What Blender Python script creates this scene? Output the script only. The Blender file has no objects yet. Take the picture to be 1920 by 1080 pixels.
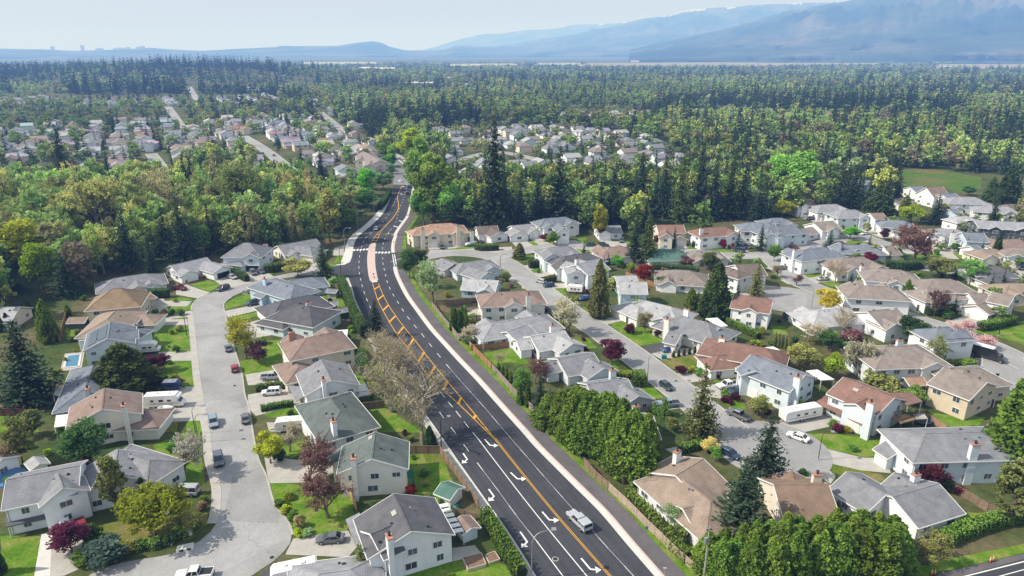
import bpy, math, random
import numpy as np
from mathutils import Vector, Matrix
rad = math.radians
SC = bpy.context.scene
COL = SC.collection
HCAM, FPX, TH = 78.0, 1280.0, rad(19.09)
ST, CT = math.sin(TH), math.cos(TH)
RND = random.Random(7)

# ------------------------------------------------------------------ measuring: photograph pixel -> ground point in metres
V = {'F': (0, 0, 1.0), 'A': (840, 880, 4.174), 'B': (720, 640, 4.153), 'C': (620, 430, 4.696), 'D': (620, 270, 5.142),
     'E': (330, 440, 5.333), 'G': (1380, 420, 3.5556)}
for i, c in enumerate('abcd'):
    for r in range(4):
        V[c + str(r)] = (480 * i, 270 * r, 4.0)

def px(v, x, y):
    o = V[v]
    return o[0] + x / o[2], o[1] + y / o[2]

def ray(ix, iy):
    a, b = (ix - 960) / FPX, (540 - iy) / FPX
    return Vector((a, CT + b * ST, -ST + b * CT))

def at(v, x, y, z=0.0):
    ix, iy = px(v, x, y)
    d = ray(ix, iy)
    t = (z - HCAM) / d.z
    return Vector((d.x * t, d.y * t, z))

def height_at(g, v, x, y):
    """height of a thing standing at ground point g whose top is at the given pixel row"""
    ix, iy = px(v, x, y)
    d = ray(ix, iy)
    t = g.y / d.y
    return HCAM + d.z * t

# ------------------------------------------------------------------ materials
MATS = {}
def newmat(name):
    m = bpy.data.materials.new(name); m.use_nodes = True
    nt = m.node_tree; nt.nodes.clear()
    return m, nt, nt.nodes.new, nt.links.new

def mat(name, col=(.5, .5, .5), rough=.8, obj=False, nscale=0, namt=.2, nscale2=0, namt2=.15, spec=.3, stripe=0, samt=.1, metal=0.0,
        bump=0.0, face=False, rnd=0.0, coat=0.0):
    """one procedural material: base colour (own or the object's), two noises, optional courses in z"""
    if name in MATS: return MATS[name]
    m, nt, N, L = newmat(name)
    out = N('ShaderNodeOutputMaterial'); b = N('ShaderNodeBsdfPrincipled')
    b.inputs['Roughness'].default_value = rough; b.inputs['Metallic'].default_value = metal
    b.inputs['Specular IOR Level'].default_value = spec
    if coat: b.inputs['Coat Weight'].default_value = coat
    L(b.outputs[0], out.inputs[0])
    if obj:
        oi = N('ShaderNodeObjectInfo'); cur = oi.outputs['Color']
    else:
        rg = N('ShaderNodeRGB'); rg.outputs[0].default_value = (*col, 1); cur = rg.outputs[0]
    tc = N('ShaderNodeTexCoord')
    def mul(cur, val):
        mx = N('ShaderNodeVectorMath'); mx.operation = 'SCALE'
        L(cur, mx.inputs[0]); L(val, mx.inputs['Scale']); return mx.outputs[0]
    last = None
    for sc, am, det in ((nscale, namt, 4), (nscale2, namt2, 3)):
        if sc:
            n = N('ShaderNodeTexNoise'); n.inputs['Scale'].default_value = sc; n.inputs['Detail'].default_value = det
            n.inputs['Roughness'].default_value = .65
            L(tc.outputs['Object'], n.inputs['Vector'])
            mr = N('ShaderNodeMapRange'); mr.inputs['From Min'].default_value = .3; mr.inputs['From Max'].default_value = .7
            mr.inputs['To Min'].default_value = 1 - am; mr.inputs['To Max'].default_value = 1 + am
            L(n.outputs[0], mr.inputs['Value']); cur = mul(cur, mr.outputs[0]); last = n
    if stripe:
        sx = N('ShaderNodeSeparateXYZ'); L(tc.outputs['Object'], sx.inputs[0])
        mm = N('ShaderNodeMath'); mm.operation = 'MULTIPLY'; mm.inputs[1].default_value = 1 / stripe; L(sx.outputs['Z'], mm.inputs[0])
        fr = N('ShaderNodeMath'); fr.operation = 'FRACT'; L(mm.outputs[0], fr.inputs[0])
        mr = N('ShaderNodeMapRange'); mr.inputs['To Min'].default_value = 1 - samt; mr.inputs['To Max'].default_value = 1 + samt * .4
        mr.inputs['From Max'].default_value = .4
        L(fr.outputs[0], mr.inputs['Value']); cur = mul(cur, mr.outputs[0])
    if rnd:
        oi = N('ShaderNodeObjectInfo')
        mr = N('ShaderNodeMapRange'); mr.inputs['To Min'].default_value = 1 - rnd; mr.inputs['To Max'].default_value = 1 + rnd
        L(oi.outputs['Random'], mr.inputs['Value']); cur = mul(cur, mr.outputs[0])
    if bump and last:
        bp = N('ShaderNodeBump'); bp.inputs['Strength'].default_value = bump; bp.inputs['Distance'].default_value = .05
        L(last.outputs[0], bp.inputs['Height']); L(bp.outputs[0], b.inputs['Normal'])
    L(cur, b.inputs['Base Color'])
    MATS[name] = m
    return m

def foliage(name, transl=.3, hue=.03, val=.28):
    m, nt, N, L = newmat(name)
    out = N('ShaderNodeOutputMaterial')
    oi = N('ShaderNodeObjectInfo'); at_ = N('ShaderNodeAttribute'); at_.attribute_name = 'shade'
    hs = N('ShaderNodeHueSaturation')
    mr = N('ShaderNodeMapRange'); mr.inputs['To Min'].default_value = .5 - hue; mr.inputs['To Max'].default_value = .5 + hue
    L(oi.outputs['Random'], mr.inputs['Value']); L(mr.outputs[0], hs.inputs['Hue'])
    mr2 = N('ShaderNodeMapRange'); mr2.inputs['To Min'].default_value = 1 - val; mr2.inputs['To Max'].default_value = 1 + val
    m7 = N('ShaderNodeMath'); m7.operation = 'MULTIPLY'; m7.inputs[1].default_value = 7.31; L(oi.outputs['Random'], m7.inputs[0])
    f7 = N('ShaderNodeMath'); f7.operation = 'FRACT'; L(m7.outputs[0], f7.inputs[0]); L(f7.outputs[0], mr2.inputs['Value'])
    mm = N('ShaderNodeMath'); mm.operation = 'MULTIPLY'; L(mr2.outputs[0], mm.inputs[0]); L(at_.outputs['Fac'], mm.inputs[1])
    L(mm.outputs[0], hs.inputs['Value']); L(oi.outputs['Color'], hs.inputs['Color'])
    d = N('ShaderNodeBsdfDiffuse'); t = N('ShaderNodeBsdfTranslucent'); mx = N('ShaderNodeMixShader')
    mx.inputs[0].default_value = transl
    L(hs.outputs[0], d.inputs[0]); L(hs.outputs[0], t.inputs[0]); L(d.outputs[0], mx.inputs[1]); L(t.outputs[0], mx.inputs[2])
    L(mx.outputs[0], out.inputs[0])
    MATS[name] = m
    return m

def vcol_foliage(name):
    """foliage whose colour is stored per leaf (for the far woods that are one object)"""
    m, nt, N, L = newmat(name)
    out = N('ShaderNodeOutputMaterial'); a = N('ShaderNodeAttribute'); a.attribute_name = 'leafcol'
    d = N('ShaderNodeBsdfDiffuse'); L(a.outputs['Color'], d.inputs[0]); t = N('ShaderNodeBsdfTranslucent'); L(a.outputs['Color'], t.inputs[0]); mx = N('ShaderNodeMixShader'); mx.inputs[0].default_value = .32
    L(d.outputs[0], mx.inputs[1]); L(t.outputs[0], mx.inputs[2]); L(mx.outputs[0], out.inputs[0])
    MATS[name] = m
    return m

def street_mat(name, col, crack=.16):
    """old street: broad stains, a few patches, thin sealed cracks"""
    m = mat(name, col, .92, nscale=.12, namt=.14, nscale2=2.2, namt2=.1, spec=.2); nt = m.node_tree; N, L = nt.nodes.new, nt.links.new
    b = next(n for n in nt.nodes if n.type == 'BSDF_PRINCIPLED'); cur = b.inputs['Base Color'].links[0].from_socket
    g = N('ShaderNodeNewGeometry'); nz = N('ShaderNodeTexNoise'); nz.inputs['Scale'].default_value = .5; nz.inputs['Detail'].default_value = 3; L(g.outputs['Position'], nz.inputs['Vector'])
    ad = N('ShaderNodeVectorMath'); ad.operation = 'MULTIPLY_ADD'; ad.inputs[1].default_value = (3.0, 3.0, 0); L(nz.outputs['Color'], ad.inputs[0]); L(g.outputs['Position'], ad.inputs[2])
    vo = N('ShaderNodeTexVoronoi'); vo.feature = 'DISTANCE_TO_EDGE'; vo.inputs['Scale'].default_value = .085; L(ad.outputs[0], vo.inputs['Vector'])
    mr = N('ShaderNodeMapRange'); mr.inputs['From Min'].default_value = .002; mr.inputs['From Max'].default_value = .007; mr.inputs['To Min'].default_value = 1 - crack; mr.inputs['To Max'].default_value = 1.0; L(vo.outputs['Distance'], mr.inputs['Value'])
    vp = N('ShaderNodeTexVoronoi'); vp.inputs['Scale'].default_value = .06; L(g.outputs['Position'], vp.inputs['Vector']); sp = N('ShaderNodeSeparateColor'); L(vp.outputs['Color'], sp.inputs[0])
    m2 = N('ShaderNodeMapRange'); m2.inputs['To Min'].default_value = .9; m2.inputs['To Max'].default_value = 1.08; L(sp.outputs[0], m2.inputs['Value'])
    mm = N('ShaderNodeMath'); mm.operation = 'MULTIPLY'; L(mr.outputs[0], mm.inputs[0]); L(m2.outputs[0], mm.inputs[1])
    s = N('ShaderNodeVectorMath'); s.operation = 'SCALE'; L(cur, s.inputs[0]); L(mm.outputs[0], s.inputs['Scale']); L(s.outputs[0], b.inputs['Base Color'])
    return m

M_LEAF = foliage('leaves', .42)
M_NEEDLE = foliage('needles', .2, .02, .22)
M_FARLEAF = vcol_foliage('far leaves')
M_BARK = mat('bark', (.16, .12, .09), .9, nscale=3, namt=.3)
M_BARKL = mat('pale bark', (.36, .31, .23), .9, nscale=2, namt=.25)
M_ROOF = mat('shingles', obj=True, rough=.93, nscale=.55, namt=.2, nscale2=9, namt2=.26, stripe=.16, samt=.16, spec=.12, bump=.25)
M_WALL = mat('siding', obj=True, rough=.7, nscale=.35, namt=.09, nscale2=2.5, namt2=.04, stripe=.22, samt=.2, spec=.2)
M_TRIM = mat('white trim', (.78, .78, .77), .5, nscale=2, namt=.04)
M_GLASS = mat('window glass', (.085, .11, .135), .05, spec=.8, rnd=.6)
M_FRAME = mat('window frame', (.74, .74, .73), .5)
M_DOORW = mat('garage door panel', (.76, .76, .75), .5, nscale=1.2, namt=.04, stripe=.55, samt=.16)
M_DOORD = mat('house door', (.10, .07, .06), .5, nscale=4, namt=.2)
M_BRICK = mat('brick cap', (.42, .22, .16), .9, nscale=12, namt=.2)
M_METAL = mat('dark metal', (.04, .045, .05), .45, nscale=5, namt=.1, metal=.3)
M_GALV = mat('galvanised metal', (.42, .43, .44), .4, nscale=5, namt=.1, metal=.6)
M_ASPH = street_mat('fresh asphalt', (.060, .062, .074), .06)
def worn(m):
    nt = m.node_tree; N, L = nt.nodes.new, nt.links.new; b = next(n for n in nt.nodes if n.type == 'BSDF_PRINCIPLED'); cur = b.inputs['Base Color'].links[0].from_socket
    a = N('ShaderNodeAttribute'); a.attribute_name = 'wear'; s = N('ShaderNodeVectorMath'); s.operation = 'SCALE'; L(cur, s.inputs[0]); L(a.outputs['Fac'], s.inputs['Scale']); L(s.outputs[0], b.inputs['Base Color']); return m
M_ROADWORN = worn(street_mat('worn main road', (.060, .062, .074), .05))
M_PATH = mat('path asphalt', (.125, .115, .122), .9, nscale=.25, namt=.16, nscale2=6, namt2=.14)
M_STREET = street_mat('worn street', (.325, .322, .325))
M_OLDROAD = street_mat('old road', (.2, .2, .205))
M_DARKDRIVE = mat('dark driveway', (.075, .075, .08), .9, nscale=.5, namt=.2)
M_CONC = mat('concrete', (.42, .40, .37), .9, nscale=.5, namt=.12, nscale2=5, namt2=.08)
M_KERB = mat('kerb concrete', (.62, .60, .57), .85, nscale=1, namt=.08)
M_PINK = mat('pink pavers', (.57, .45, .41), .9, nscale=4, namt=.14)
M_PWHITE = mat('white road paint', (.78, .78, .77), .7, nscale=3, namt=.1)
M_PYELL = mat('yellow road paint', (.72, .36, .03), .7, nscale=3, namt=.1)
M_FENCE = mat('fence boards', obj=True, rough=.9, nscale=3.5, namt=.28, nscale2=.4, namt2=.15)
M_PAINT = mat('car paint', obj=True, rough=.28, spec=.5, coat=.6, nscale=2, namt=.03)
M_CGLASS = mat('car glass', (.015, .02, .025), .05, spec=.8)
M_TYRE = mat('tyre rubber', (.02, .02, .02), .9, nscale=8, namt=.1)
M_RIM = mat('wheel rim', (.4, .4, .42), .35, metal=.7, nscale=8, namt=.1)
M_LAMPW = mat('headlight lens', (.8, .8, .8), .15, nscale=6, namt=.05)
M_LAMPR = mat('taillight lens', (.4, .01, .01), .2, nscale=6, namt=.1)
M_ORANGE = mat('orange plastic', (.75, .13, .01), .5, nscale=6, namt=.06)
M_BLUE = mat('blue sheet', (.07, .19, .38), .5, nscale=3, namt=.1)
M_WATER = mat('pool water', (.05, .2, .33), .08, spec=.6, nscale=1.5, namt=.12)
M_GREENP = mat('green plastic', (.02, .19, .15), .5, nscale=3, namt=.1)
M_ANY = mat('painted surface', obj=True, rough=.6, nscale=2, namt=.06)
M_BOARD = mat('deck boards', (.42, .26, .15), .8, nscale=3, namt=.2)
M_PANEL = mat('solar panel', (.10, .13, .17), .2, spec=.6, stripe=.12, samt=.5)
M_ROCK = mat('landscape rock', (.4, .37, .33), .9, nscale=2, namt=.25)

def grass_mat(name, a, b_, c, s1=.05, s2=.9):
    m, nt, N, L = newmat(name)
    out = N('ShaderNodeOutputMaterial'); b = N('ShaderNodeBsdfPrincipled')
    b.inputs['Roughness'].default_value = .95; b.inputs['Specular IOR Level'].default_value = .1
    L(b.outputs[0], out.inputs[0])
    tc = N('ShaderNodeNewGeometry')
    n1 = N('ShaderNodeTexNoise'); n1.inputs['Scale'].default_value = s1; n1.inputs['Detail'].default_value = 5
    n2 = N('ShaderNodeTexNoise'); n2.inputs['Scale'].default_value = s2; n2.inputs['Detail'].default_value = 6; n2.inputs['Roughness'].default_value = .75
    L(tc.outputs['Position'], n1.inputs['Vector']); L(tc.outputs['Position'], n2.inputs['Vector'])
    r = N('ShaderNodeValToRGB'); e = r.color_ramp.elements
    e[0].position = .36; e[0].color = (*a, 1); e[1].position = .66; e[1].color = (*c, 1)
    k = e.new(.5); k.color = (*b_, 1)
    L(n1.outputs[0], r.inputs[0])
    mr = N('ShaderNodeMapRange'); mr.inputs['From Min'].default_value = .28; mr.inputs['From Max'].default_value = .72
    mr.inputs['To Min'].default_value = .55; mr.inputs['To Max'].default_value = 1.4
    L(n2.outputs[0], mr.inputs['Value'])
    s = N('ShaderNodeVectorMath'); s.operation = 'SCALE'; L(r.outputs[0], s.inputs[0]); L(mr.outputs[0], s.inputs['Scale'])
    L(s.outputs[0], b.inputs['Base Color'])
    bp = N('ShaderNodeBump'); bp.inputs['Strength'].default_value = .5; bp.inputs['Distance'].default_value = .2
    L(n2.outputs[0], bp.inputs['Height']); L(bp.outputs[0], b.inputs['Normal'])
    MATS[name] = m
    return m
M_GROUND = grass_mat('rough ground', (.05, .085, .022), (.085, .10, .035), (.15, .12, .07), .045, .5)
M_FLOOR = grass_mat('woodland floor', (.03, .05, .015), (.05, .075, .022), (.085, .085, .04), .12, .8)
M_LAWN = grass_mat('lawn grass', (.085, .18, .012), (.125, .225, .02), (.21, .24, .055), .3, 1.6)
M_DRYLAWN = grass_mat('dry lawn grass', (.10, .15, .02), (.15, .17, .03), (.22, .18, .07), .2, 1.4)
M_BED = grass_mat('planting bed', (.06, .05, .03), (.09, .06, .04), (.06, .08, .025), .4, 1.5)
M_FIELD = grass_mat('farm field', (.26, .22, .12), (.32, .27, .16), (.2, .22, .09), .004, .03)
M_PALEFIELD = grass_mat('pale field', (.42, .40, .34), (.34, .36, .2), (.5, .47, .4), .006, .05)
M_HILL = grass_mat('forested mountain', (.015, .03, .02), (.04, .06, .035), (.11, .11, .08), .0011, .006)
M_SNOW = mat('snow', (.55, .58, .62), .8, nscale=.002, namt=.05)

# ------------------------------------------------------------------ mesh building
class MB:
    def __init__(s): s.v = []; s.f = []; s.m = []
    def face(s, pts, mi=0):
        n = len(s.v); s.v += [tuple(p) for p in pts]; s.f.append(list(range(n, n + len(pts)))); s.m.append(mi)
    def box(s, c, sz, M=None, mi=0, taper=1.0):
        x, y, z = sz[0] / 2, sz[1] / 2, sz[2] / 2
        P = [Vector((a * x * (taper if k > 0 else 1), b * y * (taper if k > 0 else 1), k * z)) for k in (-1, 1) for a, b in ((-1, -1), (1, -1), (1, 1), (-1, 1))]
        P = [(M @ (p + Vector(c))) if M else p + Vector(c) for p in P]
        n = len(s.v); s.v += [tuple(p) for p in P]
        for q in ((3, 2, 1, 0), (4, 5, 6, 7), (0, 1, 5, 4), (1, 2, 6, 5), (2, 3, 7, 6), (3, 0, 4, 7)):
            s.f.append([n + i for i in q]); s.m.append(mi)
    def beam(s, p, q, w, h, mi=0, up=(0, 0, 1)):
        p, q = Vector(p), Vector(q); d = (q - p)
        if d.length < 1e-5: return
        u = d.normalized(); r = u.cross(Vector(up))
        if r.length < 1e-4: r = Vector((1, 0, 0))
        r.normalize(); t = r.cross(u)
        n = len(s.v)
        for b in (p, q):
            for a, c in ((-1, -1), (1, -1), (1, 1), (-1, 1)): s.v.append(tuple(b + r * a * w / 2 + t * c * h / 2))
        for k in ((0, 1, 2, 3), (7, 6, 5, 4), (0, 4, 5, 1), (1, 5, 6, 2), (2, 6, 7, 3), (3, 7, 4, 0)):
            s.f.append([n + i for i in k]); s.m.append(mi)
    def tube(s, pts, rs, k=6, mi=0, cap=True):
        pts = [Vector(p) for p in pts]; rings = []
        for i, p in enumerate(pts):
            d = (pts[min(i + 1, len(pts) - 1)] - pts[max(i - 1, 0)]).normalized()
            a = d.cross(Vector((0, 0, 1)))
            if a.length < .05: a = d.cross(Vector((0, 1, 0)))
            a.normalize(); b = d.cross(a); n = len(s.v)
            for j in range(k):
                t = 2 * math.pi * j / k
                s.v.append(tuple(p + (a * math.cos(t) + b * math.sin(t)) * rs[i]))
            rings.append(n)
        for i in range(len(rings) - 1):
            for j in range(k):
                s.f.append([rings[i] + j, rings[i] + (j + 1) % k, rings[i + 1] + (j + 1) % k, rings[i + 1] + j]); s.m.append(mi)
        if cap:
            s.f.append([rings[-1] + j for j in range(k)]); s.m.append(mi)
            s.f.append([rings[0] + k - 1 - j for j in range(k)]); s.m.append(mi)
    def prism(s, prof, y0, y1, M=None, mi=0):
        """profile of (x, z) points extruded along y"""
        a = [Vector((x, y0, z)) for x, z in prof]; b = [Vector((x, y1, z)) for x, z in prof]
        if M: a = [M @ p for p in a]; b = [M @ p for p in b]
        n = len(prof)
        s.face(a, mi); s.face(b[::-1], mi)
        for i in range(n): s.face([a[i], b[i], b[(i + 1) % n], a[(i + 1) % n]][::-1], mi)
    def mesh(s, name, mats):
        me = bpy.data.meshes.new(name); me.from_pydata(s.v, [], s.f)
        for m in (mats if isinstance(mats, (list, tuple)) else [mats]): me.materials.append(m)
        if any(s.m): me.polygons.foreach_set('material_index', s.m)
        me.update(); return me
    def build(s, name, mats, parent=None, color=None, smooth=False):
        me = s.mesh(name, mats)
        if smooth:
            me.polygons.foreach_set('use_smooth', [True] * len(me.polygons))
        return link(name, me, parent, color)

def link(name, data, parent=None, color=None):
    o = bpy.data.objects.new(name, data); COL.objects.link(o)
    if parent: o.parent = parent
    if color: o.color = (*color, 1)
    return o

LABELS = {}
def thing(name, label, cat, loc=(0, 0, 0), rz=0.0, group=None, data=None, scale=None, color=None):
    o = bpy.data.objects.new(name, data); COL.objects.link(o)
    o.location = loc; o.rotation_euler = (0, 0, rz)
    if scale: o.scale = scale
    if color: o.color = (*color, 1)
    if data is None: o.empty_display_size = .5
    tag(o, label, cat, group)
    return o

def tag(o, label, cat, group=None):
    if group is None and label in LABELS:
        LABELS[label] += 1
    else:
        LABELS.setdefault(label, 1)
    o['label'] = label; o['category'] = cat
    if group: o['group'] = group
    return o

def struct(o, kind='structure'):
    o['kind'] = kind; return o

def catmull(P, step=2.0):
    P = [Vector(p) for p in P]
    if len(P) < 3: return P
    Q = [P[0] * 2 - P[1]] + P + [P[-1] * 2 - P[-2]]; out = []
    for i in range(1, len(Q) - 2):
        a, b, c, d = Q[i - 1:i + 3]; n = max(1, int((c - b).length / step))
        for k in range(n):
            t = k / n
            out.append(.5 * ((2 * b) + (c - a) * t + (2 * a - 5 * b + 4 * c - d) * t * t + (3 * b - a - 3 * c + d) * t ** 3))
    out.append(P[-1]); return out

def resample(P, n):
    L = [0]
    for i in range(1, len(P)): L.append(L[-1] + (P[i] - P[i - 1]).length)
    out = []; j = 0
    for k in range(n):
        t = L[-1] * k / (n - 1)
        while j < len(L) - 2 and L[j + 1] < t: j += 1
        f = (t - L[j]) / max(1e-6, L[j + 1] - L[j]); out.append(P[j].lerp(P[j + 1], f))
    return out

def offset(P, d):
    out = []
    for i, p in enumerate(P):
        t = P[min(i + 1, len(P) - 1)] - P[max(i - 1, 0)]; t.z = 0; t.normalize()
        out.append(p + Vector((t.y, -t.x, 0)) * d)      # positive = to the right of travel
    return out

def strip(mb, A, B, z, mi=0, z2=None):
    for i in range(len(A) - 1):
        q = [Vector((p.x, p.y, z)) for p in (A[i], B[i], B[i + 1], A[i + 1])]
        n = (q[1] - q[0]).cross(q[2] - q[0])
        mb.face(q if n.z > 0 else q[::-1], mi)

def raised(mb, A, B, z, mi=0):
    strip(mb, A, B, z, mi)
    for E in (A, B):
        for i in range(len(E) - 1):
            a, b = E[i], E[i + 1]
            mb.face([(a.x, a.y, 0), (b.x, b.y, 0), (b.x, b.y, z), (a.x, a.y, z)], mi)
    for a, b in ((A[0], B[0]), (A[-1], B[-1])):
        mb.face([(a.x, a.y, 0), (b.x, b.y, 0), (b.x, b.y, z), (a.x, a.y, z)], mi)

FLATN = {}
def flat(name, pts, z, m, kind='structure'):
    FLATN[name] = FLATN.get(name, 0) + 1; z += FLATN[name] * .00015 + (.018 if name == 'driveway' else 0)
    if name == 'lawn':
        pts = [p.lerp(q, k / max(1, int((q - p).length / 1.3))) + (Vector((RND.gauss(0, .13), RND.gauss(0, .13), 0)) if k else Vector()) for p, q in zip(pts, list(pts[1:]) + [pts[0]]) for k in range(max(1, int((q - p).length / 1.3)))]
    mb = MB(); q = [Vector((p.x, p.y, z)) for p in pts]
    a = sum(q[i].x * q[(i + 1) % len(q)].y - q[(i + 1) % len(q)].x * q[i].y for i in range(len(q)))
    mb.face(q if a > 0 else q[::-1])
    return struct(mb.build(name, m), kind)

def line(*vp):
    """('A', (x,y), (x,y), 'B', ...) -> ground points"""
    out = []; v = 'F'
    for p in vp:
        if isinstance(p, str): v = p
        else: out.append(at(v, *p))
    return out
# ------------------------------------------------------------------ world, light, camera
W = bpy.data.worlds.new('World'); SC.world = W; W.use_nodes = True
nt = W.node_tree; nt.nodes.clear()
wo = nt.nodes.new('ShaderNodeOutputWorld'); bg = nt.nodes.new('ShaderNodeBackground'); sk = nt.nodes.new('ShaderNodeTexSky')
sk.sky_type = 'NISHITA'; sk.sun_disc = False
SUN_EL, SUN_DIR = rad(44), Vector((math.cos(rad(9)), math.sin(rad(9)), 0))        # light travels to +X, slightly away
sk.sun_elevation = SUN_EL
tosun = -SUN_DIR
sk.sun_rotation = math.atan2(tosun.x, tosun.y)
sk.air_density = 1.1; sk.dust_density = 2.5; sk.ozone_density = 1.0; sk.altitude = 100
bg.inputs[1].default_value = .138
mxs = nt.nodes.new('ShaderNodeMix'); mxs.data_type = 'RGBA'; mxs.inputs[0].default_value = .6; mxs.inputs[7].default_value = (5.25, 5.7, 5.9, 1)
nt.links.new(sk.outputs[0], mxs.inputs[6]); nt.links.new(mxs.outputs[2], bg.inputs[0]); nt.links.new(bg.outputs[0], wo.inputs[0])
sl = bpy.data.lights.new('sun', 'SUN'); sl.energy = 5.0; sl.angle = rad(.55); sl.color = (1, .97, .925)
so = bpy.data.objects.new('sun', sl); COL.objects.link(so)
d = Vector((SUN_DIR.x * math.cos(SUN_EL), SUN_DIR.y * math.cos(SUN_EL), -math.sin(SUN_EL)))
so.rotation_euler = d.to_track_quat('-Z', 'Y').to_euler(); so.location = (-200, 100, 300)
cam = bpy.data.cameras.new('camera'); cam.sensor_width = 36; cam.lens = 36 * FPX / 1920; cam.clip_end = 90000; cam.clip_start = 1
co = bpy.data.objects.new('camera', cam); COL.objects.link(co); co.location = (0, 0, HCAM); co.rotation_euler = (math.pi / 2 - TH, 0, 0)
SC.camera = co
SC.view_settings.view_transform = 'Standard'; SC.view_settings.look = 'None'; SC.view_settings.exposure = 0; SC.view_settings.gamma = 1
SC.render.engine = 'CYCLES'
cy = SC.cycles; cy.use_denoising = True; cy.max_bounces = 5; cy.diffuse_bounces = 2; cy.glossy_bounces = 2; cy.transmission_bounces = 2
cy.transparent_max_bounces = 6; cy.volume_bounces = 0; cy.use_adaptive_sampling = True; cy.adaptive_threshold = .015
try: cy.denoising_prefilter = 'ACCURATE'
except Exception: pass

# haze: one huge box of thin air that absorbs and glows evenly (real volume, holds the camera and the whole place)
def haze_box():
    m, nt, N, L = newmat('haze air')
    out = N('ShaderNodeOutputMaterial'); ab = N('ShaderNodeVolumeAbsorption'); em = N('ShaderNodeEmission'); ad = N('ShaderNodeAddShader')
    sig = (4.2e-5, 7.6e-5, 1.6e-4); lim = (.74, .82, .88)
    D = 2e-4
    ab.inputs['Density'].default_value = D
    ab.inputs['Color'].default_value = tuple(1 - s / D for s in sig) + (1,)
    e = [s * l for s, l in zip(sig, lim)]; k = max(e)
    em.inputs['Color'].default_value = tuple(x / k for x in e) + (1,); em.inputs['Strength'].default_value = k
    L(ab.outputs[0], ad.inputs[0]); L(em.outputs[0], ad.inputs[1]); L(ad.outputs[0], out.inputs['Volume'])
    mb = MB(); mb.box((0, 17000, 440), (80000, 44000, 1000))
    o = mb.build('haze', m); struct(o)
haze_box()

# ground to the horizon
mb = MB(); mb.face([(-45000, -6000, 0), (45000, -6000, 0), (45000, 42000, 0), (-45000, 42000, 0)])
struct(mb.build('ground', M_GROUND))

# mountains and hills: real ridges far out
def ridge(name, D, sil, depth, m, seed, snow=None, rough=1.0):
    """sil: silhouette as photograph pixels, stood up as a ridge D metres out"""
    rg = np.random.RandomState(seed)
    xs = np.array([p[0] for p in sil], float); ys = np.array([p[1] for p in sil], float)
    n = int((xs[-1] - xs[0]) / 4) + 1; X = np.linspace(xs[0], xs[-1], n); Y = np.interp(X, xs, ys)
    def fbm(k, amp):
        v = np.zeros(n); f = k
        for o_ in range(4):
            ctl = rg.randn(int(f) + 3); v += np.interp(np.linspace(0, f, n), np.arange(int(f) + 3), ctl) * amp; amp *= .5; f *= 2.1
        return v
    Y = Y + fbm(14, .9 * rough)
    rows = 22; mb = MB(); idx = {}
    jig = [fbm(9 + 2 * r, 1.0) for r in range(rows)]
    for r in range(rows):
        f = r / (rows - 1)                          # 0 foot, 1 crest
        for i in range(n):
            dr = ray(X[i], Y[i]); hd = math.hypot(dr.x, dr.y)
            ux, uy = dr.x / hd, dr.y / hd
            ztop = max(3, HCAM + dr.z / hd * D)
            dist = D - depth * (1 - f)
            k = f ** 1.15
            z = ztop * k * (1 + .15 * jig[r][i] * f * (1 - f) * 4) if f < 1 else ztop
            wob = jig[r][i] * depth * .03 * (1 - f)
            mb.v.append((ux * (dist + wob), uy * (dist + wob), z - (5 if r == 0 else 0)))
    for i in range(n):                              # back side
        x, y, z = mb.v[(rows - 1) * n + i]; s = 1 + depth / D
        mb.v.append((x * s, y * s, -5))
    for r in range(rows):
        for i in range(n - 1):
            mb.f.append([r * n + i, r * n + i + 1, (r + 1) * n + i + 1, (r + 1) * n + i])
            mi = 0
            if snow and r >= rows - 1 - snow[2] and r < rows and snow[0] < X[i] < snow[1] and jig[r][i] + .6 * jig[3][i] > .7: mi = 1
            mb.m.append(mi)
    o = mb.build(name, [m, M_SNOW], smooth=True); return struct(o)

ridge('mountain', 9500, [(1180, 92), (1247, 77), (1297, 67), (1347, 58), (1440, 32), (1477, 22), (1540, 10), (1595, 0), (1700, -22), (1850, -38), (1960, -45), (2150, -40), (2400, 0), (2600, 60)], 3800, M_HILL, 1)
ridge('mountain', 15000, [(850, 93), (960, 84), (1022, 72), (1080, 64), (1147, 51), (1210, 35), (1257, 31), (1292, 24), (1335, 18), (1360, 19), (1397, 11), (1440, 8), (1470, 7), (1502, 10), (1600, 14), (1800, 20)], 5000, M_HILL, 2, rough=.6)
ridge('mountain', 22000, [(790, 95), (800, 89), (855, 76), (905, 64), (955, 63), (990, 58), (1030, 55), (1080, 47), (1120, 45), (1160, 43), (1200, 38), (1255, 29), (1275, 24), (1300, 20), (1335, 17), (1400, 12), (1480, 6), (1540, 3), (1600, 6)], 5000, M_HILL, 3, snow=(1000, 1560, 1), rough=1.5)
ridge('hill', 12500, [(-500, 97), (-200, 93), (0, 91), (75, 93), (125, 96), (220, 94), (287, 90), (375, 95), (475, 91), (535, 87), (630, 86), (670, 80), (700, 77), (716, 80), (730, 87), (760, 94), (830, 93), (855, 86), (905, 88), (960, 92), (1100, 93), (1250, 94)], 2500, M_HILL, 4, rough=.8)
ridge('hill', 6800, [(1430, 107), (1500, 96), (1560, 88), (1600, 82), (1640, 87), (1680, 97), (1720, 108)], 900, M_HILL, 5, rough=.8)

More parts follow.
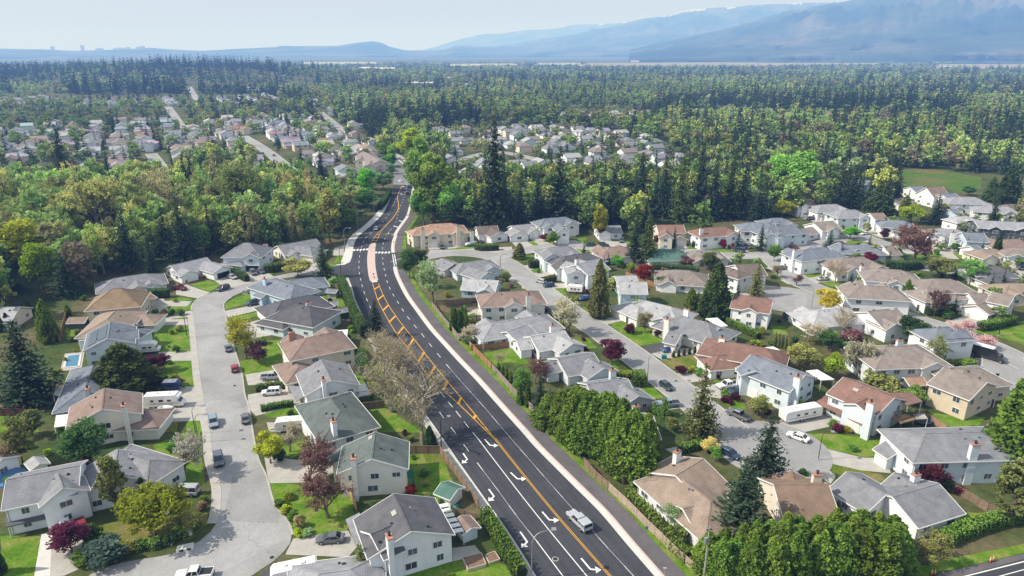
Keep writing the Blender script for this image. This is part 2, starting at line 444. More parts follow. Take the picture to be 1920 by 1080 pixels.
def rise_z(x, y): return 34 * math.exp(-((x + 1040) / 560) ** 2 - ((y - 2250) / 300) ** 2)
mb = MB(); nx, ny = 40, 30
for j in range(ny):
    for i in range(nx):
        x, y = -2300 + 2500 * i / (nx - 1), 1500 + 1500 * j / (ny - 1); mb.v.append((x, y, rise_z(x, y) - .6))
for j in range(ny - 1):
    for i in range(nx - 1): a = j * nx + i; mb.f.append([a, a + 1, a + nx + 1, a + nx]); mb.m.append(0)
struct(mb.build('hill', M_GROUND, smooth=True))
# far fields
for pts in ([(1080, 124), (1100, 118), (1330, 117), (1640, 116), (1650, 122), (1400, 125)], [(1740, 130), (1760, 121), (1960, 115), (2100, 118), (2100, 130), (1900, 130)]):
    flat('field', line('F', *pts), .3, M_FIELD)
for pts in ([(560, 121), (570, 116), (700, 116), (720, 120)], [(655, 133), (665, 128), (735, 128), (745, 132)], [(820, 145), (830, 139), (895, 139), (900, 144)], [(840, 124), (845, 120), (960, 119), (980, 123)], [(1000, 122), (1010, 118), (1090, 118), (1090, 122)]):
    flat('field', line('F', *pts), .3, M_PALEFIELD)
flat('meadow', line('d1', (925, 195), (1100, 185), (1300, 195), (1600, 250), (1600, 335), (1420, 365), (1330, 330), (1150, 315), (930, 315)), .02, grass_mat('meadow grass', (.06, .13, .015), (.09, .15, .025), (.22, .13, .07), .02, .4))

# ------------------------------------------------------------------ the main road
R_EDGE = line('A', (1625, 850), (1400, 590), (1190, 340), (1000, 150), 'B', (1180, 830), (1080, 715), (900, 515), (720, 310), (560, 140), 'C', (1000, 1030), (870, 885), (770, 750), (660, 595), (590, 460), (557, 375), (545, 290), (536, 215), (532, 170), (540, 110), (560, 50), 'D', (600, 890), (632, 830), (690, 750), (730, 690), (755, 600), (772, 500), (795, 380), (785, 290), (740, 225), (680, 180), (610, 120))
L_EDGE = line('A', (690, 840), (600, 690), (470, 490), (330, 290), 'B', (610, 980), (540, 880), 'F', (813, 798), (789, 766), (767, 736), (735, 690), (708, 645), (684, 600), 'C', (212, 610), (205, 570), (185, 505), (160, 440), (145, 370), (165, 300), (185, 240), (200, 180), 'D', (225, 970), (270, 890), (400, 780), (490, 690), (540, 610), (585, 500), (600, 400), (606, 300), (610, 220), (600, 140), (585, 110))
def extend(P, d=30):
    t = (P[0] - P[1]).normalized(); return [P[0] + t * d] + P
NR = 150
Rr = resample(catmull(extend(R_EDGE)), NR); Lr = resample(catmull(extend(L_EDGE)), NR)
mb = MB(); NCOL = 30; wear = []
grid = [[a.lerp(b, k / NCOL) for k in range(NCOL + 1)] for a, b in zip(Lr, Rr)]; wr_ = np.random.RandomState(3); lane = [1 + .13 * math.sin(k / NCOL * 5 * 2 * math.pi * 2) * .5 + wr_.uniform(-.05, .05) for k in range(NCOL)]; lon = [1.0]
for i in range(len(grid)): lon.append(.8 * lon[-1] + .2 * wr_.uniform(.86, 1.14))
for i in range(len(grid) - 1):
    for k in range(NCOL):
        q = [grid[i][k], grid[i][k + 1], grid[i + 1][k + 1], grid[i + 1][k]]; n = (q[1] - q[0]).cross(q[2] - q[0]); q = q if n.z > 0 else q[::-1]
        mb.face([(p.x, p.y, .085) for p in q]); wear.append(lane[k] * lon[i] * wr_.uniform(.985, 1.015))
road = mb.build('road', M_ROADWORN); struct(road); road.data.attributes.new('wear', 'FLOAT', 'FACE').data.foreach_set('value', wear)
ROADMID = [(a + b) / 2 for a, b in zip(Lr, Rr)]
# entrance of the street on the left and of the street on the right
flat('road', line('C', (215, 400), (200, 300), (60, 325), (-40, 350), (-40, 395), (60, 405), (150, 440), (210, 600)), .079, M_ASPH)
flat('road', line('C', (520, 215), (610, 222), (650, 235), (640, 290), (600, 330), (540, 340)), .079, M_ASPH)

def cut(P, v, y0, y1):
    """part of a ground polyline lying between two pixel rows of a view"""
    a, b = at(v, 0, y0).y, at(v, 0, y1).y
    a, b = min(a, b), max(a, b)
    return [p for p in P if a <= p.y <= b]
yside0, yside1 = at('C', 0, 330).y, at('C', 0, 212).y
Rs = resample(catmull(extend(R_EDGE)), 340)
low = [p for p in Rs if p.y < yside0]; up = [p for p in Rs if yside1 < p.y < at('D', 0, 690).y]; top = [p for p in Rs if at('D', 0, 690).y <= p.y]
for seg, full in ((low, True), (up, True), (top, False)):
    mb = MB(); raised(mb, seg, offset(seg, .35), .15); strip(mb, offset(seg, .35), offset(seg, 1.15), .14); struct(mb.build('kerb', M_KERB))
    if full:
        mb = MB(); strip(mb, offset(seg, 1.15), offset(seg, 1.5), .145); struct(mb.build('pavement', M_PINK))
        mb = MB(); strip(mb, offset(seg, 1.5), offset(seg, 4.6), .13); struct(mb.build('path', M_PATH))
        mb = MB(); strip(mb, offset(seg, 4.6), offset(seg, 6.2), .1); struct(mb.build('verge', M_LAWN))
Ls = resample(catmull(extend(L_EDGE)), 340)
seg = [p for p in Ls if p.y < at('C', 0, 425).y]
mb = MB(); raised(mb, offset(seg, 0), offset(seg, -.3), .15); struct(mb.build('kerb', M_KERB))
mb = MB(); strip(mb, offset(seg, -.3), offset(seg, -1.9), .13); struct(mb.build('pavement', M_CONC))
seg = [p for p in Ls if at('C', 0, 300).y < p.y < at('D', 0, 490).y]
mb = MB(); raised(mb, offset(seg, 0), offset(seg, -3.4), .15); struct(mb.build('pavement', M_KERB))
flat('pavement', line('C', (20, 322), (110, 300), (135, 260), (130, 170), (195, 160), (190, 240), (170, 290), (120, 315)), .14, M_KERB)
flat('verge', line('C', (20, 310), (60, 240), (125, 235), (125, 270), (100, 300)), .1, M_LAWN)
flat('driveway', line('C', (20, 235), (30, 165), (120, 140), (115, 232)), .1, M_CONC)
# pale older road beyond the lights, and the path beside it
flat('path', line('D', (800, 300), (842, 300), (848, 240), (740, 150), (640, 90), (575, 55), (600, 110), (700, 165), (790, 235)), .094, M_CONC)
mb = MB(); b_ = [p for p in ROADMID if p.y > at('D', 0, 400).y]
k0 = NR - len(b_); strip(mb, Lr[k0:], Rr[k0:], .092); struct(mb.build('road', M_OLDROAD))

# markings
def ribbon(mb, P, w, z=.066, dash=None):
    P = catmull(P, 1.0); z += .036
    L = 0; cur = []
    if not dash:
        strip(mb, offset(P, -w / 2), offset(P, w / 2), z); return
    a, g = dash
    n = max(3, int(sum((P[i + 1] - P[i]).length for i in range(len(P) - 1)) / .5)); P = resample(P, n)
    A, B = offset(P, -w / 2), offset(P, w / 2); k = 0
    na, ng = int(a / .5), int((a + g) / .5)
    while k < n - 1:
        e = min(n - 1, k + na); strip(mb, A[k:e + 1], B[k:e + 1], z); k += ng
mb = MB()
L1low = line('A', (915, 860), (690, 560)); ribbon(mb, L1low, .17)
L1 = line('A', (690, 560), (550, 385), (400, 180), (265, 0), 'B', (660, 860), (550, 710), (440, 565), (325, 400), 'F', (760, 690), (725, 640), 'C', (345, 680), (300, 570), (270, 470), (250, 360), (252, 260), (265, 180), (300, 90), 'D', (370, 875), (410, 840), (465, 790), (545, 700), (590, 620), (630, 530))
ribbon(mb, L1, .15, dash=(3.2, 4.4)); ribbon(mb, L1[:4], .05)
ribbon(mb, line('A', (1100, 855), (800, 490), (600, 240), (415, 0), 'B', (735, 765)), .17)
ribbon(mb, line('B', (735, 765), (660, 675), (595, 590), (530, 510), (465, 430), (405, 350), (340, 270)), .15, dash=(3, 2.2))
R1 = line('A', (1465, 852), (1215, 580), (1110, 460), (930, 260), (850, 170), (700, 0), 'B', (1050, 830), (925, 685), (810, 550), (700, 425), (610, 325), (510, 210), (430, 115), 'C', (870, 1010), (790, 910), (710, 815), (650, 735), (590, 640), (540, 560), (500, 470), (475, 370), (460, 290), (458, 210), (460, 140), (480, 80), (515, 20), 'D', (545, 880), (590, 810), (630, 755), (665, 620), (700, 530), (740, 390))
ribbon(mb, R1, .15, dash=(3.2, 4.4)); ribbon(mb, R1[:12], .05)
for i, (cx, cyy) in enumerate(((208, 185), (237, 183), (265, 182), (293, 180), (321, 178), (399, 206), (428, 206), (456, 206), (485, 206), (513, 205))):
    p = at('C', cx, cyy); mb.face([(p.x - .42, p.y - 1.2, .107), (p.x + .42, p.y - 1.2, .107), (p.x + .42, p.y + 1.2, .107), (p.x - .42, p.y + 1.2, .107)])
ribbon(mb, line('C', (545, 222), (552, 270), (562, 325)), .3); ribbon(mb, line('C', (562, 222), (570, 270), (580, 320)), .3)
ribbon(mb, line('D', (595, 395), (805, 385)), .5); ribbon(mb, line('D', (600, 380), (810, 370)), .4)
def arrow(v, a, b, side):
    p, q = at(v, *a), at(v, *b); u = (q - p).normalized(); n = Vector((u.y, -u.x, 0)) * side     # side +1: to the right of the arrow's travel
    z = Vector((0, 0, .108))
    w = .3
    mb.face([p + u.cross(Vector((0, 0, 1))) * w * s_ + z for s_ in (.5,)] + [p - u.cross(Vector((0, 0, 1))) * w * .5 + z, q - u.cross(Vector((0, 0, 1))) * w * .5 + z, q + u.cross(Vector((0, 0, 1))) * w * .5 + z])
    k = (u * .45 + n * .9).normalized(); e = q + k * .75; c = Vector((-k.y, k.x, 0))
    z2 = Vector((0, 0, .110))
    mb.face([q - u * .15 + c * w * .55 + z2, q - u * .15 - c * w * .55 + z2, e - c * w * .55 + z2, e + c * w * .55 + z2])
    z3 = Vector((0, 0, .112)); mb.face([e + c * .75 + z3, e - c * .75 + z3, e + k * .95 + z3])
for v, a, b, s_ in (('A', (490, 28), (545, 80), -1), ('A', (737, 335), (795, 402), -1), ('A', (1042, 700), (1118, 790), -1), ('B', (785, 767), (828, 815), -1), ('A', (318, 158), (362, 218), 1), ('A', (565, 492), (622, 575), 1), ('B', (616, 875), (650, 925), 1)):
    arrow(v, a, b, s_)
for v, a, b in (('D', (612, 795), (648, 803)), ('D', (660, 740), (690, 748)), ('D', (670, 482), (690, 488)), ('D', (690, 410), (712, 414))):
    ribbon(mb, [at(v, *a), at(v, *b)], .9)
struct(mb.build('white_road_marking', M_PWHITE))
mb = MB()
yl = line('A', (1285, 858), (1040, 580), (870, 385), (700, 180), (555, 0), 'B', (855, 750))
ribbon(mb, offset(catmull(yl, 3), -.14), .12); ribbon(mb, offset(catmull(yl, 3), .14), .12)
ribbon(mb, line('B', (855, 752), (715, 580), (600, 440), (490, 310), (400, 200), (320, 100), 'C', (820, 1080), (730, 965), (640, 855), (570, 760), (510, 670), (460, 575), (420, 480)), .2)
ribbon(mb, line('B', (850, 755), (700, 605), (580, 490), (460, 380), (350, 280), (265, 160), 'C', (680, 1050), (590, 935), (515, 815), (460, 715), (415, 625), (370, 480)), .2)
for v, a, b in (('C', (385, 530), (430, 502)), ('C', (415, 622), (465, 582)), ('C', (460, 717), (510, 668)), ('C', (515, 820), (570, 765)), ('C', (587, 932), (640, 862)), ('C', (675, 1052), (728, 968)),
                ('B', (265, 160), (312, 90)), ('B', (350, 275), (398, 197)), ('B', (460, 382), (494, 314)), ('B', (577, 490), (600, 442)), ('B', (697, 604), (715, 577))):
    ribbon(mb, [at(v, *a), at(v, *b)], .65, z=.07)
ribbon(mb, line('D', (395, 945), (430, 890), (468, 845)), .2); ribbon(mb, line('D', (440, 948), (460, 900), (482, 850)), .2)
for a, b in (((405, 930), (445, 935)), ((420, 903), (458, 903)), ((440, 873), (472, 876))): ribbon(mb, [at('D', *a), at('D', *b)], .5, z=.07)
ribbon(mb, line('D', (475, 848), (530, 790), (600, 715), (645, 645), (655, 580), (645, 510), (685, 405)), .35)
struct(mb.build('yellow_road_marking', M_PYELL))
# raised pink median with its pale kerb
isl = line('C', (367, 122), (396, 122), (386, 160), (382, 250), (385, 330), (400, 420), (412, 465), (388, 478), (362, 470), (345, 410), (335, 330), (332, 250), (345, 160))
A_ = resample(catmull(line('C', (367, 122), (345, 160), (332, 250), (335, 330), (345, 410), (362, 472))), 30)
B_ = resample(catmull(line('C', (396, 122), (385, 160), (382, 250), (385, 330), (400, 420), (414, 466))), 30)
mb = MB(); raised(mb, A_, B_, .18); struct(mb.build('kerb', M_KERB))
mb = MB(); strip(mb, offset(A_, .45)[1:-1], offset(B_, -.45)[1:-1], .19); struct(mb.build('median', M_PINK))

# ------------------------------------------------------------------ residential streets
STREETS = []
SN = [0]
def street(pts, w, m=M_STREET, kerb=True, z=.064):
    SN[0] += 1; z += SN[0] * .0006
    P = catmull(pts, 3); STREETS.append((P, w))
    mb = MB(); strip(mb, offset(P, -w / 2), offset(P, w / 2), z); struct(mb.build('street', m))
    if kerb:
        mb = MB()
        for s_ in (-1, 1): raised(mb, offset(P, s_ * w / 2), offset(P, s_ * (w / 2 + .45)), .1)
        struct(mb.build('kerb', M_CONC))
def bulb(c, r, m=M_STREET):
    pts = [c + Vector((math.cos(t) * r, math.sin(t) * r, 0)) for t in np.linspace(0, 2 * math.pi, 40)[:-1]]
    flat('street', pts, .074, m)
    STREETS.append(([c, c + Vector((.1, 0, 0))], r * 2))
S1L = line('F', (130, 1140), (165, 1080), (230, 1055), 'a3', (1340, 905), (1560, 770), (1640, 650), (1660, 420), (1600, 200), (1580, 0), 'a2', (1540, 880), (1500, 650), (1480, 450), 'E', (180, 850), (160, 730), (215, 645), (330, 595), (540, 530), (820, 465), (1000, 415), (1250, 370), (1640, 330))
S1R = line('F', (440, 1140), (460, 1090), 'b3', (0, 1050), (100, 1000), (200, 910), (270, 820), (265, 740), (220, 650), (150, 580), (110, 480), (70, 330), (0, 165), 'a2', (1860, 900), (1830, 800), (1810, 650), (1760, 480), (1720, 330), 'E', (510, 880), (470, 720), (490, 670), (560, 620), (680, 570), (810, 515), (960, 460), (1250, 415), (1640, 400))
a_, b_ = resample(catmull(S1L), 90), resample(catmull(S1R), 90)
mb = MB(); strip(mb, a_, b_, .064); struct(mb.build('street', M_STREET))
mb = MB(); raised(mb, a_[12:70], offset(a_, -.35)[12:70], .11); raised(mb, b_[8:70], offset(b_, .35)[8:70], .11); struct(mb.build('kerb', M_CONC))
mb = MB(); strip(mb, offset(a_, -.35)[12:62], offset(a_, -1.7)[12:62], .1); struct(mb.build('pavement', M_CONC))
STREETS.append(([(p + q) / 2 for p, q in zip(a_, b_)], 9.5))
S1MID = STREETS[-1][0]
street(line('F', (748, 495), (790, 482), (850, 474), (915, 479), (955, 497), (1000, 532), (1063, 580), (1130, 625), (1190, 668), (1225, 695), (1290, 745), (1345, 790), (1390, 822)), 8.6)
bulb(at('F', 1448, 842), 11.5)
street(line('F', (930, 482), (985, 470), (1050, 461), (1100, 463), (1150, 468), (1220, 471), (1290, 472), (1350, 478), (1400, 480), (1440, 477), (1485, 470)), 8)
street(line('F', (1440, 478), (1470, 505), (1500, 528), (1540, 545), (1600, 563), (1680, 588), (1760, 613), (1830, 638), (1880, 660), (1940, 690)), 9)
bulb(at('F', 1482, 562), 13)
street(line('F', (1880, 662), (1880, 700), (1850, 730)), 9)
street(line('F', (1485, 470), (1545, 455), (1610, 443), (1660, 458), (1720, 470)), 7)
street(line('F', (1720, 500), (1800, 510), (1900, 520), (2000, 530)), 8)
street(line('F', (455, 255), (480, 270), (510, 291), (545, 320), (578, 345), (600, 365)), 9)
street(line('F', (315, 200), (330, 222), (345, 245)), 9)
street(line('F', (343, 140), (352, 157), (365, 180), (378, 200)), 10)
street(line('F', (283, 288), (298, 308), (310, 330)), 8)
street(line('F', (600, 210), (625, 230), (650, 250)), 8)
street(line('F', (860, 300), (930, 285), (1010, 300), (1100, 325), (1200, 330)), 8)
# bottom right road
flat('pavement', line('d3', (1230, 1100), (1300, 1055), (1920, 915), (2100, 875), (2100, 915), (1920, 957), (1470, 1080), (1400, 1110)), .06, M_PATH)
flat('road', line('d3', (1380, 1110), (1470, 1078), (1920, 955), (2100, 912), (2200, 1150), (1700, 1300)), .085, M_ASPH)
mb = MB(); ribbon(mb, line('d3', (1440, 1095), (1920, 975), (2080, 938)), .2, z=.066); ribbon(mb, line('d3', (1720, 1090), (1920, 1035), (2080, 990)), .15, z=.066); struct(mb.build('white_road_marking', M_PWHITE))
flat('verge', line('d3', (850, 1080), (1300, 965), (1920, 840), (2100, 800), (2100, 875), (1920, 910), (1290, 1052), (1150, 1100)), .05, M_LAWN)

# lawns and driveways
for v, pts in (('a2', [(1160, 285), (1415, 285), (1435, 470), (1200, 480), (1080, 380)]), ('a2', [(1290, 545), (1445, 545), (1465, 735), (1360, 735), (1180, 650)]), ('a2', [(1175, 140), (1400, 140), (1405, 235), (1140, 230)]), ('a2', [(1290, 70), (1450, 88), (1400, 102), (1270, 98)]), ('a2', [(1395, 1000), (1500, 1000), (1510, 1080), (1400, 1080)]), ('a2', [(490, 300), (610, 300), (590, 390), (500, 390)]), ('a2', [(0, 960), (190, 960), (300, 1080), (0, 1080)]),
               ('E', [(480, 755), (490, 690), (600, 625), (800, 560), (850, 600), (840, 660), (700, 690)]), ('E', [(515, 890), (510, 840), (870, 755), (880, 800)]), ('E', [(145, 500), (300, 450), (420, 480), (440, 510), (340, 580)]), ('E', [(0, 670), (0, 625), (130, 635), (175, 655)]), ('a2', [(1780, 550), (1920, 530), (2000, 530), (1980, 640), (1810, 660)]),
               ('a3', [(1150, 100), (1400, 0), (1500, 0), (1530, 300), (1535, 395), (1200, 400), (1170, 250)]), ('a3', [(0, 780), (300, 780), (260, 1080), (0, 1080)]), ('b3', [(95, 380), (250, 385), (700, 440), (740, 600), (680, 740), (440, 790), (280, 780), (220, 650), (150, 570), (120, 480)]), ('b3', [(1090, 170), (1370, 165), (1480, 370), (1350, 430), (1220, 480), (1090, 440)]), ('b3', [(170, 1030), (280, 940), (600, 960), (660, 1000), (400, 1080), (170, 1080)]), ('b3', [(760, 1100), (1400, 985), (1720, 940), (1900, 1000), (1980, 1120)]), ('b3', [(180, 120), (390, 50), (390, 130), (260, 200)]),
               ('b2', [(-60, 400), (190, 390), (230, 500), (210, 600), (0, 640)]), ('b2', [(50, 945), (300, 880), (400, 990), (100, 970)]), ('b2', [(490, 60), (640, 60), (670, 130), (560, 190)]), ('b2', [(640, 450), (830, 440), (840, 600), (700, 610)]), ('b2', [(730, 650), (900, 640), (960, 850), (760, 800)]), ('b2', [(800, 920), (970, 900), (1250, 1080), (900, 1080)]), ('B', [(730, 100), (1000, 50), (1120, 160), (1000, 195), (830, 190)]), ('b1', [(430, 990), (600, 980), (640, 1020), (560, 1060), (450, 1040)]),
               ('c2', [(520, 140), (700, 160), (830, 190), (650, 235)]), ('c2', [(725, 268), (850, 255), (1100, 330), (1130, 410), (950, 440)]), ('c2', [(460, 375), (560, 370), (640, 450), (560, 455)]), ('c2', [(690, 570), (800, 555), (890, 630), (820, 620)]), ('c2', [(945, 740), (1060, 740), (1140, 825), (1020, 835)]), ('c2', [(1500, 690), (1680, 665), (1690, 700), (1540, 720)]), ('c2', [(1590, 870), (1700, 830), (1760, 910), (1680, 905)]), ('c2', [(0, 450), (130, 560), (0, 590)]),
               ('d3', [(300, 10), (560, 20), (880, 60), (900, 180), (720, 190), (360, 105), (340, 60)]), ('d3', [(960, 790), (1250, 730), (1400, 600), (1640, 600), (1500, 700), (1300, 760), (1000, 830)]), ('d2', [(700, 60), (840, 45), (990, 100), (970, 138)]), ('d2', [(1590, 320), (1920, 270), (1960, 440), (1740, 370)]), ('d2', [(1700, 480), (1790, 520), (1760, 550), (1700, 540)]), ('d2', [(890, 770), (1000, 760), (980, 810)]), ('d2', [(1180, 940), (1640, 970), (1560, 1060), (1250, 1030)]), ('d2', [(20, 280), (130, 290), (150, 350), (40, 350)]),
               ('c1', [(130, 730), (230, 720), (250, 770), (160, 780)]), ('c1', [(460, 710), (560, 700), (530, 750)]), ('c1', [(1320, 760), (1420, 780), (1330, 795)]), ('c1', [(130, 950), (300, 935), (320, 960), (150, 985)]), ('c1', [(0, 850), (190, 830), (120, 880), (0, 885)]), ('d1', [(0, 900), (160, 895), (170, 925), (60, 935)]), ('d1', [(215, 960), (340, 960), (390, 990), (260, 1005)]), ('d1', [(390, 1040), (490, 1025), (560, 1060), (480, 1075)]), ('d1', [(520, 720), (700, 700), (780, 740), (600, 750)]), ('d1', [(1750, 900), (1860, 895), (1870, 925), (1780, 930)]), ('c3', [(1380, 760), (1460, 740), (1470, 860), (1380, 900), (1280, 800)])):
    flat('lawn', line(v, *pts), .012, M_LAWN)
for v, pts in (('a3', [(700, 700), (1000, 660), (1400, 600), (1550, 600), (1560, 690), (1430, 800), (900, 925), (760, 800)]), ('c2', [(1110, 545), (1400, 480), (1510, 480), (1450, 590), (1210, 610)]), ('d3', [(385, 210), (850, 320), (880, 380), (800, 400), (500, 310)]), ('a2', [(1150, 1010), (1330, 1000), (1330, 1080), (1150, 1080)]), ('b3', [(1250, 165), (1380, 165), (1430, 240), (1280, 230)])):
    flat('lawn', line(v, *pts), .016, M_DRYLAWN)
for v, pts, m in (('a3', [(310, 770), (400, 740), (380, 1080), (250, 1120)], M_KERB), ('a3', [(390, 770), (640, 690), (590, 1030), (480, 1080), (375, 1090)], M_CONC), ('b3', [(60, 175), (300, 210), (590, 200), (600, 300), (400, 380), (95, 385)], M_CONC), ('b3', [(280, 800), (690, 740), (760, 860), (690, 940), (220, 920)], M_CONC), ('b3', [(0, 1100), (100, 1010), (165, 1060), (120, 1130)], M_DARKDRIVE),
                  ('a2', [(1060, 740), (1470, 740), (1490, 860), (1500, 995), (1200, 1010), (1080, 920)], M_CONC), ('a2', [(1180, 480), (1440, 475), (1450, 545), (1230, 548)], M_CONC), ('a2', [(1135, 235), (1405, 235), (1410, 280), (1150, 282)], M_CONC), ('a2', [(1110, 95), (1440, 100), (1400, 138), (1120, 138)], M_CONC), ('E', [(100, 500), (340, 580), (220, 640), (0, 600), (0, 540)], M_CONC), ('E', [(360, 440), (520, 410), (720, 480), (560, 520), (440, 500)], M_CONC), ('E', [(730, 470), (730, 390), (880, 360), (980, 420), (800, 470)], M_CONC), ('E', [(1250, 230), (1400, 220), (1420, 340), (1330, 360)], M_CONC), ('E', [(480, 765), (860, 690), (900, 740), (520, 830)], M_CONC), ('E', [(520, 920), (900, 840), (980, 1000), (760, 1040), (540, 1000)], M_CONC),
                  ('b2', [(-80, 650), (230, 600), (240, 700), (180, 720), (-60, 730)], M_CONC), ('b2', [(-60, 800), (200, 760), (290, 760), (340, 870), (0, 960), (-60, 900)], M_CONC), ('b2', [(80, 1010), (400, 1000), (430, 1080), (100, 1080)], M_CONC), ('c2', [(650, 235), (830, 205), (850, 240), (710, 275)], M_CONC), ('c2', [(955, 445), (1130, 405), (1250, 460), (1040, 495)], M_DARKDRIVE), ('c2', [(1040, 495), (1180, 460), (1500, 440), (1500, 475), (1130, 540)], M_CONC), ('c2', [(1220, 645), (1460, 590), (1580, 660), (1500, 690), (1340, 710)], M_CONC), ('c2', [(1380, 740), (1690, 700), (1750, 770), (1560, 830), (1400, 800)], M_CONC), ('c2', [(1040, 850), (1240, 830), (1280, 900), (1080, 930)], M_CONC), ('d2', [(90, 990), (380, 930), (560, 1020), (280, 1080), (60, 1080)], M_CONC), ('d3', [(350, 105), (720, 195), (900, 190), (920, 310), (700, 290), (370, 215)], M_CONC), ('d3', [(280, 270), (370, 215), (510, 330), (470, 390)], M_CONC), ('d2', [(1480, 500), (1700, 470), (1760, 555), (1580, 600), (1500, 560)], M_DARKDRIVE), ('d2', [(1000, 130), (1160, 60), (1200, 150), (1130, 190)], M_CONC), ('d2', [(1480, 240), (1600, 220), (1600, 300), (1530, 320)], M_CONC), ('b1', [(1340, 800), (1920, 770), (1920, 830), (1470, 830)], M_CONC), ('c1', [(0, 740), (100, 720), (200, 790), (60, 800)], M_CONC), ('c1', [(380, 730), (470, 720), (560, 760), (460, 770)], M_CONC), ('c1', [(730, 730), (860, 730), (860, 770), (740, 775)], M_CONC), ('d1', [(270, 1010), (400, 990), (470, 1020), (340, 1050)], M_CONC), ('d1', [(560, 700), (660, 690), (840, 735), (780, 745)], M_CONC), ('c3', [(1150, 130), (1420, 70), (1440, 120), (1200, 160)], M_CONC), ('c3', [(940, 460), (1060, 440), (1160, 510), (1050, 545)], mat('tan patio', (.45, .33, .2), .9, nscale=1, namt=.1)), ('b3', [(1400, 880), (1640, 850), (1700, 920), (1420, 985)], M_CONC)):
    flat('driveway', line(v, *pts), .022, m)
# ------------------------------------------------------------------ houses
ROOFC = {'gy': (.245, .25, .275), 'dg': (.125, .125, .14), 'lg': (.41, .415, .435), 'mg': (.31, .315, .345), 'bg': (.20, .225, .27), 'gg': (.145, .17, .165), 'br': (.27, .20, .175), 'tn': (.33, .245, .19),
         'gb': (.275, .235, .215), 'rd': (.25, .15, .125), 'gn': (.10, .19, .16), 'or': (.48, .27, .18), 'gd': (.30, .215, .145), 'db': (.185, .15, .135), 'bn': (.255, .18, .135)}
WALLC = {'w': (.80, .815, .84), 'c': (.70, .63, .53), 'be': (.62, .52, .40), 'lb': (.64, .71, .76), 'pg': (.62, .70, .64), 'g': (.42, .43, .44), 'b': (.46, .58, .69), 'cw': (.76, .73, .68), 'dk': (.09, .11, .12)}
ROOFC = {k: tuple(x * .9 for x in c) for k, c in ROOFC.items()}; ROOFC['tn'] = (.285, .222, .18); ROOFC['or'] = (.36, .235, .175)
HOUSES = []          # (centre, radius)
HOUSE_NAMES = []; DRIVES = []

def unit_window():
    mb = MB()
    for c, s in (((0, 0, .58), (1.6, .09, .1)), ((0, 0, -.58), (1.7, .13, .1)), ((-.76, 0, 0), (.09, .09, 1.1)), ((.76, 0, 0), (.09, .09, 1.1)), ((0, 0, 0), (.06, .085, 1.08))): mb.box(c, s)
    fr = mb.mesh('window_frame', M_FRAME)
    mb = MB(); mb.box((0, .0, 0), (1.5, .05, 1.1)); pn = mb.mesh('window_pane', M_GLASS)
    return fr, pn
WIN_FRAME, WIN_PANE = unit_window()
def door_mesh(w, h, m, name):
    mb = MB(); mb.box((0, 0, h / 2), (w, .1, h)); mb.box((0, -.005, h + .08), (w + .3, .12, .16), mi=1); mb.box((-w / 2 - .08, -.005, h / 2), (.14, .12, h), mi=1); mb.box((w / 2 + .08, -.005, h / 2), (.14, .12, h), mi=1)
    return mb.mesh(name, [m, M_TRIM])
GARAGE2, GARAGE1, DOOR = door_mesh(4.8, 2.15, M_DOORW, 'garage_door'), door_mesh(2.6, 2.15, M_DOORW, 'garage_door'), door_mesh(.95, 2.05, M_DOORD, 'door')
M_DARKDOOR = mat('dark garage', (.015, .02, .022), .4, nscale=2, namt=.1)
GARAGED = door_mesh(4.8, 2.15, M_DARKDOOR, 'garage_door'); M_REDDOOR = mat('red garage', (.42, .13, .07), .6, nscale=2, namt=.1, stripe=.5, samt=.2)
GARAGER = door_mesh(4.8, 2.15, M_REDDOOR, 'garage_door')
def vent_mesh():
    mb = MB(); mb.tube([(0, 0, -.2), (0, 0, .42)], [.09, .09], 7); mb.tube([(0, 0, .42), (0, 0, .54)], [.19, .15], 7); return mb.mesh('roof_vent', M_GALV)
VENT = vent_mesh()
def boxvent_mesh():
    mb = MB(); mb.box((0, 0, .12), (.42, .42, .26), taper=.75); return mb.mesh('roof_vent', M_METAL)
BVENT = boxvent_mesh()

def roof_gable(mb, fa, M, L, hw, ze, pitch, o=.5, og=.4):
    t = .2; zr = ze + pitch * hw; X = L / 2 + og; Y = hw + o; zl = ze - o * pitch + .02; zrr = zr + .02
    def P(x, y, z): return M @ Vector((x, y, z))
    for s in (-1, 1):
        a = [P(-X, 0, zrr + t), P(X, 0, zrr + t), P(X, s * Y, zl + t), P(-X, s * Y, zl + t)]
        b = [P(-X, 0, zrr), P(X, 0, zrr), P(X, s * Y, zl), P(-X, s * Y, zl)]
        mb.face(a if s < 0 else a[::-1]); mb.face(b[::-1] if s < 0 else b)
        fa.beam(P(-X, s * (Y + .04), zl + t * .45), P(X, s * (Y + .04), zl + t * .45), .1, .22)
        for e in (-1, 1):
            fa.beam(P(e * (X + .03), 0, zrr + t * .5), P(e * (X + .03), s * (Y + .05), zl + t * .5), .08, t + .06)
    mb.beam(P(-X, 0, zrr + t), P(X, 0, zrr + t), .3, .05)

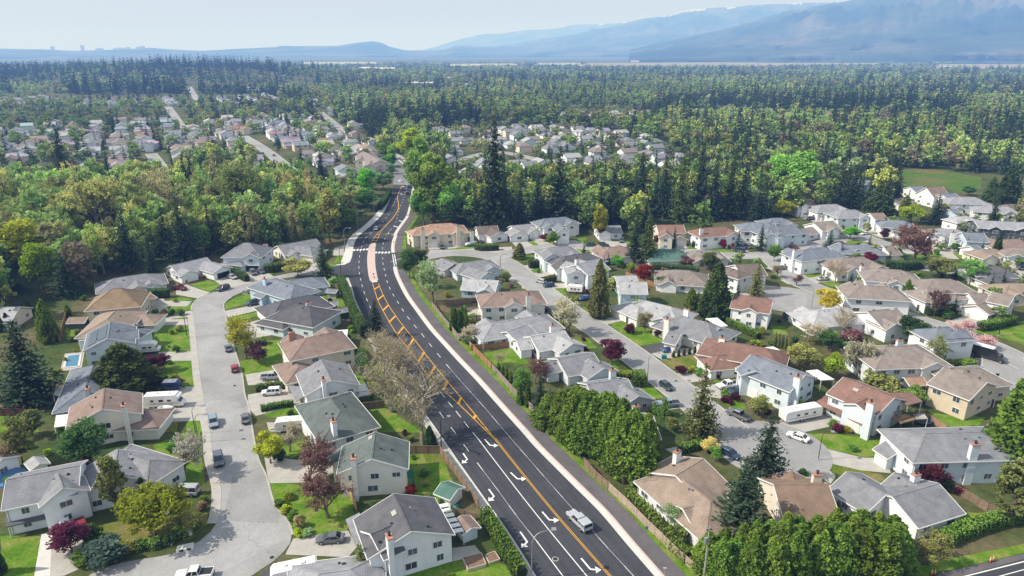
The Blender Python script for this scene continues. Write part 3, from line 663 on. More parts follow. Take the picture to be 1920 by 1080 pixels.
def roof_hip(mb, fa, M, L, rl, hw, ze, pitch, o=.5):
    t = .2; zr = ze + pitch * hw + .2; X = L / 2 + o; Y = hw + o; zl = ze - o * pitch + .2; r = rl / 2
    def P(x, y, z): return M @ Vector((x, y, z))
    a, b = P(-r, 0, zr), P(r, 0, zr); c = [P(-X, -Y, zl), P(X, -Y, zl), P(X, Y, zl), P(-X, Y, zl)]
    mb.face([c[0], c[1], b, a]); mb.face([c[1], c[2], b]); mb.face([c[2], c[3], a, b]); mb.face([c[3], c[0], a])
    d = [P(x, y, zl - .18) for x, y in ((-X, -Y), (-X, Y), (X, Y), (X, -Y))]; mb.face(d)
    cc = [(-X, -Y), (X, -Y), (X, Y), (-X, Y)]
    for i in range(4):
        p, q = cc[i], cc[(i + 1) % 4]; s = 1.02
        fa.beam(P(p[0] * s, p[1] * s, zl - .1), P(q[0] * s, q[1] * s, zl - .1), .1, .22)
    for p, q in ((c[0], a), (c[3], a), (c[1], b), (c[2], b), (a, b)): mb.beam(p, q, .28, .06)

def nearest_street(c):
    best = None
    for P, w in STREETS:
        for p in P:
            d = (Vector((p.x, p.y, 0)) - Vector((c.x, c.y, 0))).length - w / 2
            if best is None or d < best[0]: best = (d, p, w)
    return best

EAVE = {.5: 2.3, 1: 2.75, 1.5: 4.0, 2: 5.35}
def house(label, roof, wall, blocks, ch=(), garage=True, gd=None, sky=(), porch=None, name='house', cat='house', wins=True, vents=True):
    """blocks: (view, x1, y1, x2, y2, storeys, width, 'g'|'h'[, pitch]) - the two ends of each ridge as measured on the photograph"""
    B = []
    for b in blocks:
        v, x1, y1, x2, y2, st, w, ty = b[:8]; pitch = b[8] if len(b) > 8 else .42
        ze = EAVE.get(st, st); hw = w / 2; zr = ze + pitch * hw + .2
        p, q = at(v, x1, y1, zr), at(v, x2, y2, zr)
        c = (p + q) / 2; c.z = 0; u = (q - p); u.z = 0; rl = u.length; u.normalize()
        L = max(3, rl - .8) if ty == 'g' else rl + w * .92
        if ty == 'g': rl = L
        B.append(dict(c=c, u=u, L=L, rl=rl, hw=hw, ze=ze, zr=zr, ty=ty, pitch=pitch, st=st))
    b0 = B[0]
    if len(B) < 3 and b0['c'].length > 165 and b0['L'] > 9 and wins:
        # front gables over the street or camera side, as these houses have
        sd, sp, sw = nearest_street(b0['c']); n0 = Vector((-b0['u'].y, b0['u'].x, 0)); tgt = (Vector((sp.x, sp.y, 0)) - b0['c']) if (sd < 40 and RND.random() < .6) else -b0['c']
        sg = 1 if tgt.dot(n0) > 0 else -1
        for f in RND.choice(((-.27,), (.27,), (-.29, .26), (.0,), (-.22, .3))):
            w2 = RND.uniform(4.2, 6.2); st2 = b0['st'] if RND.random() < .7 else max(1, b0['st'] - 1); ze2 = EAVE.get(st2, st2); ln2 = b0['hw'] + RND.uniform(.7, 1.8); p2 = RND.uniform(.42, .6)
            B.append(dict(c=b0['c'] + b0['u'] * f * b0['L'] + n0 * sg * ln2 / 2, u=n0 * sg, L=ln2, rl=ln2, hw=w2 / 2, ze=ze2, zr=ze2 + p2 * w2 / 2 + .2, ty='g', pitch=p2, st=st2))
    rz = math.atan2(b0['u'].y, b0['u'].x)
    root = thing(name, label, cat, tuple(b0['c']), rz)
    Wm = Matrix.Translation(b0['c']) @ Matrix.Rotation(rz, 4, 'Z'); Wi = Wm.inverted()
    wm, rm, fm = MB(), MB(), MB()
    for k, b in enumerate(B):
        a = math.atan2(b['u'].y, b['u'].x); b['M'] = Wi @ Matrix.Translation(b['c']) @ Matrix.Rotation(a, 4, 'Z'); b['W'] = Matrix.Translation(b['c']) @ Matrix.Rotation(a, 4, 'Z')
        M = b['M']; x, y, z = b['L'] / 2, b['hw'], b['ze']; e = .003 * k
        x -= e; y -= e
        def P(*c): return M @ Vector(c)
        for q in (((-x, -y, 0), (x, -y, 0), (x, -y, z), (-x, -y, z)), ((x, y, 0), (-x, y, 0), (-x, y, z), (x, y, z))): wm.face([P(*c) for c in q])
        for s in (-1, 1):
            q = [(s * x, -y * s, 0), (s * x, y * s, 0), (s * x, y * s, z)]
            if b['ty'] == 'g': q.append((s * x, 0, z + b['pitch'] * b['hw'] - .03))
            q.append((s * x, -y * s, z)); wm.face([P(*c) for c in q])
        if b['ty'] == 'g': roof_gable(rm, fm, M, b['L'], b['hw'], b['ze'] + .012 * k, b['pitch'])
        else: roof_hip(rm, fm, M, b['L'], b['rl'], b['hw'], b['ze'] + .012 * k, b['pitch'])
    HOUSES.append((sum((b['c'] for b in B), Vector()) / len(B), max(max(b['L'], 2 * b['hw']) / 2 + (b['c'] - b0['c']).length * .6 for b in B)))
    for b in B: HOUSES.append((b['c'], b['hw'] + 1.0))
    HOUSE_NAMES.append((label, b0['c']))
    jit = 1 + RND.uniform(-.06, .06)
    wo_ = wm.build('wall', M_WALL, root, WALLC[wall]); ro = rm.build('roof', M_ROOF, root, tuple(c * jit for c in ROOFC[roof])); fm.build('gutter', M_TRIM, ro)
    dist = b0['c'].length
    # doors: on the wall looking at the nearest street
    used = []
    def inside(pw, k):
        for j, b in enumerate(B):
            if j != k:
                l = b['W'].inverted() @ Vector((pw.x, pw.y, 0))
                if abs(l.x) < b['L'] / 2 + .1 and abs(l.y) < b['hw'] + .1: return True
        return False
    sides = []
    for k, b in enumerate(B):
        for s, nrm, ln, off in (((0, -1), Vector((0, -1, 0)), b['L'], b['hw']), ((0, 1), Vector((0, 1, 0)), b['L'], b['hw']), ((1, 0), Vector((1, 0, 0)), 2 * b['hw'], b['L'] / 2), ((-1, 0), Vector((-1, 0, 0)), 2 * b['hw'], b['L'] / 2)):
            nw = b['W'].to_3x3() @ nrm; cw = b['W'] @ (nrm * off); sides.append((k, b, nrm, nw, cw, ln, off))
    if garage:
        d, sp, sw = nearest_street(b0['c'])
        if d < 45:
            def score(s):
                t = (Vector((sp.x, sp.y, 0)) - s[4]); dd = t.length; t.normalize()
                return t.dot(s[3]) * 12 - dd * .5 - (8 if inside(s[4] + s[3] * .3, s[0]) else 0) - (6 if s[5] < 4.5 else 0)
            k, b, nrm, nw, cw, ln, off = max(sides, key=score)
            big = ln > 6.2 or gd is not None; dm = gd if gd else (GARAGE2 if big else GARAGE1); dw = 5.2 if big else 3
            tdir = Vector((-nrm.y, nrm.x, 0)); sh = (ln / 2 - dw / 2 - .7) * RND.choice((-1, 1)) if ln > 9 else 0
            loc = b['M'] @ (nrm * (off + .03) + tdir * sh); ang = math.atan2((b['M'].to_3x3() @ nrm).y, (b['M'].to_3x3() @ nrm).x) + math.pi / 2
            g = link('garage_door', dm, root); g.location = loc; g.rotation_euler = (0, 0, ang); used.append((k, nrm, sh, dw / 2 + .3))
            wl = b['W'] @ (nrm * (off + .03) + tdir * sh); dn = max(3, min(14, d - 1))
            if ln > 8:
                s2 = sh - math.copysign(dw / 2 + 1.6, sh if sh else 1); l2 = b['M'] @ (nrm * (off + .03) + tdir * s2)
                g = link('door', DOOR, root); g.location = l2; g.rotation_euler = (0, 0, ang); used.append((k, nrm, s2, .9))
            if dist > 230 and d > 3:
                tw = b['W'].to_3x3() @ tdir; pts = [wl - tw * 2.7, wl + tw * 2.7, wl + tw * 2.7 + nw * (d + 1.5), wl - tw * 2.7 + nw * (d + 1.5)]
                flat('driveway', pts, .018, M_CONC); DRIVES.append((wl + nw * min(4.2, max(3.0, d * .5)), nw, label))
                if RND.random() < .75:
                    a0 = wl + tw * math.copysign(3.0, -sh if sh else 1); dirx = tw * math.copysign(RND.uniform(5, 8), -sh if sh else 1)
                    flat('lawn', [a0 + nw * .6, a0 + dirx + nw * .6, a0 + dirx + nw * (d + .5), a0 + nw * (d + .5)], .014, M_LAWN)
    # windows
    if wins:
        for k, b, nrm, nw, cw, ln, off in sides:
            tocam = (-cw).normalized()
            if nw.dot(Vector((tocam.x, tocam.y, 0))) < -.35 or ln < 3.4: continue
            tdir = Vector((-nrm.y, nrm.x, 0)); ang = math.atan2((b['M'].to_3x3() @ nrm).y, (b['M'].to_3x3() @ nrm).x) + math.pi / 2
            n = max(1, int(ln / (3.6 if dist < 200 else 4.6)))
            for fl in range(2 if b['st'] >= 2 else 1):
                zc = 1.55 + 2.6 * fl
                for i in range(n):
                    if RND.random() < .14: continue
                    sh = -ln / 2 + ln * (i + .5) / n + RND.uniform(-.3, .3)
                    if fl == 0 and any(u[0] == k and u[1] == nrm and abs(u[2] - sh) < u[3] + .9 for u in used): continue
                    if inside(b['W'] @ (nrm * (off + .3) + tdir * sh), k): continue
                    sx = RND.choice((.75, 1, 1, 1.25)); sz = RND.choice((.85, 1, 1.1)) if n > 1 else 1
                    f = link('window', WIN_FRAME, root); f.location = b['M'] @ (nrm * (off + .02) + tdir * sh) + Vector((0, 0, zc)); f.rotation_euler = (0, 0, ang); f.scale = (sx, 1, sz)
                    p = link('pane', WIN_PANE, f)
    if dist < 215:
        for b in B[:2]:
            for sx, sy in ((1, 1), (-1, -1)):
                pp = b['M'] @ Vector((sx * (b['L'] / 2 - .25), sy * (b['hw'] + .06), 0)); mb = MB(); mb.tube([pp + Vector((0, 0, .1)), pp + Vector((0, 0, b['ze'] - .1))], [.07, .07], 5); mb.build('downpipe', M_TRIM if wall != 'w' else M_GALV, root)
    # roof pieces
    if vents and dist < 330:
        for _ in range(4 if dist < 220 else 2):
            b = RND.choice(B); xx = RND.uniform(-.42, .42) * b['rl']; yy = RND.choice((-1, 1)) * RND.uniform(.12, .6) * b['hw']
            vv = link('roof_vent', RND.choice((VENT, BVENT, BVENT)), ro); vv.location = b['M'] @ Vector((xx, yy, b['zr'] + (.0 if b['ty'] == 'g' else 0) - b['pitch'] * abs(yy)))
    for c in ch:
        v, x, y, kind = c; z = b0['zr'] + .7; p = Wi @ at(v, x, y, z); hh = z
        mb = MB(); mb.box((p.x, p.y, hh / 2), (1.55, .85, hh)); mb.box((p.x, p.y, hh + .09), (1.7, 1.0, .18), mi=1); mb.tube([(p.x, p.y, hh + .15), (p.x, p.y, hh + .75)], [.2, .2], 8, mi=2); mb.tube([(p.x, p.y, hh + .75), (p.x, p.y, hh + .85)], [.3, .26], 8, mi=2)
        mb.build('chimney', [M_WALL if kind != 'k' else M_BRICK, M_BRICK, M_METAL], ro, WALLC[wall])
    for v, x, y in sky:
        z = b0['zr'] - .5; p = Wi @ at(v, x, y, z); b = B[0]; s = 1 if (b['M'].inverted() @ p).y > 0 else -1
        l = b['M'].inverted() @ p; zz = b['zr'] + .03 - b['pitch'] * abs(l.y)
        mb = MB(); mb.box((0, 0, .05), (1.2, .8, .14)); o = mb.build('skylight', [M_CONC], ro); o.location = b['M'] @ Vector((l.x, l.y, zz)); o.rotation_euler = (-s * math.atan(b['pitch']), 0, math.atan2((b['M'].to_3x3() @ Vector((1, 0, 0))).y, (b['M'].to_3x3() @ Vector((1, 0, 0))).x))
    return root, B, Wi

def lean_roof(root, Wi, pts, z0, z1, m, name='porch_roof', color=None, posts=True):
    """a low sloped roof over ground points pts (4, first two at the wall); posts at the free corners"""
    q = [Wi @ Vector((p.x, p.y, 0)) for p in pts]; mb = MB()
    top = [Vector((q[i].x, q[i].y, z1 if i < 2 else z0)) for i in range(4)]; lo = [p - Vector((0, 0, .16)) for p in top]
    n = (top[1] - top[0]).cross(top[2] - top[0])
    if n.z < 0: top, lo = top[::-1], lo[::-1]
    mb.face(top); mb.face(lo[::-1])
    for i in range(4): mb.face([lo[i], lo[(i + 1) % 4], top[(i + 1) % 4], top[i]])
    o = mb.build(name, m, root, color)
    if posts:
        for i in (2, 3):
            mb = MB(); p = q[i] + (q[(i + 2) % 4] - q[i]).normalized() * .3; mb.box((p.x, p.y, (z0 - .1) / 2), (.16, .16, z0 - .1)); mb.build('post', M_TRIM, root)
    return o

H = {}
H[1] = house('white two-storey house with grey roof, front gable and garage at the bottom left corner', 'gy', 'w', [('a3', 45, 358, 605, 247, 2, 10.6, 'g'), ('a3', 430, 310, 470, 420, 2, 6.6, 'g', .6)])
lean_roof(H[1][0], H[1][2], line('a3', (75, 735), (405, 660), (400, 730), (70, 800)), 2.4, 3.1, M_ROOF, color=ROOFC['dg'])
H[2] = house('low grey-roofed house half hidden behind the yellow-green tree', 'gy', 'w', [('a3', 880, 130, 850, 330, 1.5, 11, 'g'), ('a3', 930, 150, 1120, 210, 1.5, 8, 'h')])
H[3] = house('house with brown roof and tall pale chimney beside the parked motorhome', 'br', 'cw', [('a2', 782, 752, 766, 908, 2, 13, 'g'), ('a2', 960, 930, 1090, 925, 1, 8, 'h')], ch=[('a2', 925, 882, 's')])
H[4] = house('house with dark slate roof half hidden behind the big rounded cedar', 'bg', 'g', [('a2', 700, 580, 640, 745, 1, 11, 'h')], ch=[('a2', 655, 755, 's')])
H[5] = house('blue-grey house with solar panels on its roof beside the pool', 'bg', 'lb', [('a2', 828, 252, 806, 378, 2, 11, 'g'), ('a2', 870, 300, 940, 305, 1.5, 9, 'h')])
H[6] = house('tan-roofed house with pale green walls above the solar-panel house', 'tn', 'pg', [('a2', 800, 235, 865, 170, 1.5, 12, 'h'), ('a2', 930, 200, 1090, 195, 1, 8, 'h')])
H[7] = house('two-storey house with tall golden-brown hip roof left of the curving street', 'gd', 'be', [('a2', 840, 5, 900, 0, 2, 13, 'h', .6), ('a2', 980, 10, 1010, 30, 1, 9, 'h')])
H[8] = house('low house with long grey hip roof at the edge of the ravine wood', 'gy', 'w', [('a1', 860, 1005, 1090, 972, 1, 12, 'h'), ('a1', 1010, 1000, 1040, 1060, 1, 7, 'g')])
H[9] = house('white ranch house with open dark garage under a front gable', 'mg', 'w', [('a1', 1275, 912, 1550, 850, 1, 10, 'g'), ('a1', 1510, 870, 1670, 915, 1, 7.5, 'g'), ('a1', 1345, 920, 1420, 950, 1, 6, 'g')], gd=GARAGED)  # dark panel stands in for the shaded inside of the open garage
H[10] = house('grey hip-roofed two-storey house with dark garage behind two clipped hedges', 'gy', 'lb', [('E', 680, 80, 735, 80, 2, 13, 'h', .55), ('E', 620, 215, 680, 190, 1, 9, 'h')], gd=GARAGED, sky=[('E', 770, 140), ('E', 800, 135)])
H[11] = house('long low grey-roofed house with three white garage doors behind the spruce', 'gy', 'cw', [('E', 1010, 110, 1400, 40, 1, 12, 'g'), ('E', 1210, 105, 1340, 120, 1, 9, 'h')], ch=[('E', 895, 100, 's')])
H[12] = house('blue house with slate roof and white front gable in the bend of the street', 'bg', 'b', [('E', 960, 440, 1180, 505, 1.5, 11, 'h'), ('E', 1150, 450, 1350, 425, 1, 10, 'h'), ('E', 860, 530, 950, 560, 1, 7, 'g')], ch=[('E', 885, 445, 's')])
H[13] = house('large house with stepped dark grey hip roofs facing the curving street', 'dg', 'lb', [('E', 1060, 660, 1290, 610, 1, 13, 'h'), ('E', 1210, 700, 1330, 720, 1.5, 13, 'h'), ('E', 1010, 790, 1060, 800, 1, 9, 'h')], ch=[('E', 1325, 690, 's')])
H[14] = house('brown-roofed house with low garage wing next to the white patio cover', 'br', 'c', [('b2', 380, 372, 520, 345, 2, 12, 'h'), ('b2', 285, 545, 320, 590, 1, 8, 'h')], ch=[('b2', 265, 335, 'k')])
H[15] = house('white house with light grey gable roof and small rear balcony', 'gy', 'w', [('b2', 492, 538, 568, 692, 2, 11.5, 'g')], ch=[('b2', 505, 690, 's')])
lean_roof(H[15][0], H[15][2], line('b2', (345, 840), (400, 900), (310, 920), (250, 800)), 2.4, 3.6, M_ROOF, color=ROOFC['gy'], posts=False)
H[16] = house('white house with green-grey hip roof above the travel trailer', 'gg', 'w', [('b2', 560, 830, 632, 925, 2, 11.5, 'h')], ch=[('b2', 580, 1000, 's')])
H[17] = house('beige gabled house with dark green-grey roof and tall clad chimney', 'gg', 'cw', [('b3', 892, 0, 868, 202, 2, 12, 'g'), ('b3', 700, 95, 690, 190, 1.5, 6, 'g')], ch=[('b3', 730, 195, 's')], sky=[('b3', 860, 50)])
H[18] = house('large white gabled house with dark grey roof at the bottom centre', 'dg', 'w', [('b3', 1035, 462, 1166, 745, 2, 13, 'g'), ('b3', 1020, 695, 860, 765, 2, 7.5, 'g', .5)], ch=[('b3', 1000, 785, 's')], sky=[('b3', 1035, 610)])
lean_roof(H[18][0], H[18][2], [at('b3', 775, 603, 3.6), at('b3', 838, 745, 3.6), at('b3', 748, 855, 2.5), at('b3', 672, 655, 2.5)], 2.5, 3.6, M_ROOF, color=ROOFC['gy'], posts=False)
H[19] = house('low grey-roofed house cut off by the bottom edge of the photo', 'mg', 'w', [('b3', 480, 1060, 700, 1030, 1, 10, 'h')], garage=False)
H[20] = house('tan-roofed bungalow beside the roadside cedar hedge', 'tn', 'w', [('c3', 1225, 325, 1435, 198, 1, 13, 'g'), ('c3', 1265, 340, 1490, 520, 1, 11, 'h'), ('c3', 1300, 570, 1400, 545, 1, 6, 'g')], ch=[('c3', 1240, 150, 's')], garage=False)
H[21] = house('house with broad brown shingle roof behind the clipped cedar mass', 'bn', 'c', [('d3', 40, 392, 455, 392, 1, 14, 'g', .5), ('d3', 175, 290, 200, 380, 1, 7, 'g')], ch=[('d3', 370, 320, 's')])
H[22] = house('white L-shaped bungalow with smooth grey roofs at the bottom right', 'gy', 'w', [('d3', 930, 485, 1280, 384, 1, 10.5, 'g'), ('d3', 590, 298, 890, 468, 1, 9.5, 'g'), ('d3', 945, 305, 1110, 395, 1, 7.5, 'g')], ch=[('d3', 1110, 320, 's')])
H[23] = house('large pale blue two-storey house with big white chimney and red maple', 'gy', 'lb', [('d3', 1180, 10, 1590, 0, 2, 11, 'h'), ('d3', 930, 60, 1010, 110, 1, 7, 'g')], ch=[('d3', 1555, 95, 's')])
H[24] = house('house with brick-red shingle roof and raised rear deck beside the travel trailer', 'rd', 'lb', [('d2', 565, 668, 950, 822, 2, 11, 'g'), ('d2', 660, 870, 750, 820, 2, 5.5, 'g')], ch=[('d2', 775, 862, 's')], sky=[('d2', 660, 755)])
lean_roof(H[24][0], H[24][2], line('d2', (420, 900), (790, 1090), (740, 1130), (340, 930)), 2.5, 3.4, M_ROOF, color=ROOFC['rd'])
lean_roof(H[24][0], H[24][2], line('d2', (880, 950), (1010, 1050), (1130, 1000), (1040, 930)), 5.0, 5.6, M_ROOF, color=ROOFC['rd'])
H[25] = house('big beige two-storey house with grey-brown gable roof near the right edge', 'gb', 'be', [('d2', 1322, 592, 1645, 708, 2, 12, 'g'), ('d2', 1470, 610, 1580, 600, 1.5, 10, 'h')])
H[26] = house('two-storey house with grey-brown hip roof and blossom tree at its corner', 'gb', 'lb', [('d2', 880, 440, 1090, 432, 2, 12.5, 'h')], ch=[('d2', 990, 395, 's')])
H[27] = house('white house with slate hip roof and tall white entrance columns', 'bg', 'w', [('d2', 1270, 300, 1360, 292, 2, 9, 'h')])
H[28] = house('white-gabled house with grey-brown roof behind the dark green pine', 'gb', 'w', [('d2', 745, 178, 970, 150, 1.5, 12, 'g')], sky=[('d2', 930, 170)])
H[29] = house('grey hip-roofed house behind the yellow blossom tree', 'lg', 'w', [('d2', 380, 165, 570, 150, 1, 12, 'h')])
H[30] = house('white house with stepped gables and wide white garage door at the right', 'gb', 'w', [('d2', 1680, 25, 1850, 60, 2, 9, 'g'), ('d2', 1560, 130, 1660, 100, 1, 7.5, 'g'), ('d2', 1500, 40, 1640, 40, 1.5, 8, 'g')])
H[31] = house('house with red-brown roof and white garage beside the right-hand street', 'rd', 'w', [('c2', 1590, 395, 1900, 450, 1.5, 11, 'h'), ('c2', 1550, 505, 1730, 490, 1, 8, 'h')], ch=[('c2', 1575, 375, 's')])
H[32] = house('long pale blue two-storey house with blue-grey roof left of the brick-red roof', 'bg', 'lb', [('d2', -130, 500, 280, 652, 2, 11, 'g'), ('c2', 1790, 560, 1830, 620, 2, 6, 'g')], ch=[('d2', 225, 668, 's')])
lean_roof(H[32][0], H[32][2], line('d2', (-80, 760), (140, 860), (90, 900), (-160, 790)), 2.5, 3.3, M_ROOF, color=ROOFC['bg'], posts=False)
H[33] = house('white house with grey hip roof, wide front gable and dark driveway', 'gy', 'cw', [('c2', 1290, 212, 1470, 265, 1, 13, 'h'), ('c2', 1440, 250, 1560, 300, 1, 9, 'g'), ('c2', 1180, 320, 1270, 340, 1, 8, 'g')], ch=[('c2', 1165, 235, 's')])
H[34] = house('house with pale grey hip roof on the far side of the right-hand street', 'lg', 'w', [('c2', 1005, 95, 1190, 140, 1, 12, 'h'), ('c2', 880, 110, 950, 140, 1, 8, 'h')], ch=[('c2', 1310, 160, 's')])
H[35] = house('tall sky-blue two-storey house behind an olive conifer', 'lg', 'b', [('c2', 800, -50, 1010, -45, 2, 10, 'g')])
H[36] = house('white house with pale grey gables and white garage near the purple maple', 'lg', 'w', [('c2', 135, 365, 395, 318, 1, 10, 'g'), ('c2', 340, 350, 460, 415, 1, 8, 'g'), ('c2', 30, 388, 125, 375, 1, 6.5, 'g')], ch=[('c2', 305, 285, 's')])
H[37] = house('pale blue house with dark grey gable roof beside the purple maple', 'gy', 'lb', [('c2', 340, 532, 610, 482, 1, 10.5, 'g'), ('c2', 580, 530, 690, 600, 1, 8.5, 'g'), ('c2', 230, 560, 330, 545, 1, 6, 'g')], ch=[('c2', 755, 620, 's')])
H[38] = house('grey gabled house with a white patio roof behind the cedar mass', 'gy', 'g', [('c2', 560, 722, 870, 680, 1, 10.5, 'g'), ('c2', 830, 725, 950, 810, 1, 8.5, 'g')], ch=[('c2', 930, 890, 's')])
H[39] = house('small grey-roofed house tucked behind the tall cedar mass', 'gy', 'lb', [('c2', 860, 975, 1060, 960, 1, 10, 'g')])
H[40] = house('pale blue house with grey roof left of the white blossom tree', 'mg', 'lb', [('F', 925, 605, 1010, 592, 1, 11, 'h'), ('F', 950, 622, 990, 608, 1, 8, 'g')])
H[41] = house('cream two-storey house with brown roof beside the right-hand street', 'br', 'cw', [('F', 930, 548, 985, 545, 2, 11, 'h')], ch=[('c2', 125, 55, 's')])
H[42] = house('sky-blue house with pale grey roof above the small yard with play slide', 'lg', 'b', [('F', 870, 522, 935, 526, 1, 10, 'g')])
H[43] = house('pale blue house with two grey roof wings near the side street corner', 'gy', 'lb', [('F', 870, 492, 908, 487, 1, 10, 'h'), ('F', 880, 500, 915, 510, 1, 8, 'g')])
H[44] = house('small grey house with front garage beside the roadside evergreens', 'gy', 'g', [('F', 828, 484, 852, 494, 1, 8, 'g')])
H[45] = house('cream two-storey house with orange-brown roof and balconies by the main road', 'or', 'c', [('b1', 1320, 600, 1460, 592, 2, 13, 'h'), ('b1', 1215, 630, 1300, 620, 2, 8, 'h')], ch=[('b1', 1250, 638, 's'), ('b1', 1516, 615, 's')])
H[46] = house('brown-roofed house with two grey garage doors next to the orange-brown roof', 'db', 'w', [('b1', 1650, 618, 1810, 610, 1, 11, 'g'), ('b1', 1770, 632, 1830, 660, 1, 8, 'g')], ch=[('b1', 1618, 655, 's')])
H[47] = house('light grey house with two white garages below the tall firs', 'mg', 'w', [('c1', -10, 612, 190, 595, 1, 10, 'g'), ('c1', 20, 625, 60, 655, 1, 8, 'g')])
H[48] = house('slate-roofed house with steep arched-window gable below the firs', 'bg', 'w', [('c1', 250, 558, 400, 545, 2, 10, 'h'), ('c1', 350, 590, 390, 625, 2, 5, 'g', .8)])
H[49] = house('grey house with white garage door behind the yellow-green tree', 'gy', 'w', [('c1', 630, 615, 810, 610, 1, 10, 'g')])
H[50] = house('cream house with red-brown roof and tall arched front gable', 'rd', 'c', [('c1', 1080, 607, 1285, 605, 2, 10, 'g'), ('c1', 1150, 640, 1160, 670, 2, 5, 'g', .7)])
H[51] = house('white house with red hip roof below the green wood', 'rd', 'w', [('c1', 1450, 628, 1590, 618, 2, 11, 'h')], ch=[('c1', 1422, 635, 's')])
H[52] = house('slate-roofed white house behind two young spruces', 'bg', 'w', [('c1', 1790, 588, 1910, 590, 2, 11, 'h')])
H[53] = house('low tan-roofed house left of the pair of dark conifers', 'br', 'w', [('c1', 730, 775, 830, 768, 1, 11, 'h')])
H[54] = house('low house with green hip roof behind the dark conifers', 'gn', 'w', [('c1', 1110, 790, 1220, 788, 1, 12, 'h')])
H[55] = house('low grey-brown hip-roofed house beside the red shrubs', 'gb', 'cw', [('c1', 1390, 800, 1500, 798, 1, 11, 'h')])
H[56] = house('pale blue house with grey hip roof at the street corner', 'gy', 'lb', [('c1', 290, 775, 400, 765, 2, 10, 'h')])
H[57] = house('white house with dark grey roof and steep front gable on the near corner', 'dg', 'w', [('c1', 400, 840, 560, 815, 1.5, 11, 'h'), ('c1', 360, 860, 400, 900, 1.5, 6, 'g', .7)])
H[58] = house('large white house with grey roof left of the olive conifer', 'mg', 'w', [('c1', 480, 905, 650, 860, 2, 11, 'g'), ('c1', 460, 900, 480, 950, 2, 6, 'g')], ch=[('c1', 488, 865, 's')])
H[59] = house('low blue house with pale slate roof right of the olive conifer', 'lg', 'b', [('c1', 770, 990, 930, 985, 1, 11, 'g')])
H[60] = house('house with broad grey-brown hip roof below the red maple', 'gb', 'w', [('c1', 1230, 942, 1330, 948, 1, 14, 'h')])
H[61] = house('white two-storey house with red-brown roof beside a young conifer', 'db', 'w', [('c1', 1670, 905, 1860, 895, 2, 11, 'g'), ('c1', 1640, 930, 1690, 945, 2, 7, 'h')])
H[62] = house('white house with long red-brown roof behind the cedars', 'rd', 'w', [('c2', 1665, 45, 1960, 88, 2, 11, 'g')])
def mid(label, roof, wall, blocks, **k): house(label, roof, wall, blocks, **k)
mid('tan hip-roofed house right of the yellow-green shrub tree', 'br', 'w', [('d1', 240, 415, 310, 410, 2, 10, 'h')])
mid('white house with light grey hip roof near the small street trees', 'mg', 'w', [('d1', 400, 455, 510, 450, 1.5, 11, 'h')])
mid('pale blue two-storey house with grey roof in the middle of the right-hand block', 'mg', 'lb', [('d1', 560, 495, 650, 492, 2, 11, 'h')])
mid('house with tan roof and blue front gable beside the dark young conifer', 'br', 'lb', [('d1', 760, 518, 860, 515, 2, 9, 'g')])
mid('slate-roofed house behind the dark young conifer', 'bg', 'w', [('d1', 920, 570, 1020, 575, 1.5, 10, 'h')])
mid('slate-roofed house at the wood edge left of the street bend', 'bg', 'w', [('d1', 30, 556, 100, 553, 1.5, 10, 'h')])
mid('white house with dark slate roof and arched window gable', 'bg', 'lb', [('d1', 10, 622, 170, 608, 2, 11, 'h'), ('d1', 20, 630, 40, 670, 2, 5, 'g', .7)])
mid('house with grey-brown roof and white gable behind the blue spruce', 'gb', 'w', [('d1', 340, 590, 490, 575, 1.5, 11, 'g'), ('d1', 230, 640, 330, 620, 1, 8, 'h')])
mid('white slate-roofed house with red garage doors', 'bg', 'w', [('d1', 270, 792, 430, 775, 2, 11, 'h'), ('d1', 230, 820, 290, 840, 1, 8, 'g')], gd=GARAGER, ch=[('d1', 205, 795, 's')])
mid('slate-roofed house with white gable left of the rust-coloured tree', 'bg', 'lb', [('d1', 590, 755, 770, 760, 1, 10, 'h'), ('d1', 640, 770, 680, 790, 1, 6, 'g')])
mid('grey-brown house partly hidden by the rust-coloured tree', 'gb', 'w', [('d1', 860, 765, 950, 762, 1, 10, 'g')])
mid('white house with grey-brown hip roof behind the leafless tree', 'gb', 'w', [('d1', 560, 855, 710, 845, 1.5, 12, 'h')], ch=[('d1', 710, 915, 's')])
mid('two-storey house with grey-brown roof and two cars in front', 'gb', 'w', [('d1', 850, 935, 1000, 945, 2, 12, 'h'), ('d1', 740, 1015, 850, 1035, 1, 7, 'h')])
mid('house with grey-brown hip roof below the round olive tree', 'gb', 'w', [('d1', 1245, 1010, 1370, 1012, 2, 12, 'h')])
mid('white house with grey roof right of the rust-coloured tree', 'mg', 'w', [('d1', 1290, 632, 1420, 640, 1.5, 10, 'h')], ch=[('d1', 1390, 665, 's')])
mid('blue house with long slate roof right of the white-chimneyed house', 'bg', 'b', [('d1', 1450, 662, 1620, 668, 1.5, 11, 'g')])
mid('small white gabled garage with slate roof behind the yellow shrub', 'bg', 'w', [('d1', 1510, 765, 1560, 755, 1, 7, 'g')], garage=False)
mid('long white house with grey roof on the far right edge of the meadow', 'mg', 'w', [('d1', 1410, 395, 1550, 398, 2, 11, 'h')])
mid('white house with long grey roof and balcony near the right edge', 'mg', 'w', [('d1', 1640, 458, 1800, 470, 2, 11, 'h')])
mid('brown-roofed house at the right edge below the big cedar', 'db', 'w', [('d1', 1810, 450, 1930, 450, 1, 11, 'h')])
mid('long dark two-storey building with grey roof at the right edge', 'mg', 'dk', [('d1', 1540, 570, 1950, 590, 2, 14, 'g', .25)], garage=False)
mid('white house with flat-topped porch left of the long dark building', 'lg', 'w', [('d1', 1420, 545, 1490, 540, 1.5, 8, 'h')])
mid('small blue gabled house left of the long grey roofs', 'bg', 'b', [('d1', 1350, 490, 1410, 485, 2, 9, 'g')])
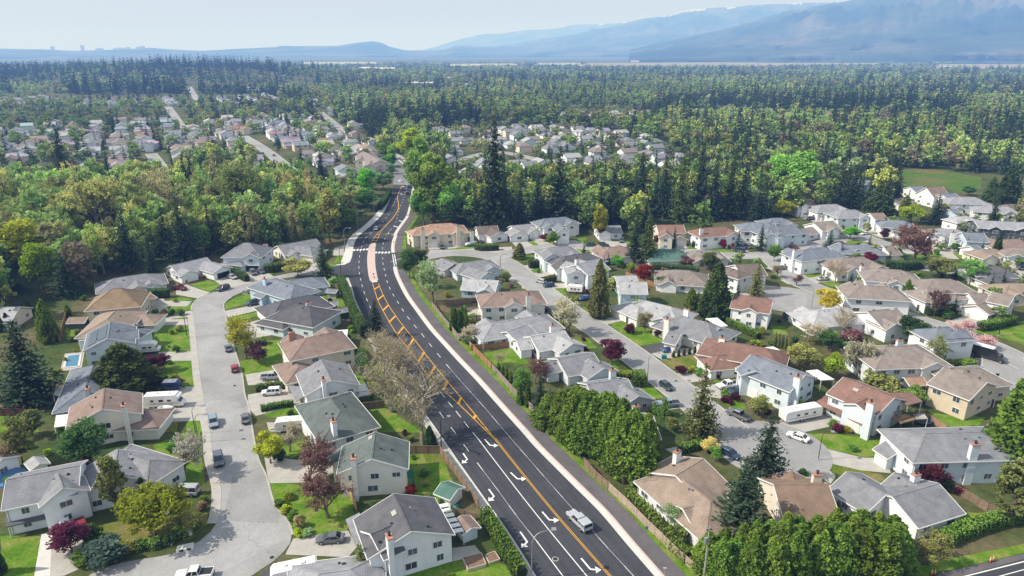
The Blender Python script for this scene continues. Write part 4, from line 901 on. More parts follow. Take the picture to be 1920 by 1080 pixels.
mid('white barn with pinkish roof beside the green meadow', 'br', 'w', [('d1', 1185, 325, 1310, 318, 2, 12, 'g', .7)], garage=False, name='barn', cat='barn')
mid('slate-roofed white house left of the pink-roofed barn', 'bg', 'w', [('d1', 1060, 320, 1150, 315, 1.5, 10, 'g')])
mid('slate-blue gabled house below the meadow', 'bg', 'lb', [('d1', 1300, 375, 1400, 368, 2, 10, 'g')])
mid('brown-roofed white house behind the narrow dark cypress', 'br', 'w', [('d1', 1740, 715, 1880, 712, 1, 11, 'h')])
mid('tan-roofed house with garage left of the narrow dark cypress', 'tn', 'c', [('d1', 1610, 790, 1700, 785, 1, 9, 'h')])
mid('grey-brown house at the right edge above the parked jeep', 'gb', 'lb', [('d1', 1850, 775, 1950, 780, 1.5, 10, 'h')])
mid('white house with dark slate hip roofs behind the willow at the right', 'dg', 'w', [('d1', 1640, 915, 1740, 920, 1.5, 10, 'h'), ('d1', 1690, 970, 1780, 965, 1, 10, 'h')])
mid('tan-orange roofed house at the right edge above the maple', 'tn', 'c', [('d1', 1810, 1045, 1960, 1045, 1, 12, 'h')])
mid('slate-roofed white house in front of the dark wood by the meadow', 'bg', 'w', [('d1', 690, 262, 770, 275, 2, 10, 'g')])
mid('grey house in the trees below the pink-roofed barn', 'gb', 'w', [('d1', 920, 415, 1040, 400, 1, 10, 'g')])
mid('tan-roofed house in the trees left of the big bright green tree', 'tn', 'c', [('d1', 370, 225, 440, 222, 2, 10, 'g')])
mid('house with grey-brown roof and garage at the top of the right-hand block', 'gb', 'w', [('d2', 700, -20, 900, -10, 2, 11, 'h')])
mid('grey-brown house with lower garage wing behind the bare purple tree', 'gb', 'w', [('d2', 1200, 5, 1400, -10, 1.5, 10, 'h')])
mid('low house with weathered grey roof at the left edge by the cedars', 'lg', 'c', [('a2', -80, 150, 150, 140, 1, 12, 'g')], garage=False)
mid('small white house with grey roof at the left edge beside the playhouse', 'gy', 'w', [('a3', -80, 175, 5, 195, 1, 6, 'g')], garage=False)
# two-storey townhouse row and houses beside the old road
mid('long grey-brown townhouse row with many gables beside the old road', 'gb', 'c', [('b1', 790, 45, 930, 120, 2, 14, 'g'), ('b1', 820, 70, 780, 110, 2, 7, 'g'), ('b1', 880, 90, 850, 150, 2, 8, 'g')], name='townhouse')
mid('white cottage with grey gable roof behind the street-side spruce', 'mg', 'w', [('b1', 630, 215, 720, 235, 1, 9, 'g')])
mid('tan-roofed house left of the bright green trees by the road', 'tn', 'w', [('b1', 640, 300, 740, 295, 1, 11, 'h')])
mid('brown-walled house at the end of the left-hand street', 'br', 'be', [('b1', 280, 325, 350, 330, 2, 9, 'h')])
# ------------------------------------------------------------------ plants
def quads(C, S, rg, up=.4, stretch=.7):
    """leaf-sized quads: centres C (n,3), sizes S (n)"""
    n = len(C); N_ = rg.randn(n, 3); N_[:, 2] += up; N_ /= np.linalg.norm(N_, axis=1)[:, None]
    T = rg.randn(n, 3); T -= (T * N_).sum(1)[:, None] * N_; T /= np.linalg.norm(T, axis=1)[:, None]
    B_ = np.cross(N_, T); a = (S * .5)[:, None]; b = a * stretch
    return np.stack([C - T * a - B_ * b * .6, C + T * a * .9 - B_ * b, C + T * a + B_ * b * .7, C - T * a * .8 + B_ * b], 1).reshape(-1, 3)

def np_mesh(name, parts, mats, colattr=None):
    """parts: list of (verts (4n,3), shade (n), material index)"""
    Vv = np.concatenate([p[0] for p in parts]).astype(np.float32); n = len(Vv) // 4
    me = bpy.data.meshes.new(name); me.vertices.add(len(Vv)); me.vertices.foreach_set('co', Vv.ravel())
    me.loops.add(4 * n); me.loops.foreach_set('vertex_index', np.arange(4 * n, dtype=np.int32))
    me.polygons.add(n); me.polygons.foreach_set('loop_start', np.arange(0, 4 * n, 4, dtype=np.int32))
    try: me.polygons.foreach_set('loop_total', np.full(n, 4, dtype=np.int32))
    except Exception: pass
    me.polygons.foreach_set('material_index', np.concatenate([np.full(len(p[1]), p[2], np.int32) for p in parts]))
    sh = np.concatenate([p[1] for p in parts]).astype(np.float32)
    at_ = me.attributes.new('shade', 'FLOAT', 'FACE'); at_.data.foreach_set('value', sh)
    if colattr is not None:
        ca = me.attributes.new('leafcol', 'FLOAT_COLOR', 'FACE')
        c4 = np.concatenate([colattr, np.ones((len(colattr), 1))], 1).astype(np.float32); ca.data.foreach_set('color', c4.ravel())
    for m in mats: me.materials.append(m)
    me.update(calc_edges=True); return me

def tubes_to_quads(mb):
    v = np.array(mb.v); q = [f for f in mb.f if len(f) == 4]
    return v[np.array(q).ravel()] if q else np.zeros((0, 3))

def inv_pts(lumps, rg, n, z0, H, clumpy=1.0):
    """points in leaf lumps: (cx,cy,cz,r,brightness)"""
    k = rg.choice(len(lumps), n, p=lumps[:, 3] ** 2 / (lumps[:, 3] ** 2).sum())
    d = rg.randn(n, 3); d /= np.linalg.norm(d, axis=1)[:, None]; r = lumps[k, 3] * (rg.rand(n) ** .45)
    P = lumps[k, :3] + d * r[:, None] * np.array([1, 1, .85])
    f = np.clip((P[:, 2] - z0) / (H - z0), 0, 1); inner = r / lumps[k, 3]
    sh = (.68 + .42 * f) * (.72 + .36 * inner) * lumps[k, 4] * (.82 + .4 * rg.rand(n))  # shade put into leaf colour: darker inside each lump and low in the crown
    return P, sh

def gen_leafy(seed, H=10., R=3.4, z0=2.0, n=2600, ls=.42, lumps=26, lr=(.8, 1.5), top=.0, flat_=1.0, trunk=True, multi=False):
    rg = np.random.RandomState(seed); L = []; mid_ = (z0 + H) / 2; hz = (H - z0) / 2
    for i in range(lumps):
        d = rg.randn(3); d /= np.linalg.norm(d); r = rg.rand() ** .35
        p = np.array([d[0] * R * .78 * r, d[1] * R * .78 * r, mid_ + d[2] * hz * .8 * r * flat_])
        if top: f = (p[2] - z0) / (H - z0); p[:2] *= (1 - top * f)
        L.append([*p, rg.uniform(*lr) * R / 3.4, rg.uniform(.74, 1.25)])
    L = np.array(L); P, sh = inv_pts(L, rg, n, z0, H)
    lv = quads(P, ls * (.6 + .8 * rg.rand(n)), rg)
    mb = MB()
    def T(z): return Vector((.12 * math.sin(z * .9 + seed), .12 * math.cos(z * .7 + seed), z))
    if trunk:
        mb.tube([T(z) if z else Vector((0, 0, -.1)) for z in (0, z0 * .5, z0, mid_, H * .85)], [.24, .19, .16, .1, .03], 6)
        for l in L[:14]:
            zb = min(max(z0 * .75, l[2] - 1.6 - abs(l[0]) * .4), H * .6); a = T(zb); b = Vector(l[:3]); m = a.lerp(b, .5) + Vector((0, 0, .2))
            mb.tube([a, m, b], [.1, .06, .02], 4)
    return lv, sh, mb

def gen_conifer(seed, H=10., R=2.2, n_wh=34, per=9, droop=.3, dens=5, qs=.52, power=.85, z0=.5):
    rg = np.random.RandomState(seed); C, S, SH = [], [], []
    for i in range(n_wh):
        f = (i + rg.rand()) / n_wh; z = z0 + (H - z0 - .1) * f; r0 = R * ((1 - f) ** power) * rg.uniform(.78, 1.12) + .12
        for b in range(max(4, int(per * (1 - .4 * f)))):
            a = rg.rand() * 6.283; r = r0 * rg.uniform(.65, 1.15); m = max(2, int(dens * r / R * 1.3) + 1); br = rg.uniform(.7, 1.2)
            for k in range(m):
                t = (k + .7) / m; rr = r * t
                C.append([math.cos(a) * rr + rg.randn() * .09, math.sin(a) * rr + rg.randn() * .09, z - droop * rr * t + .1 * rg.randn() + .14 * rr])
                S.append(qs * (1.15 - .45 * t) * (.55 + .6 * (1 - f))); SH.append((.42 + .68 * t) * br * (.8 + .25 * f))  # shade in the needle colour: darker near the stem, lighter at the tips
    C = np.array(C); S = np.array(S); mb = MB()
    mb.tube([(0, 0, -.1), (0, 0, H * .5), (0, 0, H * .98)], [.2, .12, .015], 6)
    return quads(C, S, rg, up=1.1, stretch=.62), np.array(SH), mb

def gen_cedar(seed, H=10., R=2.6, n=7000, qs=.33, power=.6, round_=.25, lum=120):
    """dense cedar: lumpy upright sprays over a rounded cone, dark core inside"""
    rg = np.random.RandomState(seed); f = rg.rand(n) ** 1.25; a = rg.rand(n) * 6.283
    ca, cf, cb = rg.rand(lum) * 6.283, rg.rand(lum), rg.uniform(-1, 1, lum)
    prof = R * np.clip((1 - f), 0, 1) ** power * np.minimum(1, .72 + f * 3)
    da = np.abs((a[:, None] - ca[None] + np.pi) % (2 * np.pi) - np.pi); dd = (da * 1.1) ** 2 + ((f[:, None] - cf[None]) * 4.5) ** 2
    j = dd.argmin(1); near = np.sqrt(dd[np.arange(n), j]); bump = np.clip(1 - near / .36, -.5, 1)
    r = prof * (.84 + .26 * bump + .12 * cb[j] + .08 * rg.randn(n)); f = np.clip(f + .035 * cb[j] * (f > .6), 0, 1)
    P = np.stack([np.cos(a) * r, np.sin(a) * r, .1 + f * (H - .1) + .12 * rg.randn(n)], 1)
    sh = (.62 + .42 * np.clip(bump, 0, 1)) * (.85 + .3 * rg.rand(n)) * (.8 + .3 * f) * (1 + .15 * cb[j])  # shade in the spray colour: hollows between lumps and the foot are darker
    lv = quads(P, qs * (.7 + .6 * rg.rand(n)), rg, up=.55, stretch=.75)
    mb = MB(); zs = [-.1] + [H * k for k in (.03, .15, .35, .55, .75, .9, .97)]
    mb.tube([(0, 0, z) for z in zs], [.25] + [max(.03, R * .74 * (1 - z / H) ** power) for z in zs[1:]], 9)
    return lv, sh, mb

def gen_bare(seed, H=10., R=4.2, z0=2.0, buds=1700, bs=.11, levels=4, kids=(8, 6, 5, 3)):
    rg = random.Random(seed); mb = MB(); tips = []
    def grow(p, d, l, r, lev):
        pts = [p]; q = p; dd = d.copy()
        for k in range(3):
            dd = (dd + Vector((rg.uniform(-.18, .18), rg.uniform(-.18, .18), rg.uniform(-.05, .12)))).normalized(); q = q + dd * l / 3; pts.append(q)
        mb.tube(pts, [r, r * .8, r * .6, r * .35], 5 if lev < 2 else 3, cap=False)
        if lev >= levels: tips.extend(pts[1:]); return
        for k in range(kids[lev]):
            t = rg.uniform(.35, 1) if lev else rg.uniform(.25, 1); i = min(2, int(t * 3)); s = pts[i].lerp(pts[i + 1], t * 3 - i)
            ax = Vector((rg.gauss(0, 1), rg.gauss(0, 1), rg.gauss(0, .35))).normalized(); nd = (dd * .75 + ax * .8 + Vector((0, 0, .22))).normalized()
            grow(s, nd, l * rg.uniform(.5, .72), r * .5, lev + 1)
    grow(Vector((0, 0, -.1)), Vector((0, 0, 1)), H * .42, .26, 0)
    v = np.array([tuple(t) for t in tips]); g = np.random.RandomState(seed)
    P = v[g.randint(0, len(v), buds)] + g.randn(buds, 3) * .12
    return quads(P, bs * (.6 + .8 * g.rand(buds)), g), .7 + .6 * g.rand(buds), mb

def bare_fit(mb, lv, H, R):
    v = np.array(mb.v); zmax = v[:, 2].max(); rmax = np.percentile(np.hypot(v[:, 0], v[:, 1]), 97)
    s = np.array([R / rmax, R / rmax, H / zmax]); mb.v = [tuple(x) for x in v * s]; return lv * s

PROTO = {}
def proto(kind, var, gen, leafmat, bark=M_BARK):
    lv, sh, mb = gen
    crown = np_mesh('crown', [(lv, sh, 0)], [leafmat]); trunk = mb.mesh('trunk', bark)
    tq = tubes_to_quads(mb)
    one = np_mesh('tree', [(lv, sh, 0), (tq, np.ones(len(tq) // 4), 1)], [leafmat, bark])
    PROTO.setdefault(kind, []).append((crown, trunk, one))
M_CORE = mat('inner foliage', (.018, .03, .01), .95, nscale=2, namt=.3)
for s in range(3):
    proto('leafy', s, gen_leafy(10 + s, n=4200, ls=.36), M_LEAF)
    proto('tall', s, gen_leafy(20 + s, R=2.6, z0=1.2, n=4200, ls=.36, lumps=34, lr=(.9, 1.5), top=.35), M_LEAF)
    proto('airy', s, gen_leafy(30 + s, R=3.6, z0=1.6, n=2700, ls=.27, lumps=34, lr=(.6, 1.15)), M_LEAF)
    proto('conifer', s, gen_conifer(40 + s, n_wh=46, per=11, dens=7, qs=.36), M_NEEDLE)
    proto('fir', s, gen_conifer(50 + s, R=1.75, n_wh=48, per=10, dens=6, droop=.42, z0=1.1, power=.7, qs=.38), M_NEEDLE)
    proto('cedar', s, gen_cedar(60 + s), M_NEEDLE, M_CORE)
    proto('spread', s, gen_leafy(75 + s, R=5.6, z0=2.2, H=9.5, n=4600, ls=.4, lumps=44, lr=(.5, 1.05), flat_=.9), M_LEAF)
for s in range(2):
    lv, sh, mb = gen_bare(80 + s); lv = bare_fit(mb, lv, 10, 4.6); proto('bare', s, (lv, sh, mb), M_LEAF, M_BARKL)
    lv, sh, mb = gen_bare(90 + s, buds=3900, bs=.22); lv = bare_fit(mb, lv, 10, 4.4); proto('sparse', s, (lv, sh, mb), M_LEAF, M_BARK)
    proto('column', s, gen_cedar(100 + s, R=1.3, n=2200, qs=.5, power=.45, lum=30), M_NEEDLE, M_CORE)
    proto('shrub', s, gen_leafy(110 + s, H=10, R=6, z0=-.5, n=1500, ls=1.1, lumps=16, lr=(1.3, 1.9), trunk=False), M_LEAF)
    proto('pine', s, gen_leafy(120 + s, R=3.2, z0=1.0, n=4200, ls=.3, lumps=60, lr=(.35, .75), top=.45), M_NEEDLE)
def wood_proto(kind, gen, m, bark=M_BARK):
    lv, sh, mb = gen; tq = tubes_to_quads(mb)
    PROTO.setdefault(kind, []).append((None, None, np_mesh('tree', [(lv, sh, 0), (tq, np.ones(len(tq) // 4), 1)], [m, bark])))
for s in range(3):
    wood_proto('wleafy', gen_leafy(210 + s, R=3.2, z0=1.0, n=2300, ls=.34, lumps=34, lr=(.6, 1.3), top=.25), M_LEAF)
    wood_proto('wconifer', gen_conifer(220 + s, R=1.9, n_wh=30, per=8, dens=4, qs=.6), M_NEEDLE)
lv, sh, mb = gen_bare(231, buds=2200, bs=.26, levels=3, kids=(8, 7, 6)); lv = bare_fit(mb, lv, 10, 3.6); wood_proto('wbare', (lv, sh, mb), M_LEAF, M_BARKL)

C_ = dict(fir=(.036, .062, .036), spruce=(.040, .062, .036), bluespruce=(.07, .108, .085), poplar=(.165, .28, .06), cedar=(.104, .165, .027), dkcedar=(.062, .092, .026), olivecon=(.125, .14, .045), lime=(.16, .32, .03), spring=(.15, .24, .05), green=(.095, .17, .035), dkgreen=(.05, .095, .03),
          olive=(.17, .19, .06), yellowgreen=(.30, .34, .03), chart=(.28, .34, .035), purple=(.115, .028, .05), plum=(.19, .095, .095), rust=(.24, .15, .11), white=(.70, .66, .56), cream=(.62, .58, .42), pink=(.72, .48, .52), yellow=(.75, .52, .08), tan=(.44, .38, .19), budding=(.36, .33, .12), red=(.32, .03, .06), mint=(.20, .30, .14), brownb=(.26, .2, .12))
C_ = {k: tuple(min(.85, x * ({'cedar': 1.75, 'white': 1, 'cream': 1, 'pink': 1, 'tan': 1, 'purple': 1.25, 'plum': 1.25, 'rust': 1.2, 'red': .85, 'yellow': 1.1, 'chart': 1.05, 'yellowgreen': 1.4, 'lime': 1.5}.get(k, 1.9))) for x in c) for k, c in C_.items()}
CATS = {'leafy': ('leafy_tree', 'tree'), 'tall': ('leafy_tree', 'tree'), 'airy': ('leafy_tree', 'tree'), 'spread': ('leafy_tree', 'tree'), 'conifer': ('conifer_tree', 'conifer'), 'fir': ('conifer_tree', 'conifer'), 'cedar': ('cedar_tree', 'cedar'), 'column': ('columnar_cedar', 'cedar'),
        'bare': ('bare_tree', 'tree'), 'sparse': ('budding_tree', 'tree'), 'shrub': ('shrub', 'shrub'), 'pine': ('pine_tree', 'pine')}
TREES = []
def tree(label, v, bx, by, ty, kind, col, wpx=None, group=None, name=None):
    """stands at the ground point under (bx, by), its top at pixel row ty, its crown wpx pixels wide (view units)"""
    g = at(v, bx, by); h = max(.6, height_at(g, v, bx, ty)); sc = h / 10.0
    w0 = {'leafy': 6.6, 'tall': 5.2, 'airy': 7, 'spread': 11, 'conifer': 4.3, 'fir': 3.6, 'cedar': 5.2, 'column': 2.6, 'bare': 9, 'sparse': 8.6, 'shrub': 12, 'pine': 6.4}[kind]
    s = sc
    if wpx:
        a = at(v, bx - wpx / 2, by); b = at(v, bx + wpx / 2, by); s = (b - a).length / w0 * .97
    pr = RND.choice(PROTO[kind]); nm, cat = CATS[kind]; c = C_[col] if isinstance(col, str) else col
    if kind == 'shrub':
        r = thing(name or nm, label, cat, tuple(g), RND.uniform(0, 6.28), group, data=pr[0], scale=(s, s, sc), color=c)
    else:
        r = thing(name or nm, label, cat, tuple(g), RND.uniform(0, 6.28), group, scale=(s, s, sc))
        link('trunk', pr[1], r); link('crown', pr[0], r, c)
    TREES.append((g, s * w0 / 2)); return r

T = tree
# left foreground
T('huge dark blue-green spruce at the left edge beside the pool', 'a2', 235, 860, 225, 'conifer', 'spruce', 540)
T('big rounded olive cedar hiding the slate-roofed house', 'a2', 960, 790, 430, 'cedar', 'dkcedar', 500)
T('purple-leaved small tree on the lawn by the big rounded cedar', 'a2', 1190, 625, 480, 'leafy', 'purple', 190)
T('tall olive columnar cedar behind the pool yard', 'a2', 375, 400, 95, 'cedar', 'cedar', 160)
T('narrow cedar beside the red garden shed', 'a2', 515, 215, 130, 'column', 'cedar', 55)
T('dark pointed conifer at the lower edge of the ravine wood', 'a1', 515, 1140, 815, 'conifer', 'fir', 260)
T('dark conifer in the lower left of the ravine wood', 'a1', 100, 1110, 950, 'conifer', 'fir', 210)
T('pair of dark firs rising over the white ranch house, left one', 'a1', 1270, 880, 455, 'fir', 'fir', 180)
T('broad dark fir rising over the white ranch house, right one', 'a1', 1390, 900, 380, 'conifer', 'fir', 250)
T('slim dark spruce in the middle of the ravine wood', 'a1', 980, 960, 500, 'fir', 'fir', 210)
T('tall black-green fir behind the ravine wood', 'a1', 505, 330, -150, 'fir', 'spruce', 170)
T('large leafless tree with bare fan of branches over the ravine wood', 'a1', 1300, 620, 130, 'bare', 'budding', 330)
T('tall budding tree with dark limbs at the right of the ravine wood', 'a1', 1830, 560, 120, 'sparse', 'olive', 420)
T('big willow-like pale green tree in the ravine wood', 'a1', 770, 760, 230, 'sparse', 'budding', 420)
T('bright yellow-green maple in the ravine wood, low left', 'a1', 230, 960, 560, 'leafy', 'yellowgreen', 380)
T('yellow-green maple at the ravine wood edge behind the hip-roofed house', 'a1', 320, 1110, 740, 'leafy', 'yellowgreen', 260)
T('golden olive tree at the far left of the ravine wood', 'a1', 80, 560, 190, 'airy', 'olive', 260)
T('rounded dark green tree behind the grey-roofed house', 'a3', 690, 235, -85, 'leafy', 'dkgreen', 390)
T('olive conifer at the left above the playhouse', 'a3', 180, 235, -140, 'pine', 'olivecon', 290)
T('brownish budding tree beside the white playhouse', 'a3', 110, 270, 70, 'sparse', 'brownb', 200)
T('tall ragged olive pine in front of the low grey house', 'a3', 880, 600, 135, 'pine', 'olivecon', 330)
T('pale pink blossoming tree on the verge of the left street', 'a3', 1385, 350, 40, 'sparse', 'white', 330)
T('sprawling yellow-green maple at the street bend', 'a3', 1170, 790, 400, 'spread', 'chart', 640)
T('deep purple maple in front of the white corner house', 'a3', 535, 905, 690, 'leafy', 'purple', 310)
T('tall dark clipped cedar cone beside the yellow-green maple', 'a3', 1090, 520, 345, 'column', 'dkcedar', 80)
T('dark cedar at the very left edge of the bottom lawn', 'a3', 5, 1060, 800, 'cedar', 'dkgreen', 100)
T('low spreading blue-green juniper by the corner driveway', 'a3', 800, 965, 830, 'shrub', 'bluespruce', 330)
T('dark green bush at the foot of the corner driveway', 'a3', 620, 990, 900, 'shrub', 'green', 150)
T('golden heather bush beside the juniper', 'a3', 975, 890, 825, 'shrub', 'olive', 130)
T('small green bush with white flowers beside the purple maple', 'a3', 700, 800, 700, 'shrub', 'dkgreen', 140)
T('clipped round green shrub at the kerb by the bend', 'a3', 1530, 530, 478, 'shrub', 'green', 70)
T('pinkish bare shrub at the kerb by the bend', 'a3', 1520, 585, 525, 'shrub', 'brownb', 80)
T('low yellow-green ground shrub along the bend', 'a3', 1420, 720, 620, 'shrub', 'olive', 220)
T('sparse plum tree leaning over the beige driveway', 'b3', 400, 420, 80, 'sparse', 'plum', 390)
T('sparse plum tree on the front lawn above the parked sedan', 'b3', 545, 645, 320, 'sparse', 'plum', 330)
T('round yellow-green street tree at the bend of the driveway', 'b3', 110, 235, -20, 'leafy', 'yellowgreen', 230)
T('small white blossoming tree beside the travel trailer', 'b3', 255, 150, -70, 'sparse', 'cream', 170)
T('dense round yew beside the yellow-green street tree', 'b3', 175, 215, 125, 'shrub', 'dkgreen', 95)
T('squat green spruce in front of the bottom white house', 'b3', 800, 1100, 845, 'conifer', 'olivecon', 260)
T('magenta-leaved small tree by the rear deck', 'b3', 1165, 470, 400, 'leafy', 'red', 105)
T('light green bush beside the green-roofed shed', 'b3', 1350, 540, 480, 'shrub', 'spring', 140)
for x, y, t_, c, l in ((180, 555, 505, 'green', 'dark green round shrub, uppermost in the kerb row by the plum lawn'), (225, 605, 555, 'yellowgreen', 'yellow-green shrub, second in the kerb row by the plum lawn'), (280, 655, 600, 'cedar', 'olive shrub, third in the kerb row by the plum lawn'), (325, 715, 630, 'tan', 'tan-orange shrub, fourth in the kerb row by the plum lawn'), (320, 780, 730, 'yellowgreen', 'lowest yellow-green shrub in the kerb row, beside the sedan'), (385, 775, 735, 'mint', 'pale grey-green shrub between the kerb row and the sedan'), (250, 500, 460, 'chart', 'small bright yellow shrub on the plum lawn')):
    T(l, 'b3', x, y, t_, 'shrub', c, 95)
T('dark spruce standing against the main road below the hedge', 'b2', 905, 370, 85, 'fir', 'spruce', 170)
T('large leafless tan tree beside the main road, nearest one', 'B', 295, 800, 190, 'bare', 'tan', 560)
T('large leafless tan tree beside the main road, middle one', 'b2', 1080, 800, 330, 'bare', 'tan', 560)
T('leafless tan tree beside the main road, farthest one by the spruce', 'b2', 960, 620, 300, 'bare', 'tan', 380)
T('leafless tan tree behind the rear yards, leftmost of the bare group', 'b2', 1010, 930, 480, 'bare', 'tan', 420)
T('small dark evergreen under the leafless roadside trees', 'B', 360, 830, 660, 'cedar', 'dkgreen', 120)
T('small leafy tree behind the hoop-framed garden bed', 'b2', 720, 520, 420, 'airy', 'mint', 70)
T('thin budding tree on the verge of the curving street', 'a2', 1850, 530, 190, 'sparse', 'yellowgreen', 240)
T('purple shrub tree on the verge of the curving street', 'b2', 20, 560, 400, 'leafy', 'plum', 190)
T('round olive shrub at the kerb of the curving street', 'a2', 1755, 365, 300, 'shrub', 'olive', 80)
T('blue-green spruce at the side street entrance', 'E', 1480, 430, 50, 'conifer', 'spruce', 245)
T('pale green spreading tree left of the side street spruce', 'E', 1220, 420, 215, 'leafy', 'budding', 300)
T('round clipped shrub on the lawn below the spruce', 'E', 1570, 480, 425, 'shrub', 'mint', 75)
T('budding small tree in the hedge beside the pale green tree', 'E', 1165, 230, 150, 'sparse', 'brownb', 100)
for i in range(4): T('round clipped shrub in the row of four on the left street lawn', 'a2', 1170 + 62 * i, 205, 155, 'shrub', 'green', 62, group='row of four clipped shrubs')
T('dark red shrub at the wall of the pale green house', 'a2', 1085, 375, 325, 'shrub', 'plum', 60)
T('small conifer in the yard left of the motorhome', 'a2', 250, 1110, 900, 'pine', 'olivecon', 270)
for i in range(6): T('slim pointed cedar in the row behind the huge spruce at the left edge', 'a2', 20 + 42 * i, 330 - 24 * i, 215 - 24 * i, 'column', 'dkcedar', 48, group='slim cedars behind the huge spruce')
# right of the road
def mass(rows, label, group):
    for (x0, y0, t0, w0), (x1, y1, t1, w1), n, hump in rows:
        for i in range(n):
            f = i / (n - 1); x = x0 + (x1 - x0) * f + RND.uniform(-6, 6); y = y0 + (y1 - y0) * f + RND.uniform(-3, 3)
            T(label, 'F', x, y, t0 + (t1 - t0) * f - hump * math.sin(math.pi * f) + RND.uniform(-6, 8), 'cedar', 'cedar', (w0 + (w1 - w0) * f) * RND.uniform(1.0, 1.4), group=group)
mass([((1030, 796, 738, 56), (1192, 893, 790, 66), 11, 16), ((1048, 786, 730, 56), (1208, 868, 775, 62), 9, 18), ((1075, 800, 728, 60), (1190, 862, 770, 66), 5, 8)], 'yellow-green cedar in the tall clipped roadside clump', 'cedars of the roadside clump')
mass([((1325, 1072, 1003, 60), (1662, 1042, 968, 66), 13, 22), ((1345, 1095, 1010, 64), (1668, 1066, 985, 70), 12, 20), ((1400, 1115, 1020, 70), (1650, 1095, 995, 74), 7, 12)], 'yellow-green cedar in the dense mass at the bottom right', 'cedars of the bottom right mass')
T('dark blue-green spruce behind the roadside clump', 'F', 1012, 785, 698, 'conifer', 'spruce', 46)
T('pale blue spruce beside the roadside clump', 'F', 1030, 795, 725, 'conifer', 'bluespruce', 34)
T('tall olive conifer beside the right-hand cul-de-sac', 'F', 1312, 818, 680, 'conifer', 'olivecon', 84)
T('large dark drooping cedar in front of the tan bungalow', 'F', 1385, 1005, 868, 'conifer', 'spruce', 150)
T('dark drooping cedar beside the cul-de-sac', 'F', 1432, 905, 775, 'conifer', 'spruce', 105)
T('huge olive cedar at the right edge of the photo', 'F', 1895, 885, 690, 'cedar', 'cedar', 120)
T('dark spreading conifer below the huge olive cedar', 'F', 1890, 985, 855, 'pine', 'olivecon', 120)
T('crimson maple against the pale blue house', 'F', 1743, 912, 858, 'leafy', 'purple', 64)
T('purple maple beside the right-hand street', 'c2', 745, 575, 385, 'leafy', 'purple', 225)
T('white blossoming tree beside the right-hand street', 'c2', 425, 335, 60, 'sparse', 'cream', 240)
T('dusky plum tree behind the roadside fence', 'c2', 170, 720, 555, 'sparse', 'plum', 220)
T('pale green shrub tree behind the roadside fence', 'c2', 70, 820, 600, 'leafy', 'spring', 170)
T('young feathery conifer beside the parked silver pickup', 'c2', 1145, 960, 815, 'conifer', 'green', 150)
T('orange-tipped round bush below the feathery conifer', 'c2', 1190, 1070, 970, 'leafy', 'olive', 120)
T('low green bush beside the white patio roof', 'c2', 810, 990, 905, 'shrub', 'green', 130)
T('small olive cedar against the little grey house', 'c2', 850, 1130, 950, 'cedar', 'cedar', 130)
T('dark red round shrub on the lawn by the hip-roofed house', 'c2', 885, 340, 265, 'shrub', 'purple', 90)
T('dark red shrub at the corner of the gabled white house', 'c2', 1100, 365, 305, 'shrub', 'purple', 70)
T('thin orange-leaved tree on the lawn by the gabled white house', 'c2', 1000, 340, 180, 'sparse', 'tan', 130)
T('dark red clipped shrub at the edge of the dry lawn', 'c2', 1265, 640, 585, 'shrub', 'purple', 95)
T('golden round shrub beside the dark red one on the dry lawn', 'c2', 1345, 635, 590, 'shrub', 'yellowgreen', 70)
T('hot pink azalea beside the white garage', 'c2', 1540, 680, 645, 'shrub', 'red', 65)
T('dark red shrub beside the navy sedan, left one', 'c2', 1605, 860, 810, 'shrub', 'purple', 85)
T('dark red shrub beside the navy sedan, right one', 'c2', 1675, 845, 795, 'shrub', 'purple', 75)
T('yellow-green bushy tree beside the dark pickup', 'c2', 1840, 960, 800, 'leafy', 'olive', 190)
for i in range(8): T('small clipped cedar in the row along the right-hand driveway', 'c2', 1210 + 40 * i, 520 - 8 * i, 470 - 9 * i, 'column', 'dkcedar', 26, group='clipped cedars along the driveway')
T('broad round shrub at the foot of the tan bungalow driveway', 'c3', 1470, 160, 40, 'leafy', 'budding', 150)
T('bright green shrub beside the dark parked car', 'c3', 1520, 225, 110, 'leafy', 'spring', 110)
T('white-flowering shrub tree behind the roadside hedge', 'c3', 1200, 700, 540, 'airy', 'mint', 230)
T('loose green shrub behind the bungalow hedge', 'c3', 1270, 800, 700, 'shrub', 'olive', 200)
T('budding willow bush below the grey bungalow', 'd3', 1200, 1000, 740, 'airy', 'olive', 300)
T('dark red low shrub at the fence by the white chimney', 'd3', 1440, 470, 405, 'shrub', 'purple', 100)
T('bright green rounded shrub under the crimson maple', 'd3', 1340, 430, 355, 'shrub', 'green', 95)
T('round clipped shrub against the white bungalow wing', 'd3', 560, 585, 500, 'shrub', 'green', 110)
T('green bush at the corner of the cul-de-sac', 'd3', 260, 345, 280, 'shrub', 'green', 80)
T('dark green pine in front of the white-gabled house', 'd2', 1075, 420, 200, 'leafy', 'dkgreen', 250)
T('yellow blossoming tree at the right-hand crossroads', 'd2', 435, 190, 5, 'leafy', 'yellow', 215)
T('pale leafless tree in front of the grey hip-roofed house', 'd2', 560, 360, 150, 'bare', 'brownb', 200)
T('white blossoming tree left of the back garden shrubs', 'd2', 300, 400, 250, 'sparse', 'cream', 230)
T('white blossoming tree at the corner of the grey-brown house', 'd2', 670, 680, 400, 'sparse', 'cream', 260)
T('olive rounded tree below the left blossom tree', 'd2', 260, 630, 400, 'leafy', 'olive', 270)
T('yellow-green rounded tree between the blossom trees', 'd2', 480, 680, 480, 'leafy', 'yellowgreen', 190)
T('dark evergreen tree between the blossom trees', 'd2', 450, 470, 300, 'leafy', 'dkgreen', 180)
T('light olive tree left of the white columns', 'd2', 1235, 600, 340, 'airy', 'olive', 190)
